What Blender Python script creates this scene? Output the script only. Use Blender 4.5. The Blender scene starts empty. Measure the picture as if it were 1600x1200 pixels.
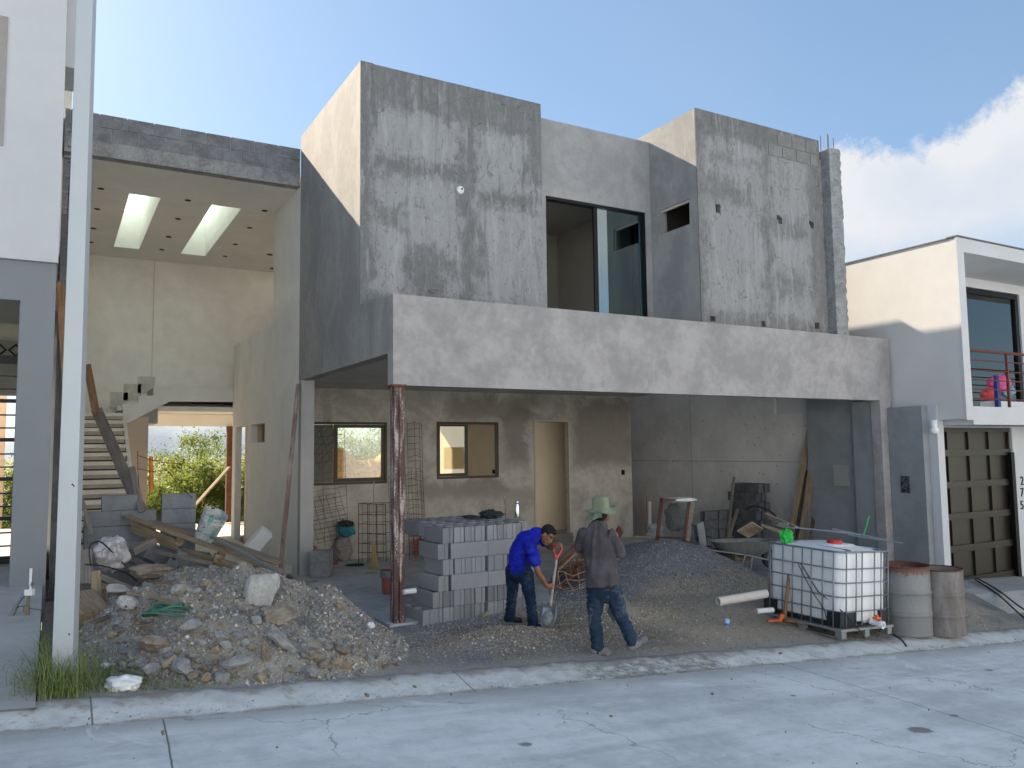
import bpy, bmesh, math, random
import numpy as np
from mathutils import Vector, Matrix, Quaternion, noise as mnoise
R_ = math.radians
scn = bpy.context.scene
col = scn.collection
rng = np.random.RandomState(7)
random.seed(7)

# ------------------------------------------------------------------ camera
YAW, PITCH, ROLL, FOC = R_(29.811), R_(4.752), R_(-0.705), 1252.76
CAM = np.array([0., 0., 2.25])
_f = np.array([math.sin(YAW)*math.cos(PITCH), math.cos(YAW)*math.cos(PITCH), math.sin(PITCH)])
_r = np.array([math.cos(YAW), -math.sin(YAW), 0.]); _u = np.cross(_r, _f)
_R2 = _r*math.cos(ROLL)+_u*math.sin(ROLL); _U2 = np.cross(_R2, _f)
cd = bpy.data.cameras.new('camera'); cam = bpy.data.objects.new('camera', cd); col.objects.link(cam)
cd.sensor_width = 36; cd.lens = FOC*36/1600; cd.clip_start = .05; cd.clip_end = 20000
cam.matrix_world = Matrix(((_R2[0], _U2[0], -_f[0], CAM[0]), (_R2[1], _U2[1], -_f[1], CAM[1]), (_R2[2], _U2[2], -_f[2], CAM[2]), (0, 0, 0, 1)))
scn.camera = cam
# helpers that turn a measured point of the photo into a world point at a known plane or distance
def ray(x, y): return _f+(x-800)/FOC*_R2-(y-600)/FOC*_U2
def atd(x, y, d): return CAM+ray(x, y)*d
def onax(x, y, ax, v):
    d = ray(x, y); return CAM+d*((v-CAM[ax])/d[ax])
def onX(x, y, v): return onax(x, y, 0, v)
def onY(x, y, v): return onax(x, y, 1, v)
def onZ(x, y, v=0.): return onax(x, y, 2, v)

# ------------------------------------------------------------------ light
SUN_EL, SUN_AZ = 33.6, -16.3     # azimuth from +Y towards +X
w = bpy.data.worlds.new('World'); scn.world = w; w.use_nodes = True
nt = w.node_tree; nt.nodes.clear()
def wn(t, **k):
    n = nt.nodes.new(t)
    for a, b in k.items(): setattr(n, a, b)
    return n
def wl(a, b): nt.links.new(a, b)
out = wn('ShaderNodeOutputWorld'); bg = wn('ShaderNodeBackground'); bg.inputs['Strength'].default_value = 0.097
sky = wn('ShaderNodeTexSky'); sky.sky_type = 'NISHITA'; sky.sun_disc = False
sky.sun_elevation = R_(SUN_EL); sky.sun_rotation = R_(SUN_AZ); sky.altitude = 500; sky.air_density = 1.0; sky.dust_density = 1.0; sky.ozone_density = 1.6
def wm(op, a, b=None, c=None, clamp=False):
    n = wn('ShaderNodeMath', operation=op); n.use_clamp = clamp
    for i, v in enumerate((a, b, c)):
        if v is None: continue
        if isinstance(v, (int, float)): n.inputs[i].default_value = v
        else: wl(v, n.inputs[i])
    return n.outputs[0]
tc = wn('ShaderNodeTexCoord'); sp = wn('ShaderNodeSeparateXYZ'); wl(tc.outputs['Generated'], sp.inputs[0])
azm = wm('MULTIPLY', wm('ARCTAN2', sp.outputs[0], sp.outputs[1]), 57.2958)
elv = wm('MULTIPLY', wm('ARCSINE', sp.outputs[2]), 57.2958)
no = wn('ShaderNodeTexNoise'); no.inputs['Scale'].default_value = 9; no.inputs['Detail'].default_value = 9; no.inputs['Roughness'].default_value = .68
wl(tc.outputs['Generated'], no.inputs['Vector'])
no2 = wn('ShaderNodeTexNoise'); no2.inputs['Scale'].default_value = 3.2; no2.inputs['Detail'].default_value = 5
wl(tc.outputs['Generated'], no2.inputs['Vector'])
nv = wm('MULTIPLY', wm('SUBTRACT', no.outputs['Fac'], .5), 9.5)
top = wm('ADD', wm('ADD', wm('MULTIPLY', wm('SUBTRACT', azm, 49.0), .20), 18.3), nv)          # upper edge of the bank, degrees
upper = wm('MULTIPLY', wm('SUBTRACT', top, elv), .8, clamp=True)
lower = wm('MULTIPLY', wm('SUBTRACT', elv, wm('ADD', 9.5, wm('MULTIPLY', nv, .5))), .22, clamp=True)
azc = wm('MULTIPLY', wm('SUBTRACT', azm, 46.0), .3, clamp=True)
cl = wm('MULTIPLY', wm('MULTIPLY', wm('MULTIPLY', upper, lower), azc), wm('MULTIPLY', wm('SUBTRACT', no2.outputs['Fac'], .05), 2.6, clamp=True))
thin = wm('MULTIPLY', wm('SUBTRACT', no2.outputs['Fac'], .42), .5, clamp=True)
cl = wm('MAXIMUM', wm('MULTIPLY', cl, .97), wm('MULTIPLY', thin, .35))
mx = wn('ShaderNodeMix', data_type='RGBA'); wl(cl, mx.inputs['Factor'])
tn = wn('ShaderNodeMix', data_type='RGBA', blend_type='MULTIPLY'); gm = wn('ShaderNodeGamma'); gm.inputs['Gamma'].default_value = .6; wl(sky.outputs[0], gm.inputs['Color']); tn.inputs['Factor'].default_value = 1; wl(gm.outputs[0], tn.inputs[6]); tn.inputs[7].default_value = (.80, .985, 1.15, 1)
wl(tn.outputs[2], mx.inputs[6]); mx.inputs[7].default_value = (3.0, 3.05, 3.15, 1)
wl(mx.outputs[2], bg.inputs['Color']); wl(bg.outputs[0], out.inputs['Surface'])
sd = bpy.data.lights.new('sun', 'SUN'); so = bpy.data.objects.new('sun', sd); col.objects.link(so)
sd.energy = 5.0; sd.angle = R_(.53); sd.color = (1, .84, .64)
_s = Vector((math.sin(R_(SUN_AZ))*math.cos(R_(SUN_EL)), math.cos(R_(SUN_AZ))*math.cos(R_(SUN_EL)), math.sin(R_(SUN_EL))))
so.rotation_euler = _s.to_track_quat('Z', 'Y').to_euler(); so.location = (-20, 30, 30)
vs = scn.view_settings; vs.view_transform = 'Standard'; vs.look = 'None'; vs.gamma = 1; vs.use_curve_mapping = False; vs.exposure = 1.56
scn.cycles.max_bounces = 8; scn.cycles.diffuse_bounces = 5; scn.cycles.transparent_max_bounces = 12

# ------------------------------------------------------------------ object helpers
WL = {}
def setp(o, label=None, cat=None, group=None, kind=None):
    if label: o['label'] = label
    if cat: o['category'] = cat
    if group: o['group'] = group
    if kind: o['kind'] = kind
    return o
def thing(name, label, cat, loc=(0, 0, 0), rz=0., group=None, rot=None):
    o = bpy.data.objects.new(name, None); col.objects.link(o); o.location = loc
    o.rotation_euler = rot if rot is not None else (0, 0, rz); o.empty_display_size = .2
    setp(o, label, cat, group); WL[o.name] = np.array(loc, float)
    return o
class MB:
    def __init__(s): s.v = []; s.f = []; s.m = []; s.n = 0; s.mi = 0
    def add(s, vs, fs, mi=None):
        s.v.append(np.asarray(vs, float).reshape(-1, 3)); k = s.n
        for f in fs: s.f.append(tuple(int(i)+k for i in f)); s.m.append(s.mi if mi is None else mi)
        s.n += len(s.v[-1]); return s
    def box(s, x0, x1, y0, y1, z0, z1):
        return s.add([(x, y, z) for z in (z0, z1) for y in (y0, y1) for x in (x0, x1)],
                     [(0, 2, 3, 1), (4, 5, 7, 6), (0, 1, 5, 4), (2, 6, 7, 3), (0, 4, 6, 2), (1, 3, 7, 5)])
    def obox(s, c, sz, M=None):
        a, b, d = sz[0]/2, sz[1]/2, sz[2]/2
        p = np.array([(x, y, z) for z in (-d, d) for y in (-b, b) for x in (-a, a)])
        if M is not None: p = p@np.array(M.to_3x3()).T
        return s.add(p+np.array(c), [(0, 2, 3, 1), (4, 5, 7, 6), (0, 1, 5, 4), (2, 6, 7, 3), (0, 4, 6, 2), (1, 3, 7, 5)])
    def beam(s, a, b, wd, th, up=(0, 0, 1)):
        a = np.array(a, float); b = np.array(b, float); d = b-a; L = np.linalg.norm(d); d /= L
        u = np.array(up, float); x = np.cross(d, u)
        if np.linalg.norm(x) < 1e-3: x = np.cross(d, (0, 1, 0))
        x /= np.linalg.norm(x); z = np.cross(x, d)
        s.one = (a, b, d, x, z, wd, th) if s.n == 0 else None
        p = [a+x*i*wd/2+z*k*th/2+d*j*L for k in (-1, 1) for j in (0, 1) for i in (-1, 1)]
        return s.add(p, [(0, 2, 3, 1), (4, 5, 7, 6), (0, 1, 5, 4), (2, 6, 7, 3), (0, 4, 6, 2), (1, 3, 7, 5)])
    def tube(s, pts, r, n=8, closed=False, cap=True):
        pts = [np.array(p, float) for p in pts]; N = len(pts); rr = r if hasattr(r, '__len__') else [r]*N
        vs = []; px = None
        for i in range(N):
            if closed: t = pts[(i+1) % N]-pts[i-1]
            else: t = pts[min(i+1, N-1)]-pts[max(i-1, 0)]
            t = t/(np.linalg.norm(t)+1e-9)
            if px is None:
                a = np.array((0, 0, 1.)) if abs(t[2]) < .9 else np.array((1., 0, 0)); x = np.cross(t, a)
            else: x = px-t*(px@t)
            x /= np.linalg.norm(x)+1e-9; px = x; y = np.cross(t, x)
            for k in range(n):
                a = 2*math.pi*k/n; vs.append(pts[i]+rr[i]*(x*math.cos(a)+y*math.sin(a)))
        fs = []
        for i in range(N if closed else N-1):
            for k in range(n):
                j = (i+1) % N; fs.append((i*n+k, i*n+(k+1) % n, j*n+(k+1) % n, j*n+k))
        if cap and not closed: fs += [tuple(range(n-1, -1, -1)), tuple((N-1)*n+k for k in range(n))]
        return s.add(vs, fs)
    def lathe(s, prof, c=(0, 0, 0), n=24, cap=False, M=None):
        vs = []; N = len(prof)
        for r, z in prof:
            for k in range(n):
                a = 2*math.pi*k/n; vs.append((r*math.cos(a), r*math.sin(a), z))
        vs = np.array(vs)
        if M is not None: vs = vs@np.array(M.to_3x3()).T
        fs = [(i*n+k, i*n+(k+1) % n, (i+1)*n+(k+1) % n, (i+1)*n+k) for i in range(N-1) for k in range(n)]
        if cap: fs += [tuple(range(n-1, -1, -1)), tuple((N-1)*n+k for k in range(n))]
        return s.add(vs+np.array(c), fs)
    def prism(s, poly, ax, a, b):
        """polygon in the two other axes (in order), extruded along axis ax from a to b"""
        n = len(poly); vs = []
        for t in (a, b):
            for p in poly:
                q = list(p); q.insert(ax, t); vs.append(q)
        A = sum(poly[i][0]*poly[(i+1) % n][1]-poly[(i+1) % n][0]*poly[i][1] for i in range(n))
        fl = (A > 0) == ((ax != 1) == (b > a))
        f0 = tuple(range(n-1, -1, -1)) if fl else tuple(range(n)); f1 = tuple(range(n, 2*n)) if fl else tuple(range(2*n-1, n-1, -1))
        sd = [(i, (i+1) % n, n+(i+1) % n, n+i) if fl else (i, n+i, n+(i+1) % n, (i+1) % n) for i in range(n)]
        return s.add(vs, [f0, f1]+sd)
    def grid(s, ax, a, b, us, vs_, holes):
        """wall slab between planes a<b of axis ax, broken at us (first other axis) and vs_ (second), holes = rects (u0,u1,v0,v1)"""
        U = sorted(set([us[0], us[1]]+[h[i] for h in holes for i in (0, 1) if us[0] < h[i] < us[1]]))
        V = sorted(set([vs_[0], vs_[1]]+[h[i] for h in holes for i in (2, 3) if vs_[0] < h[i] < vs_[1]]))
        def solid(i, j):
            if not (0 <= i < len(U)-1 and 0 <= j < len(V)-1): return False
            cu = (U[i]+U[i+1])/2; cv = (V[j]+V[j+1])/2
            return not any(h[0] < cu < h[1] and h[2] < cv < h[3] for h in holes)
        def P(u, v, t):
            q = [u, v]; q.insert(ax, t); return q
        for i in range(len(U)-1):
            for j in range(len(V)-1):
                if not solid(i, j): continue
                u0, u1, v0, v1 = U[i], U[i+1], V[j], V[j+1]
                o = 1 if ax != 1 else -1
                def q(*p): s.add(p if o > 0 else p[::-1], [(0, 1, 2, 3)])
                q(P(u0, v0, b), P(u1, v0, b), P(u1, v1, b), P(u0, v1, b))
                q(P(u0, v1, a), P(u1, v1, a), P(u1, v0, a), P(u0, v0, a))
                if not solid(i-1, j): q(P(u0, v0, a), P(u0, v0, b), P(u0, v1, b), P(u0, v1, a))
                if not solid(i+1, j): q(P(u1, v1, a), P(u1, v1, b), P(u1, v0, b), P(u1, v0, a))
                if not solid(i, j-1): q(P(u0, v0, a), P(u1, v0, a), P(u1, v0, b), P(u0, v0, b))
                if not solid(i, j+1): q(P(u0, v1, b), P(u1, v1, b), P(u1, v1, a), P(u0, v1, a))
        return s
    def build(s, name, mat, parent=None, label=None, cat=None, group=None, kind=None, smooth=False, local=False, bevel=0, loc=None, auto=False, merge=False):
        v = np.concatenate(s.v) if s.v else np.zeros((0, 3))
        off = np.zeros(3); one = getattr(s, 'one', None) if len(s.v) == 1 and not local else None
        if one is not None:                       # a single board: give it axes of its own so that its grain runs along it
            a, b, d, x, z, wd, th = one; L = float(np.linalg.norm(b-a)); bb = MB(); bb.box(-L/2, L/2, -wd/2, wd/2, -th/2, th/2)
            base = WL[parent.name] if parent is not None else np.zeros(3)
            o = bb.build(name, mat, None, label, cat, group, kind, local=True, bevel=bevel or .003)
            Mx = Matrix((tuple(d), tuple(x), tuple(z))).transposed().to_4x4(); Mx.translation = Vector((a+b)/2-base); o.matrix_local = Mx
            if parent is not None: o.parent = parent; WL[o.name] = WL[parent.name]
            return o
        if parent is not None and not local: off = WL[parent.name]
        if parent is None and loc is not None:
            if not local: off = np.array(loc, float)
        me = bpy.data.meshes.new(name)
        me.from_pydata((v-off).tolist(), [], s.f)
        mats = mat if isinstance(mat, (list, tuple)) else [mat]
        for m in mats: me.materials.append(m)
        if len(mats) > 1: me.polygons.foreach_set('material_index', s.m)
        if smooth: me.polygons.foreach_set('use_smooth', [True]*len(me.polygons))
        if merge:
            bm = bmesh.new(); bm.from_mesh(me); bmesh.ops.remove_doubles(bm, verts=bm.verts, dist=1e-4); bm.to_mesh(me); bm.free()
        if auto:
            bm = bmesh.new(); bm.from_mesh(me); bmesh.ops.remove_doubles(bm, verts=bm.verts, dist=1e-4)
            bmesh.ops.recalc_face_normals(bm, faces=bm.faces)
            for e in bm.edges: e.smooth = e.calc_face_angle(0) < .6
            for f in bm.faces: f.smooth = True
            bm.to_mesh(me); bm.free()
        me.update()
        o = bpy.data.objects.new(name, me); col.objects.link(o)
        if parent is not None: o.parent = parent; WL[o.name] = WL[parent.name]
        else:
            if loc is not None: o.location = loc
            WL[o.name] = np.array(loc if loc is not None else (0, 0, 0), float)
        if bevel:
            md = o.modifiers.new('bevel', 'BEVEL'); md.width = bevel; md.segments = 2; md.limit_method = 'ANGLE'; md.angle_limit = R_(40)
        setp(o, label, cat, group, kind)
        return o
def dup(root, loc, rot, label=None, group=None):
    r = root.copy(); col.objects.link(r); r.location = loc; r.rotation_euler = rot
    if label: r['label'] = label
    if group: r['group'] = group
    for ch in list(root.children):
        c = ch.copy(); col.objects.link(c); c.parent = r
        for g in list(ch.children):
            d = g.copy(); col.objects.link(d); d.parent = c
    return r

# ------------------------------------------------------------------ material helpers
class NT:
    def __init__(s, name, rough=.85, metal=0., spec=.3):
        s.m = bpy.data.materials.new(name); s.m.use_nodes = True; s.t = s.m.node_tree
        s.b = s.t.nodes['Principled BSDF']; s.b.inputs['Roughness'].default_value = rough
        s.b.inputs['Metallic'].default_value = metal; s.b.inputs['Specular IOR Level'].default_value = spec
        s._pos = None; s._obj = None
    def node(s, t, **k):
        n = s.t.nodes.new(t)
        for a, b in k.items(): setattr(n, a, b)
        return n
    def link(s, a, b): s.t.links.new(a, b)
    def put(s, sock, v):
        if isinstance(v, (int, float)): sock.default_value = v
        elif isinstance(v, (tuple, list)): sock.default_value = (tuple(v)+(1,))[:4] if sock.type == 'RGBA' else tuple(v)[:3]
        else: s.link(v, sock)
    @property
    def pos(s):
        if s._pos is None: s._pos = s.node('ShaderNodeNewGeometry').outputs['Position']
        return s._pos
    @property
    def obj(s):
        if s._obj is None:
            t = s.node('ShaderNodeTexCoord').outputs['Object']; r = s.node('ShaderNodeObjectInfo').outputs['Random']
            a = s.node('ShaderNodeVectorMath', operation='ADD'); s.link(t, a.inputs[0])
            c = s.node('ShaderNodeCombineXYZ')
            for i in range(3): s.link(s.mul(r, 17.+i*9), c.inputs[i])
            s.link(c.outputs[0], a.inputs[1]); s._obj = a.outputs[0]
        return s._obj
    def M(s, op, a, b=None, c=None, clamp=False):
        n = s.node('ShaderNodeMath', operation=op); n.use_clamp = clamp
        for i, v in enumerate((a, b, c)):
            if v is not None: s.put(n.inputs[i], v)
        return n.outputs[0]
    def add(s, a, b): return s.M('ADD', a, b)
    def sub(s, a, b): return s.M('SUBTRACT', a, b)
    def mul(s, a, b): return s.M('MULTIPLY', a, b)
    def mx(s, a, b): return s.M('MAXIMUM', a, b)
    def mn(s, a, b): return s.M('MINIMUM', a, b)
    def step(s, v, lo, hi):
        n = s.node('ShaderNodeMapRange', interpolation_type='SMOOTHSTEP'); s.put(n.inputs[0], v)
        s.put(n.inputs[1], lo); s.put(n.inputs[2], hi); n.inputs[3].default_value = 0; n.inputs[4].default_value = 1
        return n.outputs[0]
    def noise(s, scale, detail=4, rough=.55, vec=None, stretch=None, dist=0.):
        n = s.node('ShaderNodeTexNoise'); n.inputs['Scale'].default_value = scale; n.inputs['Detail'].default_value = detail
        n.inputs['Roughness'].default_value = rough; n.inputs['Distortion'].default_value = dist
        v = vec if vec is not None else s.pos
        if stretch: v = s.scalev(v, stretch)
        s.link(v, n.inputs['Vector']); return n.outputs['Fac']
    def voro(s, scale, vec=None, feature='F1', out='Distance', stretch=None, rnd=1.):
        n = s.node('ShaderNodeTexVoronoi', feature=feature); n.inputs['Scale'].default_value = scale; n.inputs['Randomness'].default_value = rnd
        v = vec if vec is not None else s.pos
        if stretch: v = s.scalev(v, stretch)
        s.link(v, n.inputs['Vector']); return n.outputs[out]
    def mixv(s, amp, scale=4):
        """position jittered by noise, for cracks that wander"""
        n = s.node('ShaderNodeTexNoise'); n.inputs['Scale'].default_value = scale; n.inputs['Detail'].default_value = 5; s.link(s.pos, n.inputs['Vector'])
        a = s.node('ShaderNodeVectorMath', operation='SCALE'); s.link(n.outputs['Color'], a.inputs[0]); a.inputs['Scale'].default_value = amp
        b = s.node('ShaderNodeVectorMath', operation='ADD'); s.link(a.outputs[0], b.inputs[0]); s.link(s.pos, b.inputs[1]); return b.outputs[0]
    def scalev(s, v, st):
        n = s.node('ShaderNodeVectorMath', operation='MULTIPLY'); s.link(v, n.inputs[0]); n.inputs[1].default_value = st; return n.outputs[0]
    def xyz(s, v=None):
        n = s.node('ShaderNodeSeparateXYZ'); s.link(v if v is not None else s.pos, n.inputs[0]); return n.outputs
    def mix(s, f, a, b, mode='MIX'):
        n = s.node('ShaderNodeMix', data_type='RGBA', blend_type=mode); s.put(n.inputs['Factor'], f); s.put(n.inputs[6], a); s.put(n.inputs[7], b); return n.outputs[2]
    def ramp(s, f, stops):
        n = s.node('ShaderNodeValToRGB'); s.put(n.inputs[0], f); e = n.color_ramp.elements
        while len(e) < len(stops): e.new(.5)
        for i, (p, c) in enumerate(stops): e[i].position = p; e[i].color = tuple(c)+(1,)
        return n.outputs[0]
    def bump(s, h, strength=.3, dist=.02):
        n = s.node('ShaderNodeBump'); n.inputs['Strength'].default_value = strength; n.inputs['Distance'].default_value = dist
        s.put(n.inputs['Height'], h); s.link(n.outputs[0], s.b.inputs['Normal']); return s
    def color(s, c): s.put(s.b.inputs['Base Color'], c); return s
    def rect(s, u, v, u0, u1, v0, v1, soft=.04):
        a = s.mn(s.sub(u, u0), s.sub(u1, u)); b = s.mn(s.sub(v, v0), s.sub(v1, v))
        return s.step(s.mn(a, b), -soft, soft)
def tint(c, k): return tuple(x*k for x in c)
def cem(name, base, var=.25, scale=1.2, bump=.25, rough=.9, fine=40, vec='pos', warm=None, blot=0.):
    """weathered cement or plaster: broad blotches, trowel streaks and fine grain"""
    t = NT(name, rough); v = t.pos if vec == 'pos' else t.obj
    n1 = t.noise(scale, 6, .6, v, dist=.6); n2 = t.noise(scale*5, 5, .65, v); n3 = t.noise(fine, 3, .6, v)
    f = t.add(t.mul(n1, .55), t.add(t.mul(n2, .3), t.mul(n3, .15)))
    f = t.step(f, .36, .64)
    a = tint(base, 1-var); b = tint(base, 1+var*.8)
    c = t.mix(f, a, b)
    if warm: c = t.mix(t.mul(t.step(t.noise(scale*.7, 3, .5, v), .45, .7), .6), c, warm)
    if blot: c = t.mix(t.mul(t.step(t.noise(scale*1.7, 7, .7, v, dist=1.), .56, .66), blot), c, tint(base, .45))
    t.color(c); t.bump(t.add(t.mul(n2, .5), t.mul(n3, .5)), bump, .02)
    return t.m
def plain(name, c, rough=.6, metal=0., var=.12, scale=8, bump=0., spec=.3, vec='obj'):
    t = NT(name, rough, metal, spec); v = t.obj if vec == 'obj' else t.pos
    n = t.noise(scale, 5, .6, v); t.color(t.mix(n, tint(c, 1-var), tint(c, 1+var)))
    if bump: t.bump(t.noise(scale*4, 4, .6, v), bump, .01)
    return t.m
def wood(name, c, c2=None, scale=3.):
    t = NT(name, .8); v = t.obj
    g = t.noise(scale, 6, .65, v, stretch=(1, 14, 14)); d = t.noise(2.5, 4, .6, v)
    cc = t.mix(t.step(g, .35, .65), tint(c, .6), c)
    t.color(t.mix(t.mul(t.step(d, .45, .7), .7), cc, c2 or tint(c, .5))); t.bump(g, .25, .01)
    return t.m
def rust(name, paint, rusty=(.10, .045, .028), amount=.5, rough=.65, metal=.3, stretch=(1, 1, .25), scale=9, lo=.0):
    t = NT(name, rough, metal); v = t.obj
    n = t.noise(scale, 8, .7, v, stretch=stretch); n2 = t.noise(scale*4, 5, .7, v)
    m = t.step(t.add(t.mul(n, .7), t.mul(n2, .3)), .62-amount*.3, .68-amount*.3+.03)
    rc = t.mix(n2, tint(rusty, .6), tint(rusty, 1.6))
    t.color(t.mix(m, paint, rc)); t.bump(n2, .25, .01)
    return t.m
def glass(name, tintc=(.75, .85, .85), refl=.12, rough=.02, dark=.0):
    t = NT(name); o = t.t.nodes['Material Output']
    tr = t.node('ShaderNodeBsdfTransparent'); tr.inputs[0].default_value = tintc+(1,)
    gl = t.node('ShaderNodeBsdfGlossy'); gl.inputs['Roughness'].default_value = rough; gl.inputs[0].default_value = (.95, 1, 1, 1)
    lw = t.node('ShaderNodeFresnel'); lw.inputs['IOR'].default_value = 1.5
    f = t.M('ADD', lw.outputs[0], refl, clamp=True)
    m = t.node('ShaderNodeMixShader'); t.put(m.inputs[0], f); t.link(tr.outputs[0], m.inputs[1]); t.link(gl.outputs[0], m.inputs[2])
    t.link(m.outputs[0], o.inputs['Surface']); return t.m
def mesh_eval(o):
    dg = bpy.context.evaluated_depsgraph_get(); dg.update()
    me = bpy.data.meshes.new_from_object(o.evaluated_get(dg)); o.modifiers.clear(); o.data = me; return o
# ------------------------------------------------------------------ materials of the place
GREY = (.30, .30, .305)
m_cem = cem('smooth_cement_render', (.24, .26, .28), .16, .9, .12)
m_cem_d = cem('dark_cement_render', (.170, .163, .152), .30, .9, .15)
m_cem_l = cem('pale_plaster', (.76, .755, .735), .08, .7, .06)
m_inner = cem('inner_plaster', (.82, .80, .75), .08, .8, .05)
m_cream = cem('cream_plaster', (.74, .63, .47), .06, .8, .05)
m_slab = cem('slab_concrete', (.40, .41, .42), .22, 1.6, .2)
m_white = cem('white_house_paint', (.52, .535, .56), .04, .8, .05)
m_wgrey = cem('grey_house_paint', (.22, .235, .26), .04, .8, .05)
m_nbwall = cem('cream_white_render', (.56, .56, .555), .04, .8, .05)
m_black = plain('black_metal', (.012, .013, .015), .35, .5, .1)
m_dark = plain('dark_void', (.02, .02, .02), .9)

def facade(name, fn, light=(.33, .337, .347), dark=(.128, .130, .132), scratch=True):
    """rough scratch coat with darker bands whose places come from fn(t, x, z, wobble)"""
    t = NT(name, .93); X, Y, Z = t.xyz()
    wb = t.mul(t.sub(t.noise(2.3, 6, .7), .5), .85); wb2 = t.mul(t.sub(t.noise(3.1, 5, .7, dist=.5), .5), .8)
    x = t.add(X, wb); z = t.add(Z, wb2)
    m = fn(t, x, z, X, Z)
    n1 = t.noise(5, 8, .72, stretch=(1, 1, 1)); n2 = t.noise(16, 7, .75, stretch=(1, 1, .8)); n3 = t.noise(60, 3, .6)
    n4 = t.noise(10, 9, .8, stretch=(1.5, 1, .55), dist=.8); spk = t.step(n4, .54, .62)       # dark pitted spots where the coat is thin
    mot = t.step(t.add(t.mul(n1, .5), t.mul(n4, .5)), .36, .64)
    lc = t.mix(mot, tint(light, .74), tint(light, 1.2))
    lc = t.mix(t.mul(t.mul(spk, t.step(n1, .40, .58)), .9), lc, tint(dark, .8))
    dc = t.mix(mot, tint(dark, .78), tint(dark, 1.45))
    dc = t.mix(t.mul(t.step(n2, .6, .68), .35), dc, light)
    m2 = t.step(t.add(t.add(t.mul(m, .60), t.mul(t.sub(n4, .5), 3.2)), t.mul(t.sub(n1, .5), 2.0)), -.25, .85)
    cc = t.mix(m2, lc, dc)
    st = t.noise(3.2, 7, .7, stretch=(1.8, 1, .22), dist=.5); cc = t.mix(t.mul(t.step(st, .52, .64), .38), cc, tint(light, 1.25)); cc = t.mix(t.mul(t.sub(1., t.step(st, .36, .46)), .40), cc, tint(dark, .9))
    ck = t.M('LESS_THAN', t.voro(1.7, feature='DISTANCE_TO_EDGE', vec=t.mixv(.25)), .006); cc = t.mix(t.mul(t.mul(ck, t.step(n1, .5, .56)), .7), cc, tint(dark, .5))
    drip = t.mul(t.step(t.noise(9, 4, .6, stretch=(1.6, 1, .05)), .56, .66), t.step(Z, 6.6, 8.1)); cc = t.mix(t.mul(drip, .45), cc, tint(dark, .7))
    t.color(cc); t.bump(t.add(t.mul(n2, .7), t.mul(n3, .3)), .5, .03)
    return t.m
def f1(t, x, z, X, Z):
    r = t.rect(x, z, 3.0, 9, 7.50, 9, .12)                           # top band, ragged
    for a in [(5.52, 5.86, 3, 7.6), (3.0, 4.08, 3.0, 8), (3.0, 5.7, 6.48, 6.76), (5.7, 8, 6.25, 6.52), (6.78, 7.3, 6.7, 8), (4.75, 5.25, 3.9, 5.45), (4.6, 5.9, 5.0, 5.3), (4.1, 4.6, 5.7, 5.95), (3.0, 4.3, 3.9, 4.6), (5.0, 6.2, 4.45, 4.62)]:
        r = t.mx(r, t.rect(x, z, *a, .13))
    return r
def f2(t, x, z, X, Z):
    r = t.rect(x, z, 9.0, 13.5, 7.72, 9, .12)
    for a in [(9.5, 10.9, 6.55, 7.0), (10.9, 12.9, 6.1, 6.5), (12.3, 13, 4, 8), (9.4, 13, 3.9, 4.62), (11.1, 11.35, 4, 8), (9.3, 9.72, 4, 8.1), (11.4, 12.1, 5.0, 5.5), (9.7, 11.3, 7.3, 7.42)]:
        r = t.mx(r, t.mul(t.rect(x, z, *a, .15), .8))
    return r
m_f1 = facade('scratch_coat_with_dark_bands', f1)
m_f2 = facade('scratch_coat_stained', f2, (.305, .31, .318), (.122, .122, .123))

def beam_mat():
    t = NT('troweled_cement_beam', .85)
    n = t.noise(1.5, 8, .68, dist=.25); n2 = t.noise(9, 5, .6); n3 = t.noise(50, 3, .5)
    f = t.step(t.add(t.mul(n, .75), t.mul(n2, .25)), .38, .62)
    c = t.mix(f, (.27, .265, .268), (.375, .365, .37))
    c = t.mix(t.mul(t.step(t.noise(2.2, 6, .7, stretch=(1, 1, .45)), .6, .72), .45), c, (.46, .455, .46))
    c = t.mix(t.mul(t.step(t.noise(1.1, 4, .6), .6, .75), .4), c, (.22, .215, .21))
    t.color(c); t.bump(t.add(n2, n3), .12, .02); return t.m
m_beam = beam_mat()
def side_mat():
    t = NT('smooth_cement_side', .85)
    n = t.noise(1.3, 6, .62, stretch=(1, 1, .6), dist=.8); n2 = t.noise(7, 6, .65)
    c = t.mix(t.step(t.add(t.mul(n, .7), t.mul(n2, .3)), .38, .62), (.245, .245, .245), (.33, .325, .315))
    c = t.mix(t.mul(t.step(t.noise(6, 6, .7, stretch=(1, 1, .3)), .6, .7), .5), c, (.46, .44, .41))
    t.color(c); t.bump(n2, .1, .02); return t.m
m_side = side_mat()
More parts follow.
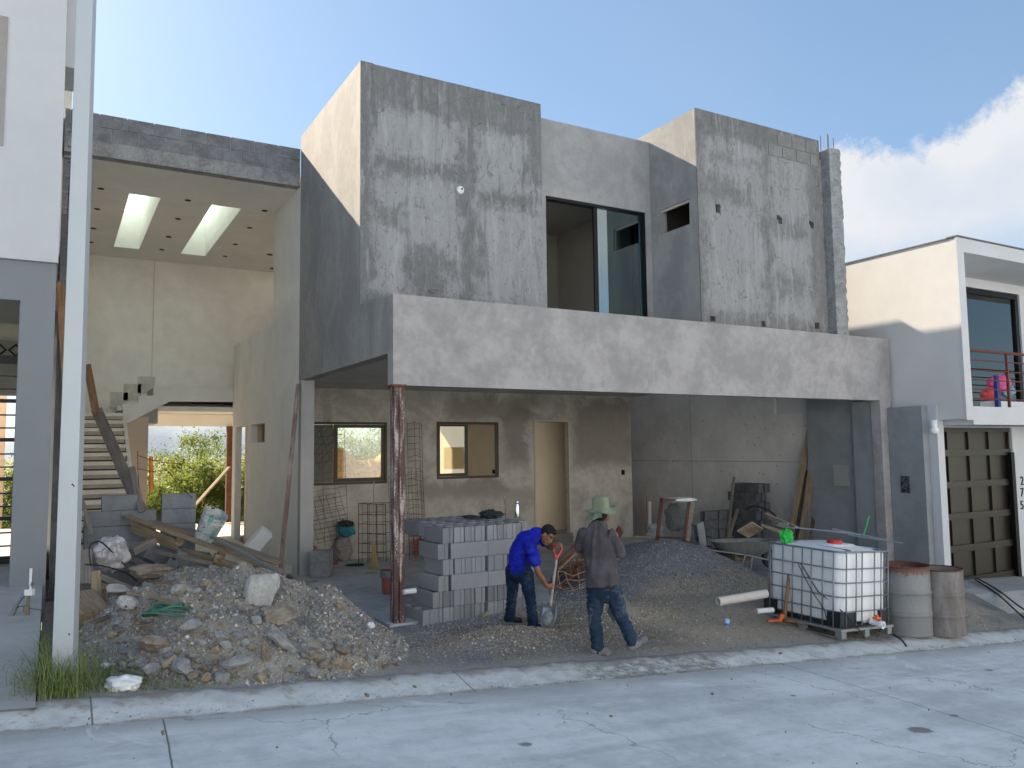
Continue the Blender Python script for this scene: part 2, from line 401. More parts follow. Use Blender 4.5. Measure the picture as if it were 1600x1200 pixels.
def cmu_mat(name, bw=.62, bh=.27, axis='x', z0=0., x0=0., base=(.20, .205, .215), mortar=(.31, .31, .31)):
    t = NT(name, .95); X, Y, Z = t.xyz(); c = t.node('ShaderNodeCombineXYZ')
    t.put(c.inputs[0], t.add(X if axis == 'x' else Y, x0)); t.put(c.inputs[1], t.sub(Z, z0))
    b = t.node('ShaderNodeTexBrick'); t.link(c.outputs[0], b.inputs['Vector'])
    b.inputs['Scale'].default_value = 1; b.inputs['Brick Width'].default_value = bw; b.inputs['Row Height'].default_value = bh
    b.inputs['Mortar Size'].default_value = .008; b.inputs['Mortar Smooth'].default_value = .4
    b.inputs['Color1'].default_value = tint(base, .8)+(1,); b.inputs['Color2'].default_value = tint(base, 1.2)+(1,); b.inputs['Mortar'].default_value = mortar+(1,)
    n = t.noise(6, 6, .7); cc = t.mix(t.step(n, .3, .7), (.72, .72, .72), (1.2, 1.2, 1.2)); cc = t.mix(1., b.outputs['Color'], cc, 'MULTIPLY')
    cc = t.mix(t.mul(t.step(t.noise(3, 7, .7), .58, .68), .6), cc, tint(mortar, 1.1))
    t.color(cc); t.bump(t.add(t.mul(b.outputs['Fac'], -.5), t.noise(40, 3, .6)), .5, .02); return t.m
m_cmu = cmu_mat('concrete_block_courses', z0=7.46)

# ------------------------------------------------------------------ ground
def gbase(X): return .43-.077*X
def sst(t): t = np.clip(t, 0, 1); return t*t*(3-2*t)
def G(X, Y):
    """lot surface"""
    X = np.asarray(X, float); Y = np.asarray(Y, float)
    tgt = .05+.30*sst((3.0-X)/3.0)-.25*sst((X-12.6)/1.6)
    return gbase(X)+(tgt-gbase(X))*sst((Y-7.05)/2.6)
def heap_rub(X, Y):
    a = np.clip((X-1.9)/np.where(X > 1.9, 1.72, 1.85), -2, 2); b = np.clip((Y-9.35)/np.where(Y > 9.35, 3.6, 2.35), -2, 2)
    r = np.sqrt(a*a+b*b); h = .86*np.clip(1-r, 0, 1)**.95
    return h
def heap_grav(X, Y):
    a = (X-9.35)/np.where(X > 9.35, 1.5, 2.0); b = (Y-11.0)/np.where(Y > 11., 1.7, 1.65)
    r = np.sqrt(a*a+b*b); return .72*np.clip(1.04-r, 0, 1)**.85*(1-.15*np.exp(-(r/.25)**2))
def heap_dirt(X, Y):
    h = 0
    for cx, cy, rx, ry, hh in [(4.35, 8.1, .85, .45, .15), (5.05, 7.95, .6, .35, .08), (6.55, 8.9, .9, .6, .12), (6.1, 9.6, 1.1, .5, .06), (7.3, 8.0, .9, .4, .04), (8.4, 8.9, .7, .5, .05), (5.2, 9.1, .6, .3, .05), (3.6, 8.9, .5, .4, .06)]:
        r2 = ((X-cx)/rx)**2+((Y-cy)/ry)**2; h = h+hh*np.exp(-1.6*r2)
    return h
_rs = np.random.RandomState(3)
_w = [(_rs.uniform(-1, 1, 2)*k, _rs.uniform(0, 6), a) for k, a in [(1.2, .030), (2.1, .025), (3.3, .02), (5, .014), (8, .009), (13, .006), (20, .004), (27, .003)] for _ in range(2)]
def wob(X, Y): return sum(a*np.sin(w[0]*X*1.4+w[1]*Y*1.4+p) for w, p, a in _w)
def H(X, Y):
    hr = heap_rub(X, Y); hg = heap_grav(X, Y); fade = sst((np.asarray(Y)-7.05)/.35)
    z = G(X, Y)+(hr+hg)*fade+heap_dirt(X, Y)*fade
    rough = .12+2.6*sst(hr*3)+.5*sst(hg*3)+.5*sst(heap_dirt(X, Y)*8)
    return z+wob(X, Y)*rough*fade*np.where((X > 3.6) & (X < 12.8) & (Y > 10.3), .25, 1)
def hit(px, py):
    """world point where the sight line through a photo point meets the lot"""
    d = ray(px, py); t = np.linspace(5, 30, 2501); P = CAM+d*t[:, None]; z = H(P[:, 0], P[:, 1]); k = np.argmax(P[:, 2] < z)
    return P[k]
def sheet(xs, ys, zf):
    mb = MB(); A, B = np.meshgrid(xs, ys); Zz = zf(A, B); nx = len(xs); ny = len(ys)
    mb.add(np.stack([A, B, Zz], -1).reshape(-1, 3), [(j*nx+i, j*nx+i+1, (j+1)*nx+i+1, (j+1)*nx+i) for j in range(ny-1) for i in range(nx-1)])
    return mb
def road_mat():
    t = NT('worn_concrete_road', .8); X, Y, Z = t.xyz()
    n = t.noise(.55, 7, .65, dist=.5); n2 = t.noise(5, 7, .7); n3 = t.noise(45, 4, .7); st = t.noise(1.4, 6, .7, stretch=(.35, 1.6, 1))
    f = t.step(t.add(t.add(t.mul(n, .4), t.mul(st, .35)), t.mul(n2, .25)), .40, .60)
    c = t.mix(f, (.52, .545, .55), (.76, .78, .775))
    c = t.mix(t.mul(t.step(n3, .62, .72), .5), c, (.30, .305, .31))
    c = t.mix(t.mul(t.step(t.noise(14, 7, .75), .60, .68), .55), c, (.30, .31, .31))
    c = t.mix(t.mul(t.step(t.noise(2.1, 6, .7), .57, .66), .35), c, (.66, .68, .68))
    tyre = t.noise(1.0, 5, .6, stretch=(.10, 2.6, 1)); c = t.mix(t.mul(t.step(tyre, .52, .68), .22), c, (.33, .335, .33))
    c = t.mix(t.mul(t.step(t.noise(26, 6, .8), .64, .70), .7), c, (.13, .125, .12)); c = t.mix(t.mul(t.step(t.noise(19, 6, .8, stretch=(.7, 1.2, 1)), .62, .69), .5), c, (.78, .78, .76))
    edge = t.step(t.add(Y, t.mul(t.sub(n2, .5), .6)), 6.15, 6.65)
    c = t.mix(t.mul(edge, .55), c, t.mix(n3, (.22, .21, .195), (.40, .385, .35)))
    for (cx, cy, r) in STAINS:
        d = t.M('SQRT', t.add(t.mul(t.sub(X, cx), t.sub(X, cx)), t.mul(t.mul(t.sub(Y, cy), t.sub(Y, cy)), 1.6)))
        d = t.add(d, t.mul(t.sub(n2, .5), r*2.2)); c = t.mix(t.mul(t.sub(1., t.step(d, r*.5, r)), .75), c, (.115, .10, .085))
    # expansion joints across the slab
    jx = t.add(X, t.mul(t.sub(n2, .5), .03)); jx = t.add(jx, t.mul(Y, -.06))
    ck = t.M('LESS_THAN', t.voro(.42, feature='DISTANCE_TO_EDGE', vec=t.mixv(.5)), .0035); c = t.mix(t.mul(t.mul(ck, t.step(n, .48, .54)), .6), c, (.2, .2, .195))
    sp1 = t.step(t.noise(.9, 8, .72, dist=1.2), .585, .64); c = t.mix(t.mul(sp1, .55), c, (.80, .81, .80)); sp2 = t.step(t.noise(1.3, 8, .75, stretch=(.6, 1.3, 1)), .57, .66); c = t.mix(t.mul(sp2, .45), c, (.36, .365, .36))
    for j in JOINTS: c = t.mix(t.sub(1., t.step(t.M('ABSOLUTE', t.sub(jx, j)), .002, .010)), c, (.14, .14, .135))
    t.color(c); t.bump(t.add(n2, n3), .22, .02); return t.m
STAINS = []
for px, py, r in [(1437, 1141, .13), (822, 1163, .07), (1240, 1087, .05), (1545, 1047, .08), (1490, 1118, .05)]:
    p = onZ(px, py, 0.0)
    for _ in range(6): p = onZ(px, py, gbase(p[0])-.07)
    STAINS.append((p[0], p[1], r))
_p = onZ(262, 1145, .36); JOINTS = [_p[0]-.06*_p[1], _p[0]-.06*_p[1]-6, _p[0]-.06*_p[1]+6.5]
m_road = road_mat()
xs = np.concatenate([np.linspace(-300, -12, 12), np.linspace(-10, 30, 60), np.linspace(34, 300, 10)])
ROADZ = lambda X, Y: gbase(np.clip(X, -20, 60))-.07
sheet(xs, np.linspace(-9, 6.62, 20), ROADZ).build('road', m_road, kind='structure')
# rolled concrete kerb
def curb_mat():
    t = NT('rolled_concrete_kerb', .85); X, Y, Z = t.xyz(); n = t.noise(3, 7, .7); n3 = t.noise(40, 5, .7); n2 = t.noise(9, 6, .7)
    c = t.mix(t.step(n, .35, .65), (.46, .485, .48), (.66, .68, .67)); c = t.mix(t.mul(t.step(n2, .55, .66), .6), c, (.27, .26, .24))
    dirt = t.mul(t.step(t.add(Y, t.mul(t.sub(n, .5), .9)), 6.84, 7.06), .85)
    c = t.mix(dirt, c, (.24, .215, .185))
    mud = t.mul(t.rect(t.add(X, t.mul(t.sub(n, .5), 1.2)), Y, 4.6, 6.6, 6, 8, .3), t.step(n2, .35, .6)); c = t.mix(mud, c, (.25, .24, .22))
    low = t.sub(1., t.step(t.add(Y, t.mul(t.sub(n2, .5), .12)), 6.60, 6.66)); c = t.mix(t.mul(low, .7), c, (.15, .14, .125))
    jx = t.add(X, t.mul(t.sub(n2, .5), .02))
    for j in (.31, 3.35, 6.4, 9.5): c = t.mix(t.sub(1., t.step(t.M('ABSOLUTE', t.sub(jx, j)), .003, .010)), c, (.17, .165, .155))
    t.color(c); t.bump(t.add(n2, n3), .35, .02); return t.m
prof = [(6.56, -.095), (6.60, -.068), (6.66, -.06), (6.75, -.045), (6.86, -.02), (6.97, .004), (7.06, .012), (7.12, -.02), (7.2, -.15)]
def kerb(X, Yi):
    Yv = np.array([p[0] for p in prof]); Zv = np.array([p[1] for p in prof]); return None
mb = MB(); kx = np.concatenate([np.linspace(-60, -2, 20), np.arange(-1.9, 16, .06), np.linspace(16.1, 80, 20)]); vs_ = []
for X in kx:
    for y, z in prof:
        vs_.append((X, y+.012*math.sin(X*3.1)+.008*math.sin(X*11), gbase(min(max(X, -20), 60))+z+.006*math.sin(X*7+y*9)+.004*math.sin(X*23)))
n = len(prof); mb.add(vs_, [(i*n+j, (i+1)*n+j, (i+1)*n+j+1, i*n+j+1) for i in range(len(kx)-1) for j in range(n-1)])
mb.build('kerb', curb_mat(), kind='structure', smooth=True)

def lot_mat():
    t = NT('lot_dirt_and_gravel', .95); X, Y, Z = t.xyz()
    n = t.noise(1.1, 6, .65, dist=.4); n2 = t.noise(8, 7, .7); n3 = t.noise(48, 4, .7); cell = t.voro(55, out='Color'); cellb = t.voro(28, out='Color')
    g = t.node('ShaderNodeRGBToBW'); t.link(cell, g.inputs[0]); g = g.outputs[0]
    g2 = t.node('ShaderNodeRGBToBW'); t.link(cellb, g2.inputs[0]); g2 = g2.outputs[0]
    grey = t.mix(t.add(t.mul(n2, .6), t.mul(g, .4)), (.11, .115, .125), (.29, .30, .315))
    soil = t.mix(t.add(t.mul(n2, .5), t.mul(g2, .5)), (.21, .18, .135), (.46, .40, .31))
    dry = t.mix(n2, (.30, .29, .265), (.44, .43, .40))
    wet = t.mix(n2, (.10, .092, .08), (.22, .20, .17))
    xx = t.add(X, t.mul(t.sub(n, .5), 1.4)); yy = t.add(Y, t.mul(t.sub(n, .5), 1.0))
    c = t.mix(t.step(n, .42, .58), grey, soil)
    c = t.mix(t.rect(xx, yy, 5.9, 12, 6.5, 10.0, .5), c, soil)
    c = t.mix(t.mul(t.rect(xx, yy, 6.6, 12.5, 7.0, 8.9, .5), .6), c, t.mix(n2, (.30, .26, .20), (.42, .37, .30)))
    c = t.mix(t.rect(xx, yy, 5.9, 12, 9.9, 14, .25), c, grey)                 # blue-grey gravel heap
    c = t.mix(t.rect(xx, yy, 3.3, 5.0, 7.6, 9.9, .2), c, t.mix(g, (.17, .17, .175), (.32, .32, .33)))
    c = t.mix(t.mul(t.rect(xx, yy, 4.2, 6.6, 7.5, 9.2, .3), .85), c, wet)
    c = t.mix(t.mul(t.rect(xx, yy, 4.0, 5.9, 7.95, 8.9, .25), t.step(n2, .3, .6)), c, t.mix(g2, (.15, .115, .07), (.30, .24, .15)))
    c = t.mix(t.mul(t.rect(xx, yy, -1, 3.4, 6.5, 14, .3), .7), c, t.mix(t.add(t.mul(g2, .6), t.mul(n2, .4)), (.24, .215, .18), (.46, .425, .365)))
    c = t.mix(t.mul(t.sub(1., t.step(t.add(Y, t.mul(t.sub(n2, .5), .5)), 7.05, 7.5)), .7), c, dry)
    c = t.mix(t.mul(t.step(g, .72, .8), .5), c, (.45, .44, .42))
    t.color(c); t.bump(t.add(t.mul(n2, .6), t.add(t.mul(t.voro(50), .6), n3)), .7, .03); return t.m
m_lot = lot_mat()
yy = np.concatenate([np.arange(7.0, 12.6, .035), np.arange(12.6, 16.3, .12), np.linspace(16.5, 26, 20)])
xx = np.concatenate([np.arange(-.04, 12.8, .035), np.arange(12.8, 14.4, .08), [14.6]])
sheet(xx, yy, H).build('lot_ground', m_lot, kind='structure', smooth=True)
# one big sheet of land under and beyond everything
m_land = cem('dry_land', (.12, .13, .06), .3, .3, .2)
def landz(X, Y):
    z = np.where(Y < 26, -1.6, -1.6-(Y-26)*.06); z = np.where(Y > 60, -3.6-(Y-60)*.03, z); return np.where(Y > 200, -8, z)+0*X
sheet(np.linspace(-6000, 6000, 41), np.concatenate([np.linspace(-3000, 0, 8), np.linspace(6, 60, 20), np.linspace(70, 7000, 30)]), landz).build('land', m_land, kind='structure')
m_drive = cem('smooth_driveway_concrete', (.40, .405, .395), .12, 1.1, .12, blot=.15)
mb = MB()   # left neighbour's driveway, rising to the house
ys = [6.9, 7.4, 9.5, 11.2, 20]; zz = lambda X, Y: .44-.05*min(0, X)*0+.0+(Y-6.9)*.066+gbase(max(X, -20))*0-.0*X
vs_ = [(X, Y, (gbase(X) if Y < 7.5 else .43-.02*X)+.008+min(max(Y-7.0, 0), 4.2)*.07) for Y in ys for X in (-12, -6, -3, -.05)]
mb.add(vs_, [(j*4+i, j*4+i+1, (j+1)*4+i+1, (j+1)*4+i) for j in range(4) for i in range(3)])
mb.add([(-.05, Y, (gbase(0) if Y < 7.5 else .43)+.008+min(max(Y-7.0, 0), 4.2)*.07-k) for k in (0, .5) for Y in ys], [(i, i+5, i+6, i+1) for i in range(4)])
mb.build('driveway', m_drive, kind='structure')
mb = MB()   # right neighbour's driveway
vs_ = [(X, Y, z) for Y, z in ((7.75, None), (8.3, -.33), (9.5, -.30), (9.5, -.6)) for X in (13.9, 16, 19, 30)]
vs_ = [(X, Y, (gbase(X)+.10 if z is None else z-.045*(X-14))) for X, Y, z in vs_]
mb.add(vs_, [(j*4+i, j*4+i+1, (j+1)*4+i+1, (j+1)*4+i) for j in range(3) for i in range(3)])
mb.add([(X, 7.75, gbase(X)+.10-k) for k in (.5, 0) for X in (13.9, 16, 19, 30)], [(i, i+1, i+5, i+4) for i in range(3)])
mb.add([(13.9, Y, z-k) for k in (0, .6) for Y, z in ((7.75, gbase(13.9)+.1), (8.3, -.33), (9.5, -.30))], [(0, 3, 4, 1), (1, 4, 5, 2)])
mb.build('driveway', cem('pale_driveway_concrete', (.36, .365, .35), .15, 1.1, .15, blot=.2), kind='structure')
mb = MB(); vs_ = [(X, Y, gbase(min(X, 60))+dz) for Y, dz in ((7.05, -.02), (7.4, .02), (7.8, .0)) for X in (14.55, 17, 20, 30, 60)]
mb.add(vs_, [(j*5+i, j*5+i+1, (j+1)*5+i+1, (j+1)*5+i) for j in range(2) for i in range(4)]); mb.build('soil_strip', m_lot, kind='structure')
# garage slab
# ------------------------------------------------------------------ the unfinished house
mb = MB(); 
house = thing('unfinished_house', 'two storey grey concrete house under construction with two boxy upper volumes above an open carport', 'house', (3.87, 9.9, 0))
mb.prism([(3.75, 9.70), (6.3, 9.95), (7.2, 11.5), (8.5, 12.5), (12.6, 12.8), (12.6, 16.02), (3.75, 16.02)], 2, -.3, .085)
mb.build('floor_slab', m_slab, house)
XL, XR = 3.87, 14.22
# beam, its right leg, short return of the parapet on the left
mb = MB(); mb.grid(1, 9.90, 10.10, (XL, XR), (-.4, 4.35), [(XL-1, 13.86, -1, 3.13)]); mb.build('carport_beam', m_beam, house, bevel=.012)
mb = MB(); mb.box(13.88, XR, 10.102, 10.55, -.4, 3.13); mb.box(13.97, XR, 10.552, 11.75, -.4, 3.40); mb.build('carport_side_wall', m_cem, house)
mb = MB(); mb.box(14.06, 14.24, 9.18, 9.897, -.6, 2.99); mb.build('pier', m_cem, house, bevel=.01)
# soffit slab over the carport and ground floor
mb = MB(); mb.grid(2, 3.57, 3.90, (XL+.21, 12.72), (10.103, 20.7), []); mb.build('upper_floor_slab', cem('slab_soffit', (.46, .45, .43), .12, .8, .1), house)
# left side wall of the box with the return below it
mb = MB(); mb.prism([(10.103, 3.57), (14.58, 3.57), (14.58, 8.16), (11.25, 8.16), (11.25, 4.42), (10.103, 4.35)], 0, XL, XL+.20); mb.build('side_wall', m_side, house)
mb = MB(); mb.box(XL+.202, 7.08, 11.252, 11.42, 3.902, 8.157); mb.build('front_wall', m_f1, house)
mb = MB(); mb.box(XL+.001, XL+.2, 11.232, 11.249, 4.36, 8.158); mb.build('corner_strip', m_f1, house)
mb = MB(); mb.box(6.90, 7.078, 11.422, 20, 3.902, 8.15); mb.box(6.9, 12.7, 19.8, 19.98, 3.902, 8.1)
mb.box(9.72, 12.5, 14.86, 15.06, 3.902, 8.43); mb.box(9.53, 12.7, 15.062, 19.78, 7.9, 8.43); mb.box(4.08, 6.88, 14.4, 14.58, 3.91, 8.15)
mb.build('inner_wall', m_inner, house)
mb = MB(); mb.grid(1, 11.36, 11.52, (7.082, 9.528), (3.902, 7.97), [(7.22, 9.40, 3.9, 6.61)]); mb.build('recessed_wall', cem('smooth_cement_recess', (.30, .30, .305), .16, 1.4, .1), house)
mb = MB(); mb.grid(0, 9.53, 9.70, (10.13, 14.86), (3.902, 8.158), [(10.32, 11.12, 6.15, 6.60)]); mb.build('side_wall', m_side, house)
mb = MB(); holes = []
for px, py, w_, h_ in [(1122, 326, .12, .16), (1193, 506, .10, .10), (1114, 498, .12, .09), (1277, 509, .13, .12)]:
    p = onY(px, py, 10.11); holes.append((p[0]-w_/2, p[0]+w_/2, p[2]-h_/2, p[2]+h_/2))
for px, py, w_, h_ in [(1218, 343, .13, .16), (1268, 351, .13, .14)]:
    p = onY(px, py, 10.11); holes += [(p[0]-w_/2, p[0]+.01, p[2]-.01, p[2]+h_/2), (p[0]-.03, p[0]+w_/2, p[2]-h_/2, p[2]+.05)]
mb.grid(1, 10.11, 10.26, (9.532, 12.70), (4.2, 8.16), holes); mb.build('front_wall', m_f2, house)
mb = MB(); mb.box(9.72, 12.5, 10.265, 10.29, 4.2, 7.8); mb.build('hole_backing', m_dark, house)
# exposed block courses at the top right of the right hand box: real blocks 6 mm proud
a = onY(1201, 212, 10.1)
for (x0, x1, z0, z1) in [(11.55, 11.93, 7.86, 8.08), (11.94, 12.31, 7.86, 8.10), (12.32, 12.60, 7.86, 8.11), (11.30, 11.66, 7.62, 7.85), (11.67, 12.03, 7.62, 7.85), (12.04, 12.42, 7.62, 7.85), (12.43, 12.63, 7.62, 7.85)]:
    MB().box(x0+.005, x1-.005, 10.10, 10.112, z0+.005, z1-.005).build('exposed_block', cem('bare_block', (.20, .20, .20), .2, 5, .3, fine=90) if 'bare_block' not in bpy.data.materials else bpy.data.materials['bare_block'], house)
mb = MB(); mb.box(12.52, 12.70, 10.262, 19.78, 3.902, 8.15); mb.build('right_wall', m_cem, house)
# ragged corner column with starter bars
mb = MB(); N = 60; rc = np.random.RandomState(5); ring = []
for i in range(N+1):
    z = 4.352+(7.98-4.352)*i/N; e = rc.uniform(-.012, .012, 6)
    ring += [(12.78+e[0]*.2, 10.25, z), (12.78+e[0]*.3, 9.95+e[1]*.3, z), (13.02+e[2]*.4, 9.92+e[1]*.5, z), (13.12+e[3], 9.96+e[4], z), (13.13+e[5]*1.2, 10.25, z)]
mb.add(ring, [(i*5+j, i*5+j+1, (i+1)*5+j+1, (i+1)*5+j) for i in range(N) for j in range(4)]+[tuple(N*5+j for j in range(5))]+[(i*5+4, i*5, (i+1)*5, (i+1)*5+4) for i in range(N)])
mb.box(12.702, 12.778, 10.14, 10.25, 4.352, 7.8)
mb.build('corner_column', cem('rough_poured_column', (.26, .27, .28), .3, 6, .7, fine=30, blot=.3), house)
m_rebar = rust('rusty_rebar', (.10, .06, .045), (.13, .05, .03), .8, .8, .2)
mb = MB()
for x, y, h in [(12.82, 9.99, .30), (12.98, 10.0, .28), (12.84, 10.18, .36), (13.02, 10.16, .42)]: mb.tube([(x, y, 7.9), (x+.01, y, 7.95+h)], .007, 6)
mb.build('starter_bar', m_rebar, house)
# coping and roofs
mb = MB(); mb.box(4.08, 6.88, 11.43, 14.39, 7.4, 7.6); mb.box(7.09, 9.51, 11.53, 19.7, 7.2, 7.4); mb.box(9.71, 12.51, 10.3, 14.84, 7.6, 7.75); mb.box(4.08, 6.88, 14.6, 19.7, 7.462, 7.7); mb.build('roof_slab', m_slab, house)
m_cable = plain('black_cable', (.015, .015, .015), .5)
# round conduit cap on the left box
p = onY(719, 297, 11.25); M90 = Matrix.Rotation(R_(90), 3, 'X')
mb = MB(); mb.lathe([(.001, .03), (.05, .03), (.062, .022), (.065, 0)], (p[0], 11.251, p[2]), 20, M=M90); mb.build('conduit_cap', plain('white_plastic_cap', (.7, .7, .68), .5, var=.2), house)
mb = MB(); mb.lathe([(.001, .0), (.014, .0), (.014, -.01)], (p[0]+.015, 11.205, p[2]+.01), 12, M=M90, cap=True); mb.build('conduit_hole', m_dark, house)
# sliding door
m_alu = plain('black_aluminium', (.015, .017, .02), .35, .6, .05)
m_glass = glass('door_glass', (.52, .66, .66), .22)
door = MB()
x0, x1, z1 = 7.22, 9.40, 6.61
door.box(x0, x1, 11.38, 11.50, z1-.05, z1-.002); door.box(x0+.002, x0+.03, 11.38, 11.50, 3.92, z1-.052); door.box(x1-.10, x1-.002, 11.38, 11.50, 3.92, z1-.052); door.box(x0+.032, x1-.102, 11.38, 11.50, 3.905, 3.95)
door.box(8.25, 8.33, 11.40, 11.44, 3.95, z1-.052)
dr = door.build('sliding_door', m_alu, house)
MB().box(8.332, x1-.102, 11.415, 11.425, 3.952, z1-.054).build('pane', m_glass, dr)
mb = MB(); mb.box(8.44, 8.46, 11.46, 11.48, 3.95, z1-.054); mb.box(9.16, 9.2, 11.46, 11.49, 3.95, z1-.054); mb.build('second_leaf_stile', m_alu, dr)
# upper room seen through the door: side wall with sockets, ceiling
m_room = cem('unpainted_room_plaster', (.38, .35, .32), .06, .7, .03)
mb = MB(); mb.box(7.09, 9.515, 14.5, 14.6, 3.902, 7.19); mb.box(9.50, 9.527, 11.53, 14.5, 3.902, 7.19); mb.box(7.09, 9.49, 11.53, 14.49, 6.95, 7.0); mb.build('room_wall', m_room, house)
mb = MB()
for px, py in [(892, 461), (910, 454)]:
    p = onY(px, py, 14.5); mb.box(p[0]-.06, p[0]+.06, 14.47, 14.499, p[2]-.045, p[2]+.045)
mb.build('wall_socket', m_black, house)
# reveal of the little high window
mb = MB(); mb.box(9.56, 9.60, 10.322, 10.36, 6.152, 6.598); mb.box(9.56, 9.6, 10.36, 11.118, 6.56, 6.598); mb.build('window_reveal', cem('window_putty', (.55, .52, .47), .06), house)
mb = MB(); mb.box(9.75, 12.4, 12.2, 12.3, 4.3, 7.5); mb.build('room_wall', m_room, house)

# ---- carport back wall with window, window, doorway
mb = MB(); mb.grid(1, 16.02, 16.17, (4.03, 12.60), (-.1, 3.568), [(4.08, 6.12, 1.60, 2.88), (7.27, 8.80, 1.65, 2.90), (9.75, 10.72, .30, 2.92)])
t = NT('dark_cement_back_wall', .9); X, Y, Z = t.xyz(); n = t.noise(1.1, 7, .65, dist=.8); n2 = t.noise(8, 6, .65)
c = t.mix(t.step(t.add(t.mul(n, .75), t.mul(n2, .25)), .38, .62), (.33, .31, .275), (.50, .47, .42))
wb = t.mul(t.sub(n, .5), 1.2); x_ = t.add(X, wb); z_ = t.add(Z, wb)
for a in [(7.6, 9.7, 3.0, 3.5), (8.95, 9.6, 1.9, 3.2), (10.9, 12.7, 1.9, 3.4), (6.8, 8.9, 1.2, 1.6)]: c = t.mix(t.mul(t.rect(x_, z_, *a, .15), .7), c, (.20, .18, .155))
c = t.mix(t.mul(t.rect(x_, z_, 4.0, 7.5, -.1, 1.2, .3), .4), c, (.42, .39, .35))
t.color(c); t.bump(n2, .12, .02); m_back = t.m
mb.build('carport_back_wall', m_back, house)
m_sash = plain('bronze_aluminium', (.045, .038, .03), .45, .5, .1)
def window(x0, x1, z0, z1, xm, open_side=None, name='window'):
    f = MB(); e = .002; y0, y1 = 16.0, 16.10
    f.box(x0+e, x1-e, y0, y1, z1-.05, z1-e); f.box(x0+e, x1-e, y0, y1, z0+e, z0+.05); f.box(x0+e, x0+.05, y0, y1, z0+.052, z1-.052); f.box(x1-.05, x1-e, y0, y1, z0+.052, z1-.052)
    return f.build(name, m_sash, house), z0, z1
w1, *_ = window(4.08, 6.12, 1.60, 2.88, 5.0)
mb = MB()
for a, b in [(4.98, 5.06), (6.0, 6.068)]: mb.box(a, b, 16.02, 16.06, 1.654, 2.826)
mb.box(5.06, 6.0, 16.02, 16.06, 2.76, 2.826); mb.box(5.06, 6.0, 16.02, 16.06, 1.654, 1.73); mb.build('sash', m_sash, w1)
MB().box(5.062, 5.998, 16.035, 16.043, 1.732, 2.758).build('pane', glass('warm_window_glass', (.9, .9, .82), .02), w1)
MB().box(4.134, 4.978, 16.075, 16.08, 1.654, 2.826).build('screen', plain('grey_insect_screen', (.17, .165, .145), .9), w1)
w2, *_ = window(7.27, 8.80, 1.65, 2.90, 8.0)
mb = MB()
for a, b in [(7.322, 7.35), (7.95, 8.03)]: mb.box(a, b, 16.02, 16.06, 1.704, 2.846)
mb.box(7.35, 7.95, 16.02, 16.06, 2.80, 2.846); mb.box(7.35, 7.95, 16.02, 16.06, 1.704, 1.77); mb.build('sash', m_sash, w2)
MB().box(7.352, 7.948, 16.035, 16.043, 1.772, 2.798).build('pane', bpy.data.materials['warm_window_glass'], w2)
# rooms behind: rear wall open to the garden, cream partitions
mb = MB(); mb.grid(1, 19.8, 19.98, (4.03, 12.70), (-.2, 3.568), [(4.6, 8.98, .55, 3.42)]); mb.build('rear_wall', m_cream, house)
mb = MB(); mb.box(9.0, 9.12, 18.102, 19.79, .09, 3.567); mb.box(9.0, 11.2, 17.98, 18.10, .09, 3.567); mb.box(10.19, 11.5, 16.75, 16.85, .09, 3.567); mb.box(11.5, 11.6, 16.17, 19.79, .09, 3.567); mb.build('partition', m_cream, house)
mb = MB(); mb.box(4.03, 12.68, 16.17, 19.79, -.05, .3); mb.build('inner_floor', cem('inner_floor_screed', (.45, .42, .37), .08), house)
p = onY(771, 737, 17.98); MB().box(p[0]-.04, p[0]+.04, 17.96, 17.979, p[2]-.05, p[2]+.05).build('wall_socket', m_black, house)
mb = MB(); mb.box(11.0, 12.7, 19.985, 28, -.2, 8.3); mb.build('rear_shade_mass', m_cem, house)  # mass added behind the house to shade the side yard wall
mb = MB(); mb.box(9.752, 10.72, 15.9, 16.02, .0, .30); mb.build('door_sill', m_cem_d, house)
mb = MB(); mb.box(9.74, 9.77, 15.995, 16.018, .302, 2.94); mb.box(9.74, 10.73, 15.995, 16.018, 2.925, 2.95); mb.box(10.705, 10.735, 15.995, 16.018, .302, 2.922); mb.build('door_reveal', cem('pale_reveal', (.50, .45, .37), .06), house)
p = onY(973, 738, 16.02); MB().box(p[0]-.04, p[0]+.04, 15.99, 16.018, p[2]-.06, p[2]+.06).build('wall_socket', m_black, house)
# meter cover, intercom box
p = onX(1303, 726, 13.97); q = onX(1328, 760, 13.97)
mb = MB(); mb.box(13.945, 13.968, min(p[1], q[1]), max(p[1], q[1]), min(p[2], q[2]), max(p[2], q[2])); mb.build('meter_cover', plain('grey_painted_steel', (.33, .335, .33), .5, .1, .06), house, bevel=.004)
p = onX(1415, 757, 14.06)
mb = MB(); mb.box(14.045, 14.058, p[1]-.09, p[1]+.09, p[2]-.16, p[2]+.16)
t = NT('crumpled_foil_cover', .3, .3); n = t.noise(28, 4, .7, dist=2); t.color(t.mix(t.step(n, .52, .58), (.012, .014, .02), (.30, .34, .38))); t.bump(n, .8, .02)
mb.build('intercom_box', t.m, house)

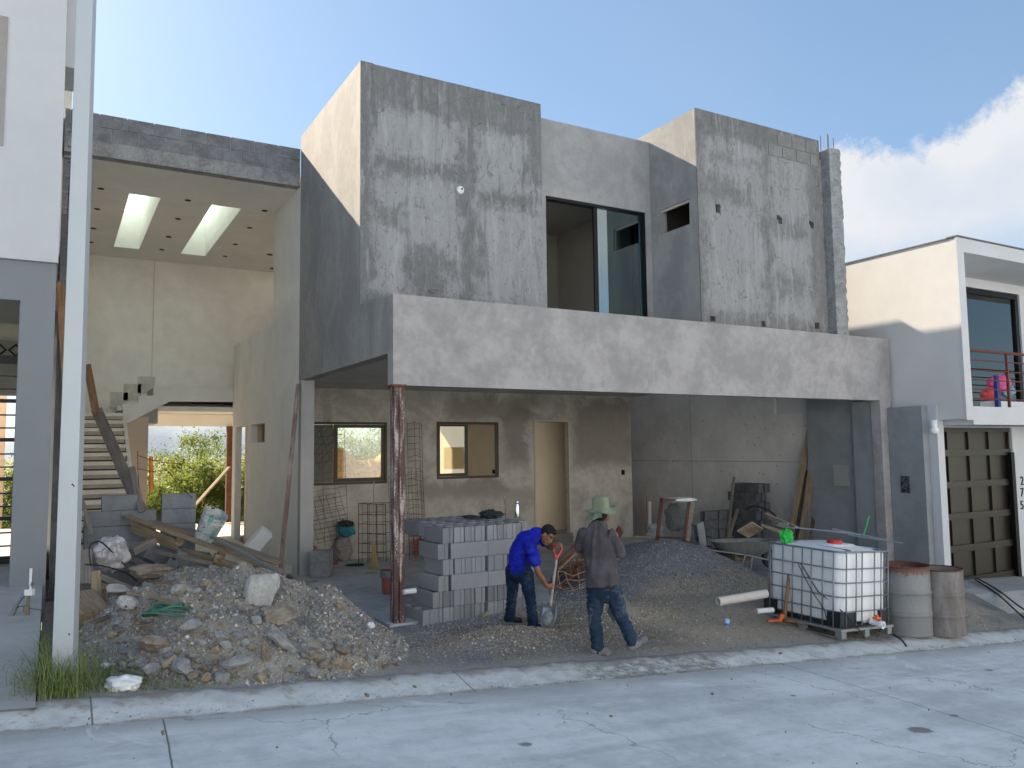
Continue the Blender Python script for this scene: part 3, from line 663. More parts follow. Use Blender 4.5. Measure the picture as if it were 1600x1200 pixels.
# ---- left wing: double height porch with stair
wing_wall_holes = [(18.98, 20.35, -.1, 2.90), (17.25, 18.6, 2.49, 2.90)]
mb = MB(); mb.grid(0, XL+.002, XL+.15, (14.60, 20.72), (-.1, 7.22), wing_wall_holes+[(16.65, 21, 4.94, 8)])
mb.build('wing_wall', m_cem_l, house)
mb = MB(); mb.box(XL+.0, XL+.24, 14.40, 14.578, -.1, 3.568); mb.build('corner_pillar', cem('pillar_plaster', (.40, .40, .385), .1, .8, .1), house)
mb = MB(); mb.box(XL+.30, XL+.36, 17.1, 20.7, .1, 3.5); mb.build('closet_wall', cem('closet_plaster', (.42, .36, .28), .06), house)
mb = MB(); mb.box(.0, 8, 22.1, 22.3, 3.3, 7.218); mb.box(-.12, .02, 15.0, 22.1, .2, 7.9); mb.box(6.72, 6.82, 14.6, 22.1, 3.9, 7.22); mb.build('wing_back_wall', m_inner, house)
MB().box(2.125, 2.145, 22.085, 22.1, 3.92, 7.2).build('wall_joint', cem('joint_plaster', (.62, .60, .55), .04), house)
t = NT('skylight_polycarbonate'); o = t.t.nodes['Material Output']; tr_ = t.node('ShaderNodeBsdfTransparent'); tr_.inputs[0].default_value = (.9, .97, .95, 1); tl_ = t.node('ShaderNodeBsdfTranslucent'); tl_.inputs[0].default_value = (.84, .97, 1, 1)
ms_ = t.node('ShaderNodeMixShader'); ms_.inputs[0].default_value = .84; t.link(tr_.outputs[0], ms_.inputs[1]); t.link(tl_.outputs[0], ms_.inputs[2]); t.link(ms_.outputs[0], o.inputs['Surface']); SKYG = t.m
skys = [(1.13, 1.68, 16.55, 21.0), (2.62, 3.19, 16.55, 21.0)]
mb = MB(); mb.grid(2, 7.22, 7.46, (.02, 5.59), (14.80, 22.35), [(a, b, c_, d_) for a, b, c_, d_ in skys]+[(XL+.0, 7, 14.0, 14.62)]); mb.build('wing_ceiling', cem('ceiling_plaster', (.80, .785, .74), .06, .7, .04), house)
m_shaft = cem('shaft_plaster', (.82, .80, .74), .05, 1, .04)
for a, b, c_, d_ in skys:
    mb = MB(); h0, h1, e = 7.462, 8.12, .08
    mb.box(a-e, a-.001, c_-e, d_+e, h0, h1); mb.box(b+.001, b+e, c_-e, d_+e, h0, h1); mb.box(a, b, c_-e, c_-.001, h0, h1); mb.box(a, b, d_+.001, d_+e, h0, h1)
    mb.box(a-.012, a-.001, c_, d_, 7.225, h0); mb.box(b+.001, b+.012, c_, d_, 7.225, h0); mb.box(a, b, d_+.001, d_+.012, 7.225, h0)
    s_ = mb.build('skylight', m_shaft, house); MB().box(a-.05, b+.05, c_-.05, d_+.05, 8.122, 8.132).build('pane', SKYG, s_)
m_can = plain('recessed_lamp_can', (.03, .028, .025), .5); n_ = 0
for X in (.64, 2.16, 3.63):
    for Y in (16.45, 17.87, 19.47, 20.78):
        mb = MB(); mb.lathe([(.001, 0), (.045, 0), (.056, -.004), (.06, -.010), (.05, -.010), (.043, -.003)], (X, Y, 7.219), 18); mb.build('recessed_lamp', m_can, house)
for X, Y in ((5.0, 21.6), (4.58, 20.1)): MB().lathe([(.001, 0), (.055, 0), (.07, -.004), (.075, -.014)], (X, Y, 7.219), 18).build('recessed_lamp', m_can, house)
# roof edge: poured ring beam and two courses of block
mb = MB(); mb.box(.02, XL-.003, 14.60, 14.80, 7.205, 7.46); mb.build('roof_edge_beam', cem('poured_edge_beam', (.30, .30, .30), .3, 4, .6, fine=40, blot=.5), house)
mb = MB(); rb = np.random.RandomState(2)
for k, (z0, z1, off) in enumerate([(7.462, 7.70, -.15), (7.705, 7.93, .08)]):
    x = off-.4
    while x < XL:
        a, b = max(x+.006, .021), min(x+.41, XL-.004); x += .42
        if b-a > .05: mb.box(a, b, 14.615+rb.uniform(-.006, .006), 14.78, z0+.004, z1-.003)
mb.build('block_parapet', cem('dark_block', (.215, .22, .23), .3, 4, .4, fine=90), house)
MB().box(.022, XL-.005, 14.63, 14.76, 7.464, 7.915).build('parapet_mortar', cem('mortar', (.36, .36, .355), .2, 6, .3), house)
# stair: lower flight with slab treads, upper flight, landing
m_tread = cem('raw_tread', (.72, .69, .62), .12, 2, .1); m_riser = cem('tread_shaded_riser', (.45, .39, .30), .15, 2, .1); m_blue = plain('dark_slate_line', (.03, .038, .055), .7)  # riser brown has the shadow of the tread painted in
tr = MB(); ri = MB(); bl = MB(); NST = 17; RH = .178; TD = .30
zt0 = 3.20; yt = 19.95
for i in range(NST):
    z = zt0-RH*i; y = yt-TD*i
    if z < .3: break
    tr.box(.03, 1.36, y-.035, y+TD-.01, z-.075, z); ri.box(.03, 1.33, y+.0, y+.05, z-RH+.012, z-.077); bl.box(.03, 1.345, y-.01, y+.04, z-RH-.004+.006, z-RH+.03)
st = tr.build('staircase', m_tread, house); ri.build('risers', m_riser, st); bl.build('riser_edge', m_blue, st)
mb = MB(); e_ = zt0-RH*NST
mb.prism([(yt+.3, zt0-.35), (yt+.3, zt0-.08), (yt-TD*NST, e_-.1), (yt-TD*NST, e_-.4)], 0, 1.365, 1.44)
mb.build('stringer', m_tread, st)
zz_ = [onY(px, py, 20.7) for px, py in [(191, 631), (216, 630), (216, 618.5), (240, 618), (240, 604), (366, 608), (366, 627.5), (266, 627), (194, 664)]]
mb = MB(); mb.prism([(p[0], p[2]) for p in zz_[:5]]+[(XL, zz_[5][2]), (XL, zz_[6][2])]+[(p[0], p[2]) for p in zz_[7:]], 1, 20.70, 20.86)
mb.build('stair_stringer_wall', m_cem_l, house)
a_ = zz_[4]
mb = MB(); mb.box(a_[0], 5.58, 20.862, 22.09, a_[2]-.32, a_[2]-.02); mb.box(.03, 1.36, 20.2, 22.09, 3.0, 3.2)
for i in range(3): mb.box(1.36+.27*i, 1.63+.27*i, 20.862, 22.09, 3.0, 3.2+.17*i+.002)
mb.box(4.2, 5.5, 16.3, 20.7, 3.902, 3.91)
mb.build('landing', m_slab, house)
mb = MB()
for i, (px, py) in enumerate([(193, 622), (215, 608), (238, 596)]):
    p = onY(px, py, 20.9); mb.box(p[0]-.22, p[0]+.18, 22.09, 22.098, p[2]-.2, p[2]+.22)
mb.build('wall_base_patch', cem('raw_patch', (.60, .58, .53), .15, 5, .3), house)
mb = MB(); mb.box(1.36, 1.96, 20.72, 20.85, .2, 3.15); mb.build('under_stair_wall', cem('bounce_tinted_plaster', (.60, .49, .40), .05), house)  # pink of bounced light is put into this plaster colour
mb = MB(); mb.box(.03, 1.355, 20.26, 20.4, .2, 3.0); mb.build('under_stair_wall', m_riser, house)
# rear porch: ceiling, lintel, post, floor
mb = MB(); mb.box(1.2, 6.4, 22.3, 25.2, 3.42, 3.55); mb.box(1.2, 6.4, 25.0, 25.2, 3.08, 3.418); mb.box(1.3, 6.4, 20.87, 22.29, 3.3, 3.42)
mb.build('porch_ceiling', cem('porch_ceiling_plaster', (.80, .78, .73), .05), house)
mb = MB(); mb.box(4.5, 4.66, 24.9, 25.06, .25, 3.078); mb.build('porch_post', wood('brown_post', (.17, .085, .05)), house)
mb = MB(); mb.prism([(.02, 14.8), (XL-.02, 14.8), (XL-.02, 20.73), (6.4, 20.73), (6.4, 25.3), (.02, 25.3)], 2, -.2, .22); mb.build('porch_floor', cem('porch_floor_screed', (.55, .50, .43), .08), house)
for px, py in [(309, 642), (373, 643)]:
    p = onZ(px, py, 3.41); MB().lathe([(.001, 0), (.055, 0), (.07, -.004), (.075, -.014)], (p[0], min(p[1], 24.5), 3.419), 14).build('recessed_lamp', m_can, house)
# dark end wall of the boundary with projecting bars
mb = MB(); mb.box(.015, .20, 12.4, 14.98, .1, 5.57); mb.build('boundary_wall', cem('dark_wet_concrete', (.115, .115, .12), .3, 2, .2), house)
mb = MB(); mb.box(.015, .24, 14.99, 15.1, 5.6, 7.88); mb.build('boundary_wall', m_cmu, house)
cage = MB()
for a in ((.11, 13.2), (.16, 13.25)): cage.tube([(a[0]-.03, a[1], 5.4), (a[0]+.015, a[1], 7.1)], .009, 6)
for i in range(7):
    z = 5.62+.235*i; cage.tube([(.06, 13.2, z), (.2, 13.18, z-.01), (.215, 13.25, z), (.2, 13.3, z)], .006, 5)
cage.build('starter_bar', m_rebar, house)

# ------------------------------------------------------------------ right hand neighbour
nb = thing('neighbour_house', 'white and cream modern house with dark sectional garage door at the right edge', 'house', (14.28, 8.5, -.4))
NX = 14.28
mb = MB(); mb.box(NX, NX+.2, 8.502, 22, 2.72, 6.05); mb.box(NX+.0, NX+.2, 9.22, 22, -.6, 2.718); mb.build('side_wall', m_nbwall, nb)
mb = MB(); mb.box(NX-.01, NX+.2, 8.30+.16, 8.50, 2.70, 6.06); mb.box(NX+.2, 24, 8.46, 8.62, 5.80, 6.06); mb.box(NX+.2, 24, 8.46, 8.62, 2.62, 2.95); mb.build('front_frame', m_white, nb)
mb = MB(); mb.box(NX-.02, 24, 8.44, 8.64, 6.062, 6.09); mb.box(NX-.02, NX+.24, 8.64, 22, 6.052, 6.075); mb.build('roof_coping', plain('dark_flashing', (.10, .10, .10), .6), nb)
mb = MB(); mb.box(NX+.202, 24, 8.622, 20, 5.80, 5.98); mb.box(NX+.202, 24, 8.622, 20, 2.62, 2.90); mb.build('balcony_slab', m_white, nb)
mb = MB(); mb.grid(1, 9.75, 9.9, (NX+.2, 24), (2.902, 5.798), [(16.4, 18.72, 2.95, 5.6)]); mb.build('recess_wall', m_white, nb)
mb = MB(); mb.grid(1, 9.78, 9.86, (16.42, 18.70), (2.96, 5.59), [(16.62, 18.58, 3.0, 5.48), (16.5, 16.58, 3, 5.4)]); wdw = mb.build('window_frame', m_alu, nb)
MB().box(16.6, 18.6, 9.83, 9.84, 2.99, 5.5).build('pane', glass('tinted_window_glass', (.26, .30, .30), .06), wdw)
mb = MB(); mb.box(16.45, 20, 12.4, 12.5, 2.9, 5.8); mb.build('room_wall', m_room, nb)
# balcony rail
m_rail = rust('red_brown_rail', (.14, .045, .035), (.10, .04, .03), .3, .5)
mb = MB()
for z, r in [(4.03, .028), (3.85, .012), (3.66, .012), (3.48, .012), (3.30, .012), (3.12, .012)]: mb.tube([(NX+.22, 8.72, z), (24, 8.72, z)], r, 8)
for x in (16.15, 18.2, 20.2): mb.box(x-.02, x+.02, 8.70, 8.745, 2.9, 4.02)
mb.build('balcony_rail', m_rail, nb)
# garage front
mb = MB(); mb.grid(1, 9.40, 9.6, (NX+.2, 24), (-.7, 2.618), [(14.56, 17.42, -.6, 2.60), (18.02, 22, -.6, 2.6)]); mb.build('garage_front_wall', m_white, nb)
m_gar = plain('dark_bronze_metal', (.020, .015, .012), .35, 0., .1, spec=.5)
gd = MB(); g0, g1, gb, gt = 14.57, 17.41, -.46, 2.59; gd.box(g0, g1, 9.50, 9.54, gb, gt)
gp = MB(); rows = 5; colsn = 4
for x in [g0+(g1-g0)*i/colsn for i in range(colsn+1)]: gp.box(max(g0, x-.035), min(g1, x+.035), 9.455, 9.499, gb, gt)
for i in range(rows+1):
    z = gt-(.0 if i == 0 else .48+(i-1)*.62); gp.box(g0, g1, 9.44, 9.454, max(gb, z-.05), min(gt, z+.05)); gp.box(g0, g1, 9.425, 9.4395, max(gb, z-.075), max(gb, z-.045))
garage = gd.build('garage_door', m_gar, nb); gp.build('panel_moulding', m_gar, garage)
MB().box(17.28, 17.40, 9.36, 9.424, gb, gt-.5).build('dark_gasket', m_black, garage)
mb = MB(); mb.box(18.03, 21.9, 9.5, 9.54, -.6, 2.59)
g2_ = mb.build('garage_door', m_gar, nb)
mb = MB(); mb.box(NX-.03, NX+.17, 9.02, 9.218, -.6, 3.0); mb.build('white_pilaster', m_white, nb)
mb = MB(); mb.box(NX-.02, 14.55, 9.221, 9.39, 2.69, 2.715); mb.build('drip_edge', plain('dark_flashing2', (.08, .08, .08), .6), nb)
p = onY(1456, 664, 9.0)
mb = MB(); mb.lathe([(.001, .09), (.055, .09), (.055, -.04), (.04, -.06)], (p[0], 8.96, p[2]), 16); lf = mb.build('wall_lamp', plain('white_lamp_body', (.75, .75, .75), .5), nb, smooth=True)
MB().lathe([(.045, -.05), (.075, -.075), (.08, -.11), (.06, -.15), (.001, -.165)], (p[0], 8.96, p[2]), 16).build('lamp_globe', plain('lamp_globe', (.8, .8, .78), .3), lf, smooth=True)
# house number 275 down the post between the garage doors
for ch, py in (('2', 752), ('7', 770), ('5', 790)):
    cu = bpy.data.curves.new('number', 'FONT'); cu.body = ch; cu.size = .26; cu.extrude = .006; cu.align_x = 'CENTER'; cu.align_y = 'CENTER'
    tmp = bpy.data.objects.new('tmp', cu); col.objects.link(tmp); bpy.context.view_layer.update()
    me = bpy.data.meshes.new_from_object(tmp); bpy.data.objects.remove(tmp); me.materials.append(m_black)
    p = onY(1595, py, 9.39); o = bpy.data.objects.new('number_digit', me); col.objects.link(o); o.parent = nb
    o.location = (p[0]+.05-WL[nb.name][0], 9.39-WL[nb.name][1], p[2]-WL[nb.name][2]); o.rotation_euler = (R_(90), 0, 0); WL[o.name] = WL[nb.name]
# pot plant and pink flowers on the balcony are things of their own (later)

# side boundary wall of poured concrete
t = NT('pocked_poured_concrete', .9); X, Y, Z = t.xyz(); n = t.noise(.9, 5, .6); n2 = t.noise(6, 6, .65)
c = t.mix(t.step(t.add(t.mul(n, .7), t.mul(n2, .3)), .35, .65), (.54, .535, .53), (.68, .67, .66))
pk = t.M('LESS_THAN', t.voro(5.5, stretch=(1, 1, .75)), .085); pk = t.mul(pk, t.step(t.noise(1.6, 2), .38, .46)); pk2 = t.M('LESS_THAN', t.voro(13), .07)
c = t.mix(t.mul(t.mx(pk, t.mul(pk2, t.step(n, .5, .55))), .8), c, (.07, .068, .065))
for lv in (1.93,): c = t.mix(t.mul(t.sub(1., t.step(t.M('ABSOLUTE', t.sub(Z, lv)), .006, .014)), .6), c, (.2, .195, .19))
for lv in (15.6,): c = t.mix(t.mul(t.sub(1., t.step(t.M('ABSOLUTE', t.sub(Y, lv)), .01, .02)), .5), c, (.22, .21, .205))
c = t.mix(t.mul(t.sub(1., t.step(t.add(Z, t.mul(t.sub(n2, .5), 1.)), .4, 1.0)), .35), c, (.34, .30, .24))
t.color(c); t.bump(n2, .15, .02)
mb = MB(); mb.prism([(11.0, -.6), (24, -.6), (24, 4.3), (12.83, 4.1), (12.83, 2.98), (11.0, 3.02)], 0, 14.20, 14.275)
bw = mb.build('boundary_wall', t.m, label='tall poured concrete boundary wall with dark pock marks beside the side yard', cat='wall')

# ------------------------------------------------------------------ left hand neighbour
lh = thing('neighbour_house', 'white upper storey over grey pillar of the house cut off by the left edge', 'house', (-1, 11.1, .7))
mb = MB(); mb.grid(1, 11.08, 11.28, (-13, -.005), (4.60, 9.2), [(-3.0, -.62, 5.95, 7.55)]); mb.box(-.2, -.006, 11.282, 19.5, 4.60, 9.2); mb.box(-13, -.21, 11.29, 19.5, 4.6, 4.75); mb.box(-13, -.2, 19.3, 19.5, 4.76, 9.2); mb.box(-13, -.21, 11.29, 19.3, 8.9, 9.1)
mb.build('upper_wall', m_white, lh)
mb = MB(); mb.box(-3.0, -.62, 11.16, 11.2, 5.95, 7.55); lw = mb.build('window', glass('neighbour_glass', (.5, .5, .48), .25), lh)
mb = MB(); mb.grid(1, 11.06, 11.15, (-3.0, -.62), (5.95, 7.55), [(-2.9, -.72, 6.05, 7.45)]); mb.build('window_frame', plain('grey_frame', (.3, .29, .27), .5), lw)
mb = MB(); mb.grid(1, 11.16, 11.42, (-13, -.02), (.3, 4.598), [(-6, -.385, 0, 4.12)]); mb.box(-.40, -.03, 11.422, 11.6, .3, 4.59); mb.build('ground_floor_wall', m_wgrey, lh)
mb = MB(); mb.box(-6, -.39, 11.43, 18, 4.14, 4.3); mb.box(-6, -.39, 15.4, 15.55, 3.25, 4.14); mb.build('porch_ceiling', cem('porch_ceiling_grey', (.25, .26, .25), .05), lh)
mb = MB(); mb.box(-13, .13, 10.5, 19.7, 9.20, 9.42); mb.box(.0, .12, 11.8, 12.6, 7.4, 9.19); mb.build('roof_eave', m_white, lh)
# light fixture under the eave of the neighbour; louvred gate behind the pillar
gate = thing('slatted_gate', 'dark horizontal slat gate seen behind the grey pillar at the left edge', 'gate', (-2, 13.5, .6))
mb = MB(); z = .8
k = 0
while z < 3.7:
    h = .055 if k % 3 == 0 else .022; mb.box(-4, -.1, 13.5, 13.54, z, z+h); z += .185; k += 1
mb.build('slats', m_black, gate)
for z0_, z1_ in ((3.60, 3.70), (.75, .80)): MB().box(-4, -.1, 13.49, 13.55, z0_, z1_).build('gate_rail', m_black, gate)
mb = MB()
for i in range(14): mb.tube([(-.3-.2*i, 13.52, 3.70), (-.22-.2*i, 13.52, 3.78), (-.3-.2*i, 13.52, 3.86), (-.38-.2*i, 13.52, 3.78)], .02, 6, closed=True)
mb.build('scrollwork', m_black, gate)
mb = MB(); mb.box(-1.9, -1.05, 24, 24.3, -2, 8)
mb.build('garden_wall', cem('peach_render', (.72, .52, .40), .06), label='peach coloured wall section behind the slatted gate at far left', cat='wall')
# ------------------------------------------------------------------ white street post
sp_ = MB(); b = onZ(100.5, 1062, .42); zt = 8.6
M = Matrix.Rotation(R_(-16), 3, 'Z')
def ring(c, s, z): return [(c[0]+M[0][0]*a*s+M[0][1]*d*s, c[1]+M[1][0]*a*s+M[1][1]*d*s, z) for a, d in ((-1, -1), (1, -1), (1, 1), (-1, 1))]
post = thing('street_lamp_post', 'tall square white metal street post rising past the top of the photo', 'post', (b[0], b[1], .40))
q = atd(134, 0, (np.array(b)-CAM)@_f)
sp_.add(ring(b, .078, .30)+ring((b[0]+.0, b[1]), .058, zt), [(0, 1, 5, 4), (1, 2, 6, 5), (2, 3, 7, 6), (3, 0, 4, 7), (4, 5, 6, 7)])
sp_.build('shaft', plain('white_post_paint', (.43, .47, .50), .45, .1, .05, 3), post, bevel=.006)
mb = MB()
for px, py in [(108, 991), (113, 757), (115, 759)]:
    p = atd(px, py, (np.array(b)-CAM)@_f-.085); mb.obox(p, (.012, .012, .012))
mb.build('bolt_hole', m_dark, post)
MB().box(b[0]-.1, b[0]+.1, b[1]-.1, b[1]+.1, .25, .42).build('footing', m_slab, post)

# ------------------------------------------------------------------ house fronts added behind the viewer to bounce light onto the facade
opp = thing('bounce_house_front', 'row of pale house fronts added out of view across the street to bounce light', 'house', (5, -11, 0))
mb = MB(); mb.grid(1, -11.4, -11.0, (-34, 44), (-3, 8.6), [(-28+8*i, -26+8*i, .2 if i % 2 else 1.2, 2.5) for i in range(9)]+[(-28+8*i, -26.5+8*i, 4.2, 5.4) for i in range(9)])
mb.build('front_wall', cem('pale_bounce_render', (.70, .77, .86), .06), opp)  # cool pale colour set for the light it throws back
mb = MB(); mb.box(-33, 43, -11.9, -11.6, -3, 7); mb.build('window_glass', m_alu, opp)
# ------------------------------------------------------------------ stones and gravel
def stone_mesh(seed, sub=2, flat=.7, jag=.25, slab=False):
    bm = bmesh.new(); bmesh.ops.create_icosphere(bm, subdivisions=sub, radius=1.)
    r = np.random.RandomState(seed); o = Vector(r.uniform(-50, 50, 3)); pl = [(Vector(r.normal(size=3)).normalized(), r.uniform(.48, .8)) for _ in range(15)]
    for v in bm.verts:
        d = v.co.normalized(); k = 1.
        for n_, h in pl:
            q = d.dot(n_)
            if q > 1e-3: k = min(k, h/q)
        k *= 1+jag*.5*mnoise.noise(d*2+o)+jag*.25*mnoise.noise(d*5+o)
        v.co = d*k
    sx, sy, sz = (1, r.uniform(.6, .95), flat*r.uniform(.7, 1.)) if not slab else (1, r.uniform(.55, .8), .28)
    for v in bm.verts: v.co = Vector((v.co.x*sx, v.co.y*sy, v.co.z*sz))
    me = bpy.data.meshes.new('stone'); bm.to_mesh(me); bm.free(); return me
def rock_mat(name, c, c2):
    t = NT(name, .95); v = t.obj; n = t.noise(2.2, 7, .7, v); n2 = t.noise(9, 6, .7, v)
    t.color(t.mix(t.step(n, .38, .62), t.mix(n2, tint(c, .6), tint(c, 1.25)), t.mix(n2, tint(c2, .6), tint(c2, 1.3)))); t.bump(t.add(n2, t.mul(n, .5)), .9, .05); return t.m
m_rgrey = rock_mat('grey_rubble', (.36, .37, .375), (.52, .52, .51)); m_rtan = rock_mat('tan_limestone', (.50, .39, .25), (.66, .57, .43)); m_rpale = rock_mat('pale_rubble', (.54, .54, .52), (.70, .69, .66)); m_rbrown = rock_mat('brown_stone', (.32, .25, .18), (.48, .42, .36))
bases = {}
for nm, mm in (('g', m_rgrey), ('t', m_rtan), ('p', m_rpale), ('b', m_rbrown)):
    bases[nm] = []
    for i in range(6):
        me = stone_mesh(i*7+ord(nm), 3, .72); me.materials.append(mm); bases[nm].append(me)
    for i in range(3):
        me = stone_mesh(100+i*7+ord(nm), 3, .4, slab=True); me.materials.append(mm); bases[nm].append(me)
ROCKS = []
def rock(px, py, wpx, kind, label, group=None, name='rock', slab=None, sink=.05, rot=None, sq=None):
    p = hit(px, py); d = (p-CAM)@_f; r = wpx/FOC*d/2*1.45
    k = rng.randint(6) if slab is None else 6+slab
    o = bpy.data.objects.new(name, bases[kind][k]); col.objects.link(o); WL[o.name] = np.zeros(3)
    o.scale = sq if sq is not None else (r, r, r)
    if sq is not None: o.scale = tuple(r*s for s in sq)
    o.rotation_euler = rot or (rng.uniform(-.5, .5), rng.uniform(-.5, .5), rng.uniform(0, 6.28))
    zc = H(p[0], p[1]); o.location = (p[0], p[1], zc+r*(.32-sink))
    setp(o, label, 'rock', group); ROCKS.append((p[0], p[1], r)); return o
# the pieces one can point to
rock(411, 946, 62, 'p', 'big pale slab of broken concrete leaning high on the right of the rubble heap', name='concrete_chunk', rot=(-.25, -.35, -.45), sq=(.95, .5, 1.15), sink=-.25)
rock(243, 905, 70, 'b', 'wide brownish concrete lump on the left shoulder of the rubble heap', name='concrete_chunk', rot=(.3, .1, .2), sq=(1, .8, .5))
rock(196, 952, 36, 'p', 'round knobbly lump of pale concrete behind the standing pallet', name='concrete_chunk', sink=-.1)
rock(440, 1020, 60, 'g', 'long grey wedge of broken concrete pointing up at the foot of the heap', name='concrete_chunk', rot=(.2, .7, -.4), sq=(1, .5, .4), sink=-.1)
rock(415, 1035, 46, 'b', 'dark upright concrete splinter beside the long grey wedge', name='concrete_chunk', rot=(.1, 1.1, .9), sq=(1, .4, .4), sink=-.1)
rock(372, 1044, 50, 'g', 'flat grey blue slab lying level in the row of stones at the kerb', name='concrete_chunk', slab=0, rot=(.1, .1, .3), sq=(1, 1, 1.2))
rock(284, 1052, 42, 'g', 'broad grey blue stone left of the tan boulders by the kerb', slab=1, rot=(.25, .1, 1.), sq=(1, 1, 1.5))
rock(239, 1018, 46, 'b', 'brown tinged boulder in the lower left of the rubble heap')
rock(237, 1055, 34, 'g', 'grey stone directly behind the crumpled white bag')
rock(491, 1028, 28, 'b', 'largest round brown stone at the right foot of the rubble heap', rot=(.2, .1, .3))
rock(484, 1056, 32, 'g', 'grey cement crusted stone lowest on the kerb below the brown stone')
rock(407, 1063, 20, 't', 'smooth tan stone closest to the kerb below the long grey wedge')
rock(346, 1064, 30, 'g', 'blocky blue grey stone resting against the kerb, right of the square tan one')
rock(323, 1062, 22, 't', 'square tan stone at the kerb, front of the heap')
rock(299, 1062, 20, 'b', 'darker brown cube shaped stone just left of the square tan one')
rock(541, 1043, 20, 't', 'bright tan stone at the right end of the kerb row')
rock(526, 1040, 20, 't', 'pale tan stone touching the bright tan one on its left')
rock(505, 1044, 20, 'b', 'rounded brown grey stone between the biggest brown stone and the tan pair')
rock(279, 930, 26, 'p', 'white angular stone next to the coil of green hose', sink=-.1)
rock(183, 941, 44, 'p', 'flat pale blue slab lying across the pallet wood', name='concrete_chunk', slab=2, rot=(.3, .2, .5), sq=(1, .8, .7), sink=-.3)
rock(528, 951, 16, 't', 'small tan stone alone on the right slope of the gravel heap')
rock(758, 963, 14, 't', 'whitish stone at the base of the block stack beside the blue shirted worker')
rock(300, 985, 40, 'g', 'half buried flat grey slab in the middle of the heap', slab=0, rot=(.4, .1, .5), sq=(1, 1, 1.5))
rock(440, 968, 60, 'b', 'half buried sand coloured slab under the big pale concrete piece', slab=1, rot=(.35, .1, .2), sq=(1, .8, 1.2), sink=.1)
rock(254, 1147, 10, 'b', 'small brown stone lying on the road beside the joint')
rock(573, 1088, 9, 'b', 'single brown pebble on the gutter line below the heap')
# many that nothing tells apart
def free(px, py, w): 
    p = hit(px, py); return all((p[0]-a)**2+(p[1]-b)**2 > (r*.75)**2 for a, b, r in ROCKS)
gid = {'t': ('fist sized tan limestone among the rubble of the heap', 'tan stones strewn over the rubble heap'), 'g': ('grey broken concrete piece among the rubble of the heap', 'grey pieces strewn over the rubble heap'),
       'b': ('brownish stone among the rubble of the heap', 'brown stones strewn over the rubble heap'), 'p': ('pale chalky piece among the rubble of the heap', 'pale pieces strewn over the rubble heap')}
rr = np.random.RandomState(11)
for i in range(400):
    u = rr.uniform(); px = 160+u*480; lo = 1073-(px-160)*.068
    hi = 1000-(px-160)*.02 if px < 450 else lo-60
    py = lo-abs(rr.normal())*34 if rr.uniform() < .62 else rr.uniform(900, lo)
    if py < np.interp(px, [160, 200, 240, 420, 600, 640], [980, 930, 905, 915, 1035, 1050]): continue
    wpx = rr.gamma(3.2, 2.6)+4
    if px > 440 and py < lo-45: wpx *= .55
    wpx = min(wpx, 26)
    if not free(px, py, wpx): continue
    k = rr.choice(['t', 'g', 'b', 'p'], p=[.27, .40, .15, .18]); lb, gr = gid[k]
    rock(px, py-wpx*.2, wpx, k, lb, gr, sink=.06)
    if len(ROCKS) > 215: break
for (px, py, w_) in [(608, 1062, 6), (648, 1075, 7), (705, 1086, 5), (585, 1028, 9), (600, 1045, 8), (620, 1040, 10), (560, 1056, 7), (655, 1035, 8), (1113, 1085, 5), (955, 1121, 6), (1220, 1022, 6)]:
    rock(px, py, w_, 'b', 'loose pebble on the kerb and road in front of the heap', 'loose pebbles on the kerb and road', name='pebble')

# gravel, grit and dirt crumbs: nobody could count them
ICO = None
def gravel(name, pts, sizes, tones, label=None, cat='gravel', seed=0, parent=None):
    """one mesh of many little jittered stones; tones = linear rgb per stone"""
    r = np.random.RandomState(seed); bm = bmesh.new(); bmesh.ops.create_icosphere(bm, subdivisions=1, radius=1.)
    V = np.array([v.co[:] for v in bm.verts]); F = np.array([[v.index for v in f.verts] for f in bm.faces]); bm.free()
    O = np.array([(0, 0, 1), (0, 0, -1), (1, 0, 0), (-1, 0, 0), (0, 1, 0), (0, -1, 0)], float); OF = np.array([(0, 2, 4), (0, 4, 3), (0, 3, 5), (0, 5, 2), (1, 4, 2), (1, 3, 4), (1, 5, 3), (1, 2, 5)])
    V, F = O, OF
    n = len(pts); nv = len(V); q = r.normal(size=(n, 4)); q /= np.linalg.norm(q, axis=1)[:, None]
    w_, x, y, z = q.T
    Rm = np.stack([1-2*(y*y+z*z), 2*(x*y-z*w_), 2*(x*z+y*w_), 2*(x*y+z*w_), 1-2*(x*x+z*z), 2*(y*z-x*w_), 2*(x*z-y*w_), 2*(y*z+x*w_), 1-2*(x*x+y*y)], 1).reshape(n, 3, 3)
    J = V[None]*(r.uniform(.55, 1.25, (n, nv, 1)))*r.uniform(.6, 1.2, (n, 1, 3))
    P = np.einsum('nij,nvj->nvi', Rm, J)*np.asarray(sizes)[:, None, None]+np.asarray(pts)[:, None, :]
    me = bpy.data.meshes.new(name); me.vertices.add(n*nv); me.vertices.foreach_set('co', P.reshape(-1))
    fi = (F[None]+np.arange(n)[:, None, None]*nv).reshape(-1); nf = n*len(F)
    me.loops.add(nf*3); me.loops.foreach_set('vertex_index', fi.astype(np.int32)); me.polygons.add(nf)
    me.polygons.foreach_set('loop_start', np.arange(0, nf*3, 3, dtype=np.int32)); me.polygons.foreach_set('loop_total', np.full(nf, 3, np.int32))
    me.update(calc_edges=True)
    ca = me.color_attributes.new('tone', 'FLOAT_COLOR', 'POINT'); c4 = np.ones((n, nv, 4)); c4[:, :, :3] = np.asarray(tones)[:, None, :]; ca.data.foreach_set('color', c4.reshape(-1))
    me.materials.append(m_grav); me.validate()
    o = bpy.data.objects.new(name, me); col.objects.link(o); WL[o.name] = np.zeros(3)
    if parent is None: setp(o, label, cat, kind='stuff')
    return o
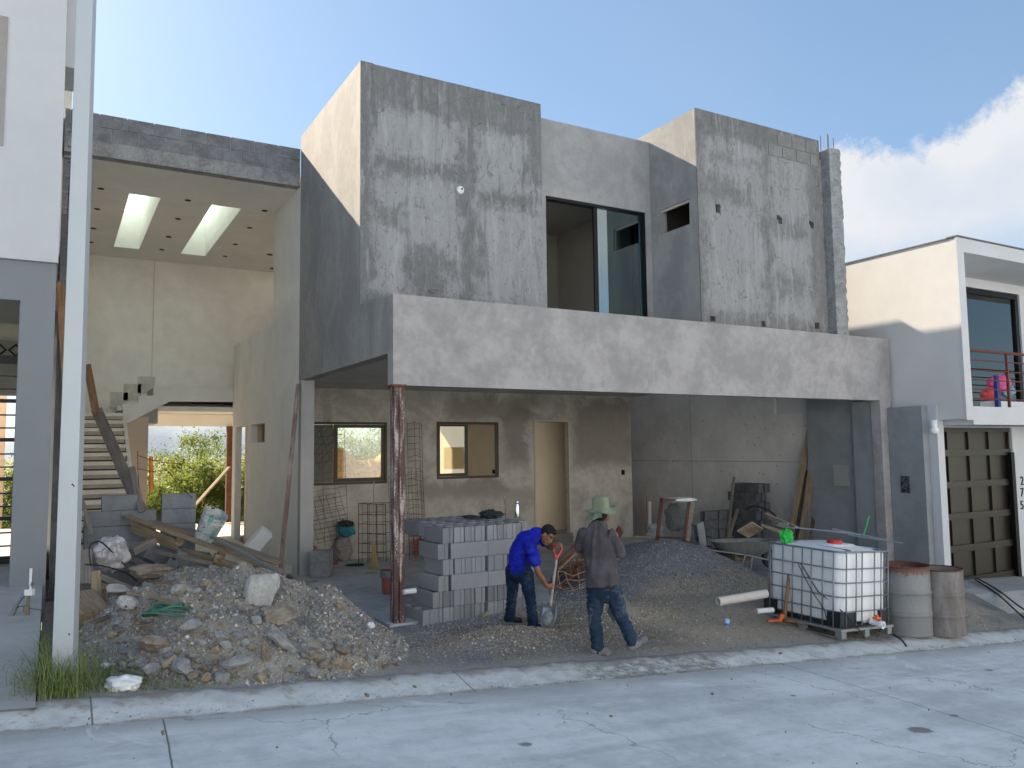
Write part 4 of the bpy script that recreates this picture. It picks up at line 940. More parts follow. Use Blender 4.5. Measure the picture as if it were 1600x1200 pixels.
t = NT('gravel_stone', .95); at_ = t.node('ShaderNodeAttribute', attribute_name='tone'); n = t.noise(30, 4, .7)
t.color(t.mix(1., at_.outputs['Color'], t.mix(n, (.75, .75, .75), (1.2, 1.2, 1.2)), 'MULTIPLY')); m_grav = t.m
def tones(n, r, pal, w_=None):
    pal = np.array(pal); k = r.choice(len(pal), n, p=w_); return pal[k]*r.uniform(.7, 1.3, (n, 1))
PG = [(.29, .285, .28), (.40, .395, .385), (.21, .205, .20), (.54, .53, .51), (.46, .39, .29)]
def scatter(n, fx, seed, lift=.3, smin=.006, smax=.02, pw=2.):
    r = np.random.RandomState(seed); P = []; 
    X, Y = fx(r, n); s = smin+(smax-smin)*r.uniform(0, 1, len(X))**pw
    Z = H(X, Y)+s*lift; return np.stack([X, Y, Z], 1), s, r
def heapscat(r, n, cx, cy, rx, ry, fn, thr):
    X = cx+rx*r.uniform(-1, 1, n*3); Y = cy+ry*r.uniform(-1, 1, n*3); k = (fn(X, Y) > thr) & (Y > 7.06); return X[k][:n], Y[k][:n]
P1, s1, r1 = scatter(21000, lambda r, n: heapscat(r, n, 2.15, 9.2, 2.2, 2.6, lambda X, Y: heap_rub(X, Y)+np.where(Y < 9.9, 0, -.35), .012), 1, .20, .004, .030, 3.6)
gravel('rubble_gravel', P1, s1, tones(len(P1), r1, PG+[(.44, .36, .25), (.30, .24, .17)], [.30, .16, .22, .05, .09, .08, .10]), 'heap of grey and tan gravel and broken concrete crumbs in front of the left porch', seed=1)
P1, s1, r1 = scatter(14000, lambda r, n: heapscat(r, n, 9.1, 10.9, 2.2, 1.8, heap_grav, .01), 2, .3, .005, .014, 2.)
gravel('gravel_heap', P1, s1, tones(len(P1), r1, [(.16, .168, .185), (.24, .25, .27), (.11, .115, .125), (.5, .5, .5)], [.45, .25, .26, .04]), 'heap of blue grey gravel behind the worker in the green hat', seed=2)
def dirtpos(r, n):
    X = np.concatenate([r.normal(4.6, .8, n), r.normal(6.6, .9, n//2), r.uniform(6, 12.8, n//2)]); Y = np.concatenate([r.normal(8.3, .4, n), r.normal(8.8, .5, n//2), r.uniform(7.12, 9.6, n//2)])
    k = (Y > 7.1) & (X > 3.4) & (X < 12.9) & (Y < 9.9); return X[k], Y[k]
P1, s1, r1 = scatter(10500, dirtpos, 3, .3, .004, .017, 3.)
gravel('dirt_crumbs', P1, s1, tones(len(P1), r1, [(.30, .24, .16), (.42, .35, .25), (.20, .17, .13), (.5, .48, .44), (.30, .30, .31)], [.26, .2, .2, .09, .25]), 'brown soil crumbs and grit trodden around the two workers', 'soil', seed=3)
def loose(r, n): 
    X = np.concatenate([r.uniform(6, 9.5, n), r.uniform(3.9, 6.4, n)]); Y = np.concatenate([r.uniform(9.2, 10.8, n), r.uniform(8.6, 9.9, n)]); return X, Y
P1, s1, r1 = scatter(2800, loose, 4, .3, .005, .018, 2.5)
gravel('loose_gravel', P1, s1, tones(len(P1), r1, PG[:4], [.4, .25, .2, .15]), 'loose grey gravel scattered between the block stack and the gravel heap', seed=4)
r1 = np.random.RandomState(9); n = 900   # grit on road and kerb
X = r1.uniform(-1.5, 13, n); Y = np.where(r1.uniform(size=n) < .75, 6.62+r1.normal(0, .05, n)+0*X, r1.uniform(3.2, 7.05, n))
Z = gbase(X)-.066+np.clip(Y-6.6, 0, 1)*.18+.002; s1 = .003+.008*r1.uniform(size=n)**3
gravel('road_grit', np.stack([X, Y, Z+s1*.3], 1), s1, tones(n, r1, [(.2, .17, .13), (.35, .3, .22), (.25, .25, .25)]), 'fine grit and crumbs along the gutter line of the road', 'grit', seed=5)

# ------------------------------------------------------------------ grass around the post
def grass(name, blades, mat, label, seed=0):
    mb = MB(); r = np.random.RandomState(seed)
    for (x, y, z, h, lean, az, w_) in blades:
        d = np.array((math.cos(az), math.sin(az), 0)); s_ = np.array((-d[1], d[0], 0))*w_/2; pts = []
        for k in range(5):
            u = k/4; pts.append(np.array((x, y, z))+d*lean*h*u**2+np.array((0, 0, h*u*(1-.35*lean*u)))); 
        v = []
        for k, p in enumerate(pts): wk = (1-k/4.)**.7; v += [p-s_*wk, p+s_*wk]
        mb.add(v, [(2*k, 2*k+1, 2*k+3, 2*k+2) for k in range(4)])
    return mb.build(name, mat, label=label, cat='grass', kind='stuff')
t = NT('grass_blade', .6); n = t.noise(3, 3, .6); n2 = t.noise(25, 2)
t.color(t.mix(t.step(n2, .35, .7), t.mix(n, (.055, .12, .028), (.13, .21, .06)), (.26, .27, .10))); m_grass = t.m
bl_ = []; rg = np.random.RandomState(8)
for cx, cy, n, sx, sy, hh in [(.13, 7.55, 420, .13, .2, .34), (.12, 7.2, 260, .12, .10, .22), (.45, 7.6, 200, .16, .12, .16), (.08, 8.4, 260, .06, .5, .35), (-.08, 7.6, 120, .12, .25, .2), (1.0, 7.2, 160, .35, .03, .06), (.75, 7.35, 140, .2, .1, .10)]:
    for _ in range(n):
        x, y = cx+rg.normal()*sx, cy+rg.normal()*sy
        if y < 7.05: y = 7.05+rg.uniform(0, .06)
        bl_.append((x, y, float(H(max(x, 0), y))-.02+(.02 if x > 0 else .03), hh*rg.uniform(.4, 1.3), rg.uniform(.2, 1.3), rg.uniform(0, 6.28), rg.uniform(.004, .010)))
grass('grass', bl_, m_grass, 'tuft of green and yellowed grass around the foot of the white post')

# ------------------------------------------------------------------ garden behind the house
def leafmat(name, a, b, c):
    t = NT(name, .55); n = t.noise(1.3, 4, .6); n2 = t.noise(14, 3, .6)
    cc = t.mix(t.step(n, .35, .65), a, b); t.color(t.mix(t.mul(t.step(n2, .55, .7), .5), cc, c))
    t.b.inputs['Subsurface Weight'].default_value = 0
    o = t.t.nodes['Material Output']; tr = t.node('ShaderNodeBsdfTranslucent'); t.put(tr.inputs[0], (.22, .28, .05))
    mxs = t.node('ShaderNodeMixShader'); mxs.inputs[0].default_value = .45; t.link(t.b.outputs[0], mxs.inputs[1]); t.link(tr.outputs[0], mxs.inputs[2]); t.link(mxs.outputs[0], o.inputs['Surface']); return t.m
m_leaf = leafmat('foliage', (.05, .075, .02), (.12, .15, .04), (.20, .22, .08)); m_bark = wood('bark', (.12, .09, .065))
def tree(x, y, z0, h, w_, n, seed, label, mat=None):
    r = np.random.RandomState(seed); T = thing('tree', label, 'tree', (x, y, z0), group='trees and bushes in the garden behind the house')
    mb = MB(); tips = []; base = np.array((x, y, z0))
    mb.tube([base, base+(r.uniform(-.1, .1), 0, h*.35), base+(r.uniform(-.2, .2), 0, h*.6)], [.09, .06, .035], 7)
    for k in range(11):
        a = r.uniform(0, 6.28); s0 = base+(0, 0, h*r.uniform(.12, .5)); e = s0+(math.cos(a)*w_*r.uniform(.4, .95), math.sin(a)*w_*r.uniform(.4, .95), h*r.uniform(.12, .5))
        m_ = (s0+e)/2+(0, 0, -.05*h); mb.tube([s0, m_, e], [.035, .022, .008], 5); tips += [e, (e+m_)/2]
    mb.build('trunk', m_bark, T)
    cen = [base+(r.normal()*w_*.42, r.normal()*w_*.42, h*np.clip(.62+.22*r.normal(), .2, 1.02)) for _ in range(22)]+tips
    cen = np.array(cen); k = r.randint(len(cen), size=n); P = cen[k]+r.normal(size=(n, 3))*np.array((1, 1, .85))*w_*.15*r.uniform(.5, 1.4, (n, 1))
    u = r.normal(size=(n, 3)); u /= np.linalg.norm(u, axis=1)[:, None]; v = np.cross(u, r.normal(size=(n, 3))); v /= np.linalg.norm(v, axis=1)[:, None]
    s_ = r.uniform(.02, .05, (n, 1)); q = np.stack([P-u*s_*1.6, P+v*s_*.6, P+u*s_*1.6, P-v*s_*.6], 1)
    m2 = MB(); m2.v = [q.reshape(-1, 3)]; m2.n = 4*n; m2.f = [(4*i, 4*i+1, 4*i+2, 4*i+3) for i in range(n)]; m2.m = [0]*n
    m2.build('crown', mat or m_leaf, T); return T
tz = -1.75
TL = [(2.7, 27.5, 3.75, 1.3, 'leftmost small tree seen under the landing, pale green crown'), (4.0, 28.5, 4.45, 1.2, 'tallest feathery tree in the gap under the landing'), (5.4, 28.0, 4.5, 1.3, 'tree with drooping branches nearest the brown porch post'),
      (4.7, 32, 4.15, 1.9, 'bushy tree behind the tallest one in the garden'), (3.2, 33, 4.0, 1.9, 'round tree further back on the left of the garden'), (6.6, 31, 4.6, 1.5, 'tree partly hidden by the porch wall'),
      (9.6, 30.0, 5.6, 1.9, 'tree seen through the carport window above the earth bank'), (11.9, 31.5, 5.8, 1.9, 'wide tree seen through the carport window at its right'), (-1.6, 31, 4.0, 1.5, 'tree behind the slatted gate at far left')]
for i, (x, y, h, w_, lb) in enumerate(TL): tree(x, y, tz-.02*(y-26), h, w_, 9000, 20+i, lb)
mb = MB(); vs_ = []; fs_ = []   # bank of orange earth seen through the left window
nx, ny = 30, 14
for j in range(ny):
    for i in range(nx):
        x = 6.6+8*i/(nx-1); s_ = j/(ny-1); vs_.append((x, 25.6+3.5*s_+.25*math.sin(x*2.1), -1.7+4.1*sst(s_*1.15)*(1+.12*math.sin(x*1.7))*(.6+.4*sst((x-6.6)/1.5))+.08*math.sin(x*9+j*2)))
mb.add(vs_, [(j*nx+i, j*nx+i+1, (j+1)*nx+i+1, (j+1)*nx+i) for j in range(ny-1) for i in range(nx-1)])
mb.build('earth_bank', cem('orange_earth', (.50, .30, .14), .35, 1.5, .6, fine=12), kind='structure', smooth=True)
# far mountain ridge
mb = MB(); rm = np.random.RandomState(4); az = np.linspace(-75, 80, 220); R0 = 3600.; top_ = 95+55*np.sin(np.radians(az)*5+1)+35*np.sin(np.radians(az)*13)+14*np.sin(np.radians(az)*37)+7*np.sin(np.radians(az)*90)
vs_ = []
for a, t_ in zip(az, top_):
    for k, (rr_, f_) in enumerate([(R0, -.3), (R0+350, .45), (R0+600, .8), (R0+900, 1.)]): vs_.append((math.sin(math.radians(a))*rr_, math.cos(math.radians(a))*rr_, max(t_, 25)*f_+(8*math.sin(a*3+k*2) if k else 0)-(10 if k == 0 else 0)))
n = len(az); mb.add(vs_, [(i*4+k, (i+1)*4+k, (i+1)*4+k+1, i*4+k+1) for i in range(n-1) for k in range(3)])
mb.build('hills', cem('haze_blue_scrub', (.20, .28, .36), .15, .004, .2), kind='structure', smooth=True)  # blue of the distant haze is put into the scrub colour
# ------------------------------------------------------------------ concrete blocks
m_blk = None
t = NT('concrete_block', .95); v = t.obj; n = t.noise(14, 6, .7, v); n3 = t.noise(110, 3, .7, v); rd = t.node('ShaderNodeObjectInfo').outputs['Random']
c = t.mix(t.add(t.mul(n, .5), t.mul(n3, .5)), (.18, .187, .197), (.33, .34, .355)); k = t.add(.72, t.mul(rd, .52)); cv = t.node('ShaderNodeCombineColor')
for i in range(3): t.put(cv.inputs[i], k)
c = t.mix(1., c, cv.outputs[0], 'MULTIPLY'); t.color(c); t.bump(t.add(n, n3), .5, .006); m_blk = t.m
m_blkd = cem('dark_old_block', (.105, .11, .12), .3, 6, .4, fine=90, vec='obj')
BL, BW, BH = .56, .150, .200
def block_mesh(L=BL, W=BW, Hh=BH, mat=None, grooves=True):
    """hollow block: two cells through the height, end faces with a shallow groove"""
    mb = MB(); w_ = .026; g = .014
    xs = [-L/2, -L/2+w_, -w_*.6, w_*.6, L/2-w_, L/2]; ys = [-W/2, -W/2+w_, W/2-w_, W/2]
    holes = [(xs[1], xs[2], ys[1], ys[2]), (xs[3], xs[4], ys[1], ys[2])]
    if grooves: holes += [(xs[0]-1, xs[0]+g, -.026, .026), (xs[5]-g, xs[5]+1, -.026, .026)]
    X = sorted(set([xs[0], xs[5]]+[h[i] for h in holes for i in (0, 1) if xs[0] < h[i] < xs[5]]))
    mb.grid(2, -Hh/2, Hh/2, (xs[0], xs[5]), (ys[0], ys[3]), holes)
    me_o = mb.build('concrete_block', mat or m_blk, bevel=0)
    me = me_o.data; bpy.data.objects.remove(me_o)
    bm = bmesh.new(); bm.from_mesh(me); bmesh.ops.remove_doubles(bm, verts=bm.verts, dist=1e-5)
    bmesh.ops.dissolve_limit(bm, angle_limit=.01, verts=bm.verts, edges=bm.edges)
    ed = [e for e in bm.edges if len(e.link_faces) == 2 and e.calc_face_angle(0) > .5]
    bmesh.ops.bevel(bm, geom=ed, offset=.004, segments=1, affect='EDGES'); bm.to_mesh(me); bm.free()
    return me
blk = block_mesh(); blkd = block_mesh(.40, .15, .195, m_blkd)
def put_block(loc, rot, label, group, me=None):
    o = bpy.data.objects.new('concrete_block', me or blk); col.objects.link(o); o.location = loc; o.rotation_euler = rot; WL[o.name] = np.zeros(3)
    setp(o, label, 'block', group); return o
# the main stack: six courses, front row of block ends, local frame u along the front, v into the depth
C0 = onZ(710, 972, .03); UA = R_(4.0); U = np.array((math.cos(UA), math.sin(UA)*-1*.0+math.sin(-UA)*-1*0, 0))
u_ = np.array((math.cos(R_(3)), math.sin(R_(3)), 0)); v_ = np.array((-math.sin(R_(3)), math.cos(R_(3)), 0)); rb = np.random.RandomState(12)
GS = 'concrete blocks in the main stack beside the workers'
LB = 'grey hollow block in the rear rows of the main stack, mostly hidden'
FR = ['top', 'second', 'third', 'fourth', 'fifth', 'bottom']
zb = .028; pitch = .158
def sb(u, v, k, along, label=LB, group=GS, dz=0, yaw=0):
    """block whose centre is at (u,v) in stack axes, course k from the bottom; along='u' long side to the front, 'v' end to the front"""
    p = C0+u_*u+v_*v; a = R_(3)+(0 if along == 'u' else math.pi/2)+rb.uniform(-.012, .012)+yaw
    return put_block((p[0], p[1], zb+(k+.5)*.2035+dz), (0, 0, a), label, group)
WA = 3*pitch+.02     # about one half metre, width of one pile
for k in range(6):
    d0 = rb.uniform(-.01, .01)
    if k in (0, 1, 3, 5):                                                # rows of block ends
        ulist = [(i+.5)*pitch+d0 for i in range(3)]+[WA+.012+(i+.5)*pitch+d0 for i in range(4)]
        if k == 5: ulist = [.5*pitch, 1.5*pitch, 2.5*pitch, WA+.01+.5*pitch, WA+.01+1.5*pitch, WA+.01+2.5*pitch, WA+.01+3.5*pitch]
        for i, u in enumerate(ulist):
            lb = '%s block end from left, %s course of main stack' % (('first', 'second', 'third', 'fourth', 'fifth', 'sixth', 'seventh')[i], FR[5-k])
            sb(u, BL/2+rb.uniform(-.012, .012), k, 'v', lb, GS)
        for i, u in enumerate(ulist[-1:] if k < 5 else ulist): sb(u+.04, BL*1.5+.02, k, 'v')
        for i, u in enumerate(ulist[-1:] if k < 5 else ulist): sb(u+.02, BL*2.5+.03, k, 'v')
    else:
        for q_ in (0, 1): sb(WA*2-BL/2+.15, BL*(1.3+q_), k, 'u')
        for m_, (u0, lb) in enumerate([(-.04, 'block lying long side to the front in the left pile, %s course' % FR[5-k]), (WA+.03, 'grey block lying long side to the front in the right pile, %s course' % FR[5-k])]):
            for j in range(3): sb(u0+BL/2, BW/2+.158*j, k, 'u', lb if j == 0 else LB, None if j == 0 else GS)
# left hand side: blocks stepping out to the left and back
side = [(5, -.075, 0.02), (3, -.10, 0.), (1, -.30, 0.03), (0, -.44, .0)]
sb(-.075-.01, BL/2, 5, 'v', 'top left grey block of the main stack, its long side facing the rusty prop', None)
sb(-.15, BL/2+.02, 4, 'v', 'grey block in the second course from the top, at its left end', None); 
sb(-.085, BL/2, 3, 'v', 'grey block at the left end of the third course of the stack', None)
sb(-.17, BL/2-.0, 2, 'v', 'grey block jutting out left in the fourth course, two cells showing', None, yaw=.05)
sb(-.085, BL/2, 1, 'v', 'grey block second from the left in the fifth course of the stack', GS)
sb(-.245, BL/2+.02, 1, 'v', 'grey block at the left end of the fifth course, stepping out under the one above', None, yaw=.06)
for i in range(2): sb(-.085-.16*i, BL/2, 0, 'v')
sb(-.41, BL/2-.03, 0, 'v', 'bottom left grey block touching the rusty prop, two cells open on top', None, yaw=.04)
sb(WA+.01+4.7*pitch, BL/2+.25, 5, 'v', 'darker damp block at the right end of the top course', None)
for k in range(4): sb(WA+.01+4.5*pitch, BL/2+.03, k, 'v', 'far right grey block of the %s course behind the blue shirted worker' % FR[5-k], None)
# blocks at the left porch: a low dry wall in two parts
def blkrow(x0, x1, y, z, n, label, group, me=None, h=.2, jit=.01):
    L = (x1-x0)/n
    for i in range(n):
        label_ = label+(('', '')[i] if n == 1 else (', left one', ', right one')[i])
        put_block((x0+(i+.5)*L, y+rb.uniform(-jit, jit), z+h/2), (0, rb.uniform(-.01, .01), rb.uniform(-.02, .02)), label_, group, me)
pw_me = block_mesh(.47, .15, .215, cem('grey_wall_block', (.20, .215, .235), .15, 5, .3, fine=80, vec='obj'), False)
for k, y in enumerate((1.46, 1.24, 1.02, .80, .58, .36)):
    if k > 0: blkrow(.42, 1.36, 13.0, y, 2, 'dark block in the %s course of the low wall before the stair' % FR[k], 'blocks of the low wall before the stair', pw_me, .22)
    else: blkrow(.62, 1.12, 13.0, y, 1, 'single top block of the low wall in front of the stair', None, pw_me, .22)
    blkrow(1.42, 1.89, 12.9, y+.0, 1, ('top block under the view of the garden, right part of the low wall' if k == 0 else '%s block of the low wall part beside the bucket' % FR[k]), (None if k == 0 else 'blocks in the right part of the low wall'), pw_me, .22)
p = hit(262, 880)
for (px, py, d, rot, lb) in [(250, 868, 11.5, (.1, .5, .3), 'tilted grey block lying under the wooden pallet, left one'), (274, 878, 11.2, (.5, -.2, 1.2), 'tilted block under the pallet with its open end to the front'), (300, 874, 11.2, (.2, .2, .1), 'brownish block half hidden under the pallet boards')]:
    q = atd(px, py, d); put_block(q, rot, lb, None, pw_me)
# blocks in the side yard
GY = 'dark blocks piled against the side yard wall'
def yardpile(cx, cy, z0, rows, cols, ang=0):
    for k in range(rows):
        for i in range(cols):
            off = (.1 if k % 2 else 0)
            a = R_(ang); x = (i-(cols-1)/2)*.41+off
            put_block((cx+x*math.cos(a), cy+x*math.sin(a), z0+.2*k+.1), (0, 0, a), 'dark damp block in the tall pile against the side yard wall', GY, blkd)
p = onX(1178, 800, 13.6)
for k in range(7):
    for i in range(2):
        q = (13.55, 12.9+.42*i+(.1 if k % 2 else 0), .06+.2*k+.1)
        put_block(q, (0, 0, R_(90+3*(k % 3))), '%s dark block, course %s from below, tall side yard pile' % (('right', 'left')[i], ('one', 'two', 'three', 'four', 'five', 'six', 'seven')[k]), GY, blkd)
        put_block((13.75, 12.9+.42*i+(.1 if k % 2 else 0), .06+.2*k+.1), (0, 0, R_(90)), 'dark block in the hidden back row of the tall side yard pile', GY, blkd)
for k in range(4):
    for i in range(2):
        put_block((12.75+.42*i, 13.5, .06+.2*k+.1), (0, 0, R_(4*(k % 2))), '%s dark block, %s course, low pile behind the red sieve' % (('left', 'right')[i], ('bottom', 'second', 'third', 'top')[k]), 'dark blocks behind the red framed sieve', blkd)
put_block(atd(1108, 840, 16.0), (0, R_(90), R_(40)), 'hollow block standing on end beside the wheelbarrow', None, blkd)
put_block(atd(1092, 835, 15.6), (0, R_(80), R_(10)), 'pale slab like block leaning right of the red framed sieve', None, pw_me)
# ------------------------------------------------------------------ loose things on the site
class Fr:
    """local frame of a thing: x to the right of the picture, y away, z up, metres, origin at its foot"""
    def __init__(s, name, label, cat, bx, by, z=None, d=None, group=None, yaw=0.):
        if d is not None: p = atd(bx, by, d)
        elif z is not None: p = onZ(bx, by, z)
        else: p = hit(bx, by)
        s.o = p; s.d = (p-CAM)@_f; s.s = s.d/FOC; s.bx = bx; s.by = by
        s.t = thing(name, label, cat, tuple(p), -YAW+yaw, group)
    def p(s, px, py, dy=0.): return np.array(((px-s.bx)*s.s*(1+dy/s.d), dy, (s.by-py)*s.s*(1+dy/s.d)+.0))
def lb(mb, name, mat, fr, **k): return mb.build(name, mat, fr if not isinstance(fr, Fr) else fr.t, local=True, **k)
m_white_pl = plain('white_plastic', (.74, .76, .78), .4, var=.06, scale=3)
m_galv = plain('galvanised_steel', (.30, .32, .34), .4, .7, .2)
m_mesh = rust('old_mesh_wire', (.085, .065, .05), (.10, .06, .045), .5, .8, .2)
m_galvd = plain('dull_galvanised_steel', (.22, .235, .25), .5, .6, .3)
m_wood = wood('pale_plank', (.34, .26, .17), (.20, .165, .125)); m_woodg = wood('grey_weathered_wood', (.25, .225, .195), (.16, .145, .13)); m_woodd = wood('dark_wood', (.17, .13, .10), (.08, .065, .055)); m_handle = wood('tool_handle', (.33, .20, .11), (.22, .13, .08))
m_pvc = plain('grey_white_pvc', (.55, .56, .57), .45, var=.15, scale=6)
m_blackpl = plain('black_plastic', (.02, .025, .03), .45)

# ---- rusty steel prop under the beam
b = onZ(625, 982, .02); m_prop = rust('peeling_red_paint', (.095, .055, .05), (.38, .33, .31), .42, .75, .05, (1, 1, .12), 16)
pr = thing('steel_prop', 'rusty dark red steel prop with peeling paint holding up the left end of the beam', 'post', (b[0], b[1]+.12, 0))
mb = MB(); s_ = .068; cx, cy = b[0], b[1]+.10
mb.box(cx-s_, cx-.004, cy-s_, cy+s_, -.05, 3.11); mb.box(cx+.004, cx+s_+.01, cy-s_-.012, cy+s_-.01, -.05, 3.10); mb.build('square_tube', m_prop, pr, bevel=.006)
mb = MB(); mb.box(cx-.10, cx+.10, cy-.09, cy+.09, 3.102, 3.128); mb.build('head_plate', m_rebar, pr)
# ---- leaning pole and timber props by the left porch
A = onY(438, 893, 13.6); B = onY(466, 600, 14.33)
mb = MB(); mb.beam(A, B, .075, .03); mb.build('leaning_plank', wood('reddish_plank', (.27, .19, .16), (.38, .35, .33)), label='long thin reddish plank leaning on the corner pillar of the porch', cat='plank')
A = onY(480, 880, 14.2)
for (pa, pb, ya, yb, w_, lb_) in [((226, 812), (151, 640), 13.2, 15.0, .17, 'wide weathered plank leaning across the left stair'), ((150, 645), (136, 570), 14.6, 15.4, .12, 'short brown board propped above the wide leaning plank'), ((222, 800), (206, 730), 12.8, 13.4, .09, 'short grey board standing behind the wide leaning plank'), ((118, 860), (94, 440), 12.2, 12.35, .10, 'tall brown board leaning on the dark wall, left of the white post'), ((143, 835), (128, 780), 12.6, 12.7, .05, 'thin dark stake crossing the bottom steps of the stair')]:
    mb = MB(); mb.beam(onY(*pa, ya), onY(*pb, yb), w_, .03, up=(0, 1, .2)); o = mb.build('leaning_plank', m_woodg if 'brown' not in lb_ else m_handle, label=lb_, cat='plank')
mb = MB(); mb.beam(onY(300, 795, 23.5), onY(358, 730, 24.2), .12, .04); mb.build('leaning_plank', m_wood, label='long pale board sloping up to the brown porch post in the garden opening', cat='plank')
mb = MB(); mb.tube([onY(236, 768, 13.2), onY(236, 713, 13.2)], .028, 8); mb.build('orange_stake', plain('orange_paint', (.65, .20, .06), .6), label='short upright orange stake at the left side of the garden opening', cat='stake')
mb = MB()
for a_, b_ in [((215, 705), (217, 760)), ((214, 732), (262, 735)), ((262, 735), (300, 778)), ((216, 712), (280, 700+25)), ((240, 770), (300, 745))]:
    q, r_ = onY(*a_, 12.6), onY(*b_, 12.8); mb.tube([q, (q+r_)/2+(0, .05, -.03), r_], .005, 5)
mb.build('bent_wires', m_rebar, label='tangle of thin bent reinforcing wires rising above the low block wall', cat='wire')

# ---- wooden pallet lying on the heap with loose boards, second pallet standing on edge
pl = thing('wooden_pallet', 'long pale wooden pallet lying aslant on top of the rubble below the bucket', 'pallet', tuple(atd(320, 860, 11.2)))
d0, d1 = 12.6, 11.0
def pp(px, py, d): return atd(px, py, d)
mb = MB(); mb.beam(pp(196, 806, 11.50), pp(440, 893, 10.50), .10, .025, up=(0, -.3, 1)); mb.build('deck_board', m_wood, pl)
mb = MB(); mb.beam(pp(205, 803, 11.90), pp(435, 881, 10.90), .10, .025, up=(0, -.3, 1)); mb.build('deck_board', m_wood, pl)
mb = MB(); mb.beam(pp(215, 801, 12.20), pp(440, 878, 11.20), .12, .025, up=(0, -.3, 1)); mb.build('deck_board', m_woodg, pl)
mb = MB(); mb.beam(pp(205, 822, 11.45), pp(278, 853, 11.15), .03, .16, up=(0, -.3, 1)); mb.build('stringer_board', m_wood, pl)
mb = MB(); mb.beam(pp(285, 862, 11.15), pp(425, 902, 10.45), .03, .11, up=(0, -.3, 1)); mb.build('stringer_board', m_wood, pl)
for px, py, d in [(222, 822, 11.50), (280, 846, 11.20), (340, 872, 10.90), (345, 868, 11.40), (395, 890, 10.70)]:
    MB().obox(pp(px, py, d), (.10, .12, .11), Matrix.Rotation(.3, 3, 'Y')).build('spacer_block', m_wood, pl)
mb = MB(); mb.beam(pp(330, 838, 11.00), pp(441, 897, 10.20), .05, .03); mb.build('metal_strip', m_galv, label='thin grey metal strip lying along the pallet down to the big pale slab', cat='metal strip')
ps = thing('wooden_pallet', 'broken wooden pallet standing on edge among the rubbish behind the white post', 'pallet', tuple(atd(155, 950, 8.9)))
mb = MB(); mb.beam(pp(150, 892, 8.9), pp(152, 1000, 8.7), .10, .035, up=(.3, 1, 0)); mb.build('upright_board', m_wood, ps)
mb = MB(); mb.beam(pp(163, 902, 9.1), pp(160, 965, 9.0), .09, .03, up=(.3, 1, 0)); mb.build('upright_board', m_wood, ps)
for i, (a_, b_) in enumerate([((152, 900), (215, 925)), ((155, 932), (186, 946)), ((160, 978), (226, 990))]):
    mb = MB(); mb.beam(pp(*a_, 8.9), pp(*b_, 9.6), .05, .07); mb.build('cross_board', m_woodg, ps)
for (a_, b_, d_, w_, h_, m_, lb_) in [((240, 845), (205, 862), 11.0, .12, .09, m_woodg, 'short thick timber offcut lying behind the flat brownish lump'), ((200, 872), (240, 890), 11.3, .16, .03, m_woodg, 'flat tan board lying just left of the brownish concrete lump'), ((128, 860), (128, 915), 9.6, .22, .03, m_woodg, 'square plywood scrap standing between the post and the rubbish'), ((120, 940), (148, 972), 8.6, .3, .25, m_wood, 'brown carton sized wooden box right behind the white post'),
        ((122, 975), (150, 985), 8.5, .1, .04, m_woodd, 'dark board end sticking out right of the white post'), ((190, 1010), (175, 1030), 8.2, .12, .04, m_woodg, 'short grey board stuck in the rubble above the crumpled bag'), ((125, 915), (155, 925), 9.3, .15, .05, m_woodd, 'dark brown board under the printed sack'), ((186, 820), (216, 830), 12.4, .06, .04, m_woodg, 'stick of timber poking out left under the pallet'), ((243, 862), (330, 880), 10.9, .07, .04, m_woodg, 'long grey lath under the pallet on the heap'), ((213, 845), (240, 850), 12, .08, .05, m_woodg, 'short lath end in front of the low wall')]:
    mb = MB(); mb.beam(pp(*a_, d_), pp(*b_, d_-.3), w_, h_); mb.build('wood_scrap', m_, label=lb_, cat='wood')
rw = np.random.RandomState(31)
for i in range(38):
    px, py = rw.uniform(125, 250), rw.uniform(868, 985); px += (960-py)*.25
    a = hit(px, py)+(0, 0, rw.uniform(.0, .10)); an = rw.uniform(0, 3.14); L = rw.uniform(.1, .38); d_ = np.array((math.cos(an)*L, math.sin(an)*L, rw.uniform(-.06, .08)))
    mb = MB(); mb.beam(a-d_/2, a+d_/2, rw.uniform(.02, .09), .02); mb.build('wood_splinter', [m_wood, m_woodg, m_woodd][rw.randint(3)], label='splintered bit of wood in the rubbish right of the white post', cat='wood', group='wood splinters in the rubbish by the post')

# crumpled soft things
def crumple(name, px, py, wpx, hpx, mat, label, cat, seed=0, d=None, depth=.7, amp=.28, fr=2.2, lift=0.):
    p = hit(px, py) if d is None else atd(px, py, d); s_ = ((p-CAM)@_f)/FOC; bm = bmesh.new(); bmesh.ops.create_icosphere(bm, subdivisions=4, radius=1.)
    o_ = Vector((seed*7.1, seed*3.3, 1.))
    for v in bm.verts:
        d_ = v.co.normalized(); k = 1+amp*mnoise.noise(d_*fr+o_)+amp*.7*abs(mnoise.noise(d_*fr*2.6+o_))-amp*.5*abs(mnoise.noise(d_*fr*5+o_))
        v.co = Vector((d_.x*k*wpx*s_/2, d_.y*k*wpx*s_*depth/2, d_.z*k*hpx*s_/2))
    me = bpy.data.meshes.new(name); bm.to_mesh(me); bm.free(); me.materials.append(mat)
    for f in me.polygons: f.use_smooth = True
    o = bpy.data.objects.new(name, me); col.objects.link(o); o.location = (p[0], p[1], p[2]+hpx*s_*(.35+lift)); o.rotation_euler = (0, 0, -YAW); WL[o.name] = np.array(o.location); setp(o, label, cat); return o
m_bag = plain('white_film', (.72, .74, .76), .4, var=.1, scale=5)
crumple('plastic_bag', 192, 1078, 54, 26, m_bag, 'crumpled white plastic bag lying at the kerb under the rubble heap', 'bag', 1)
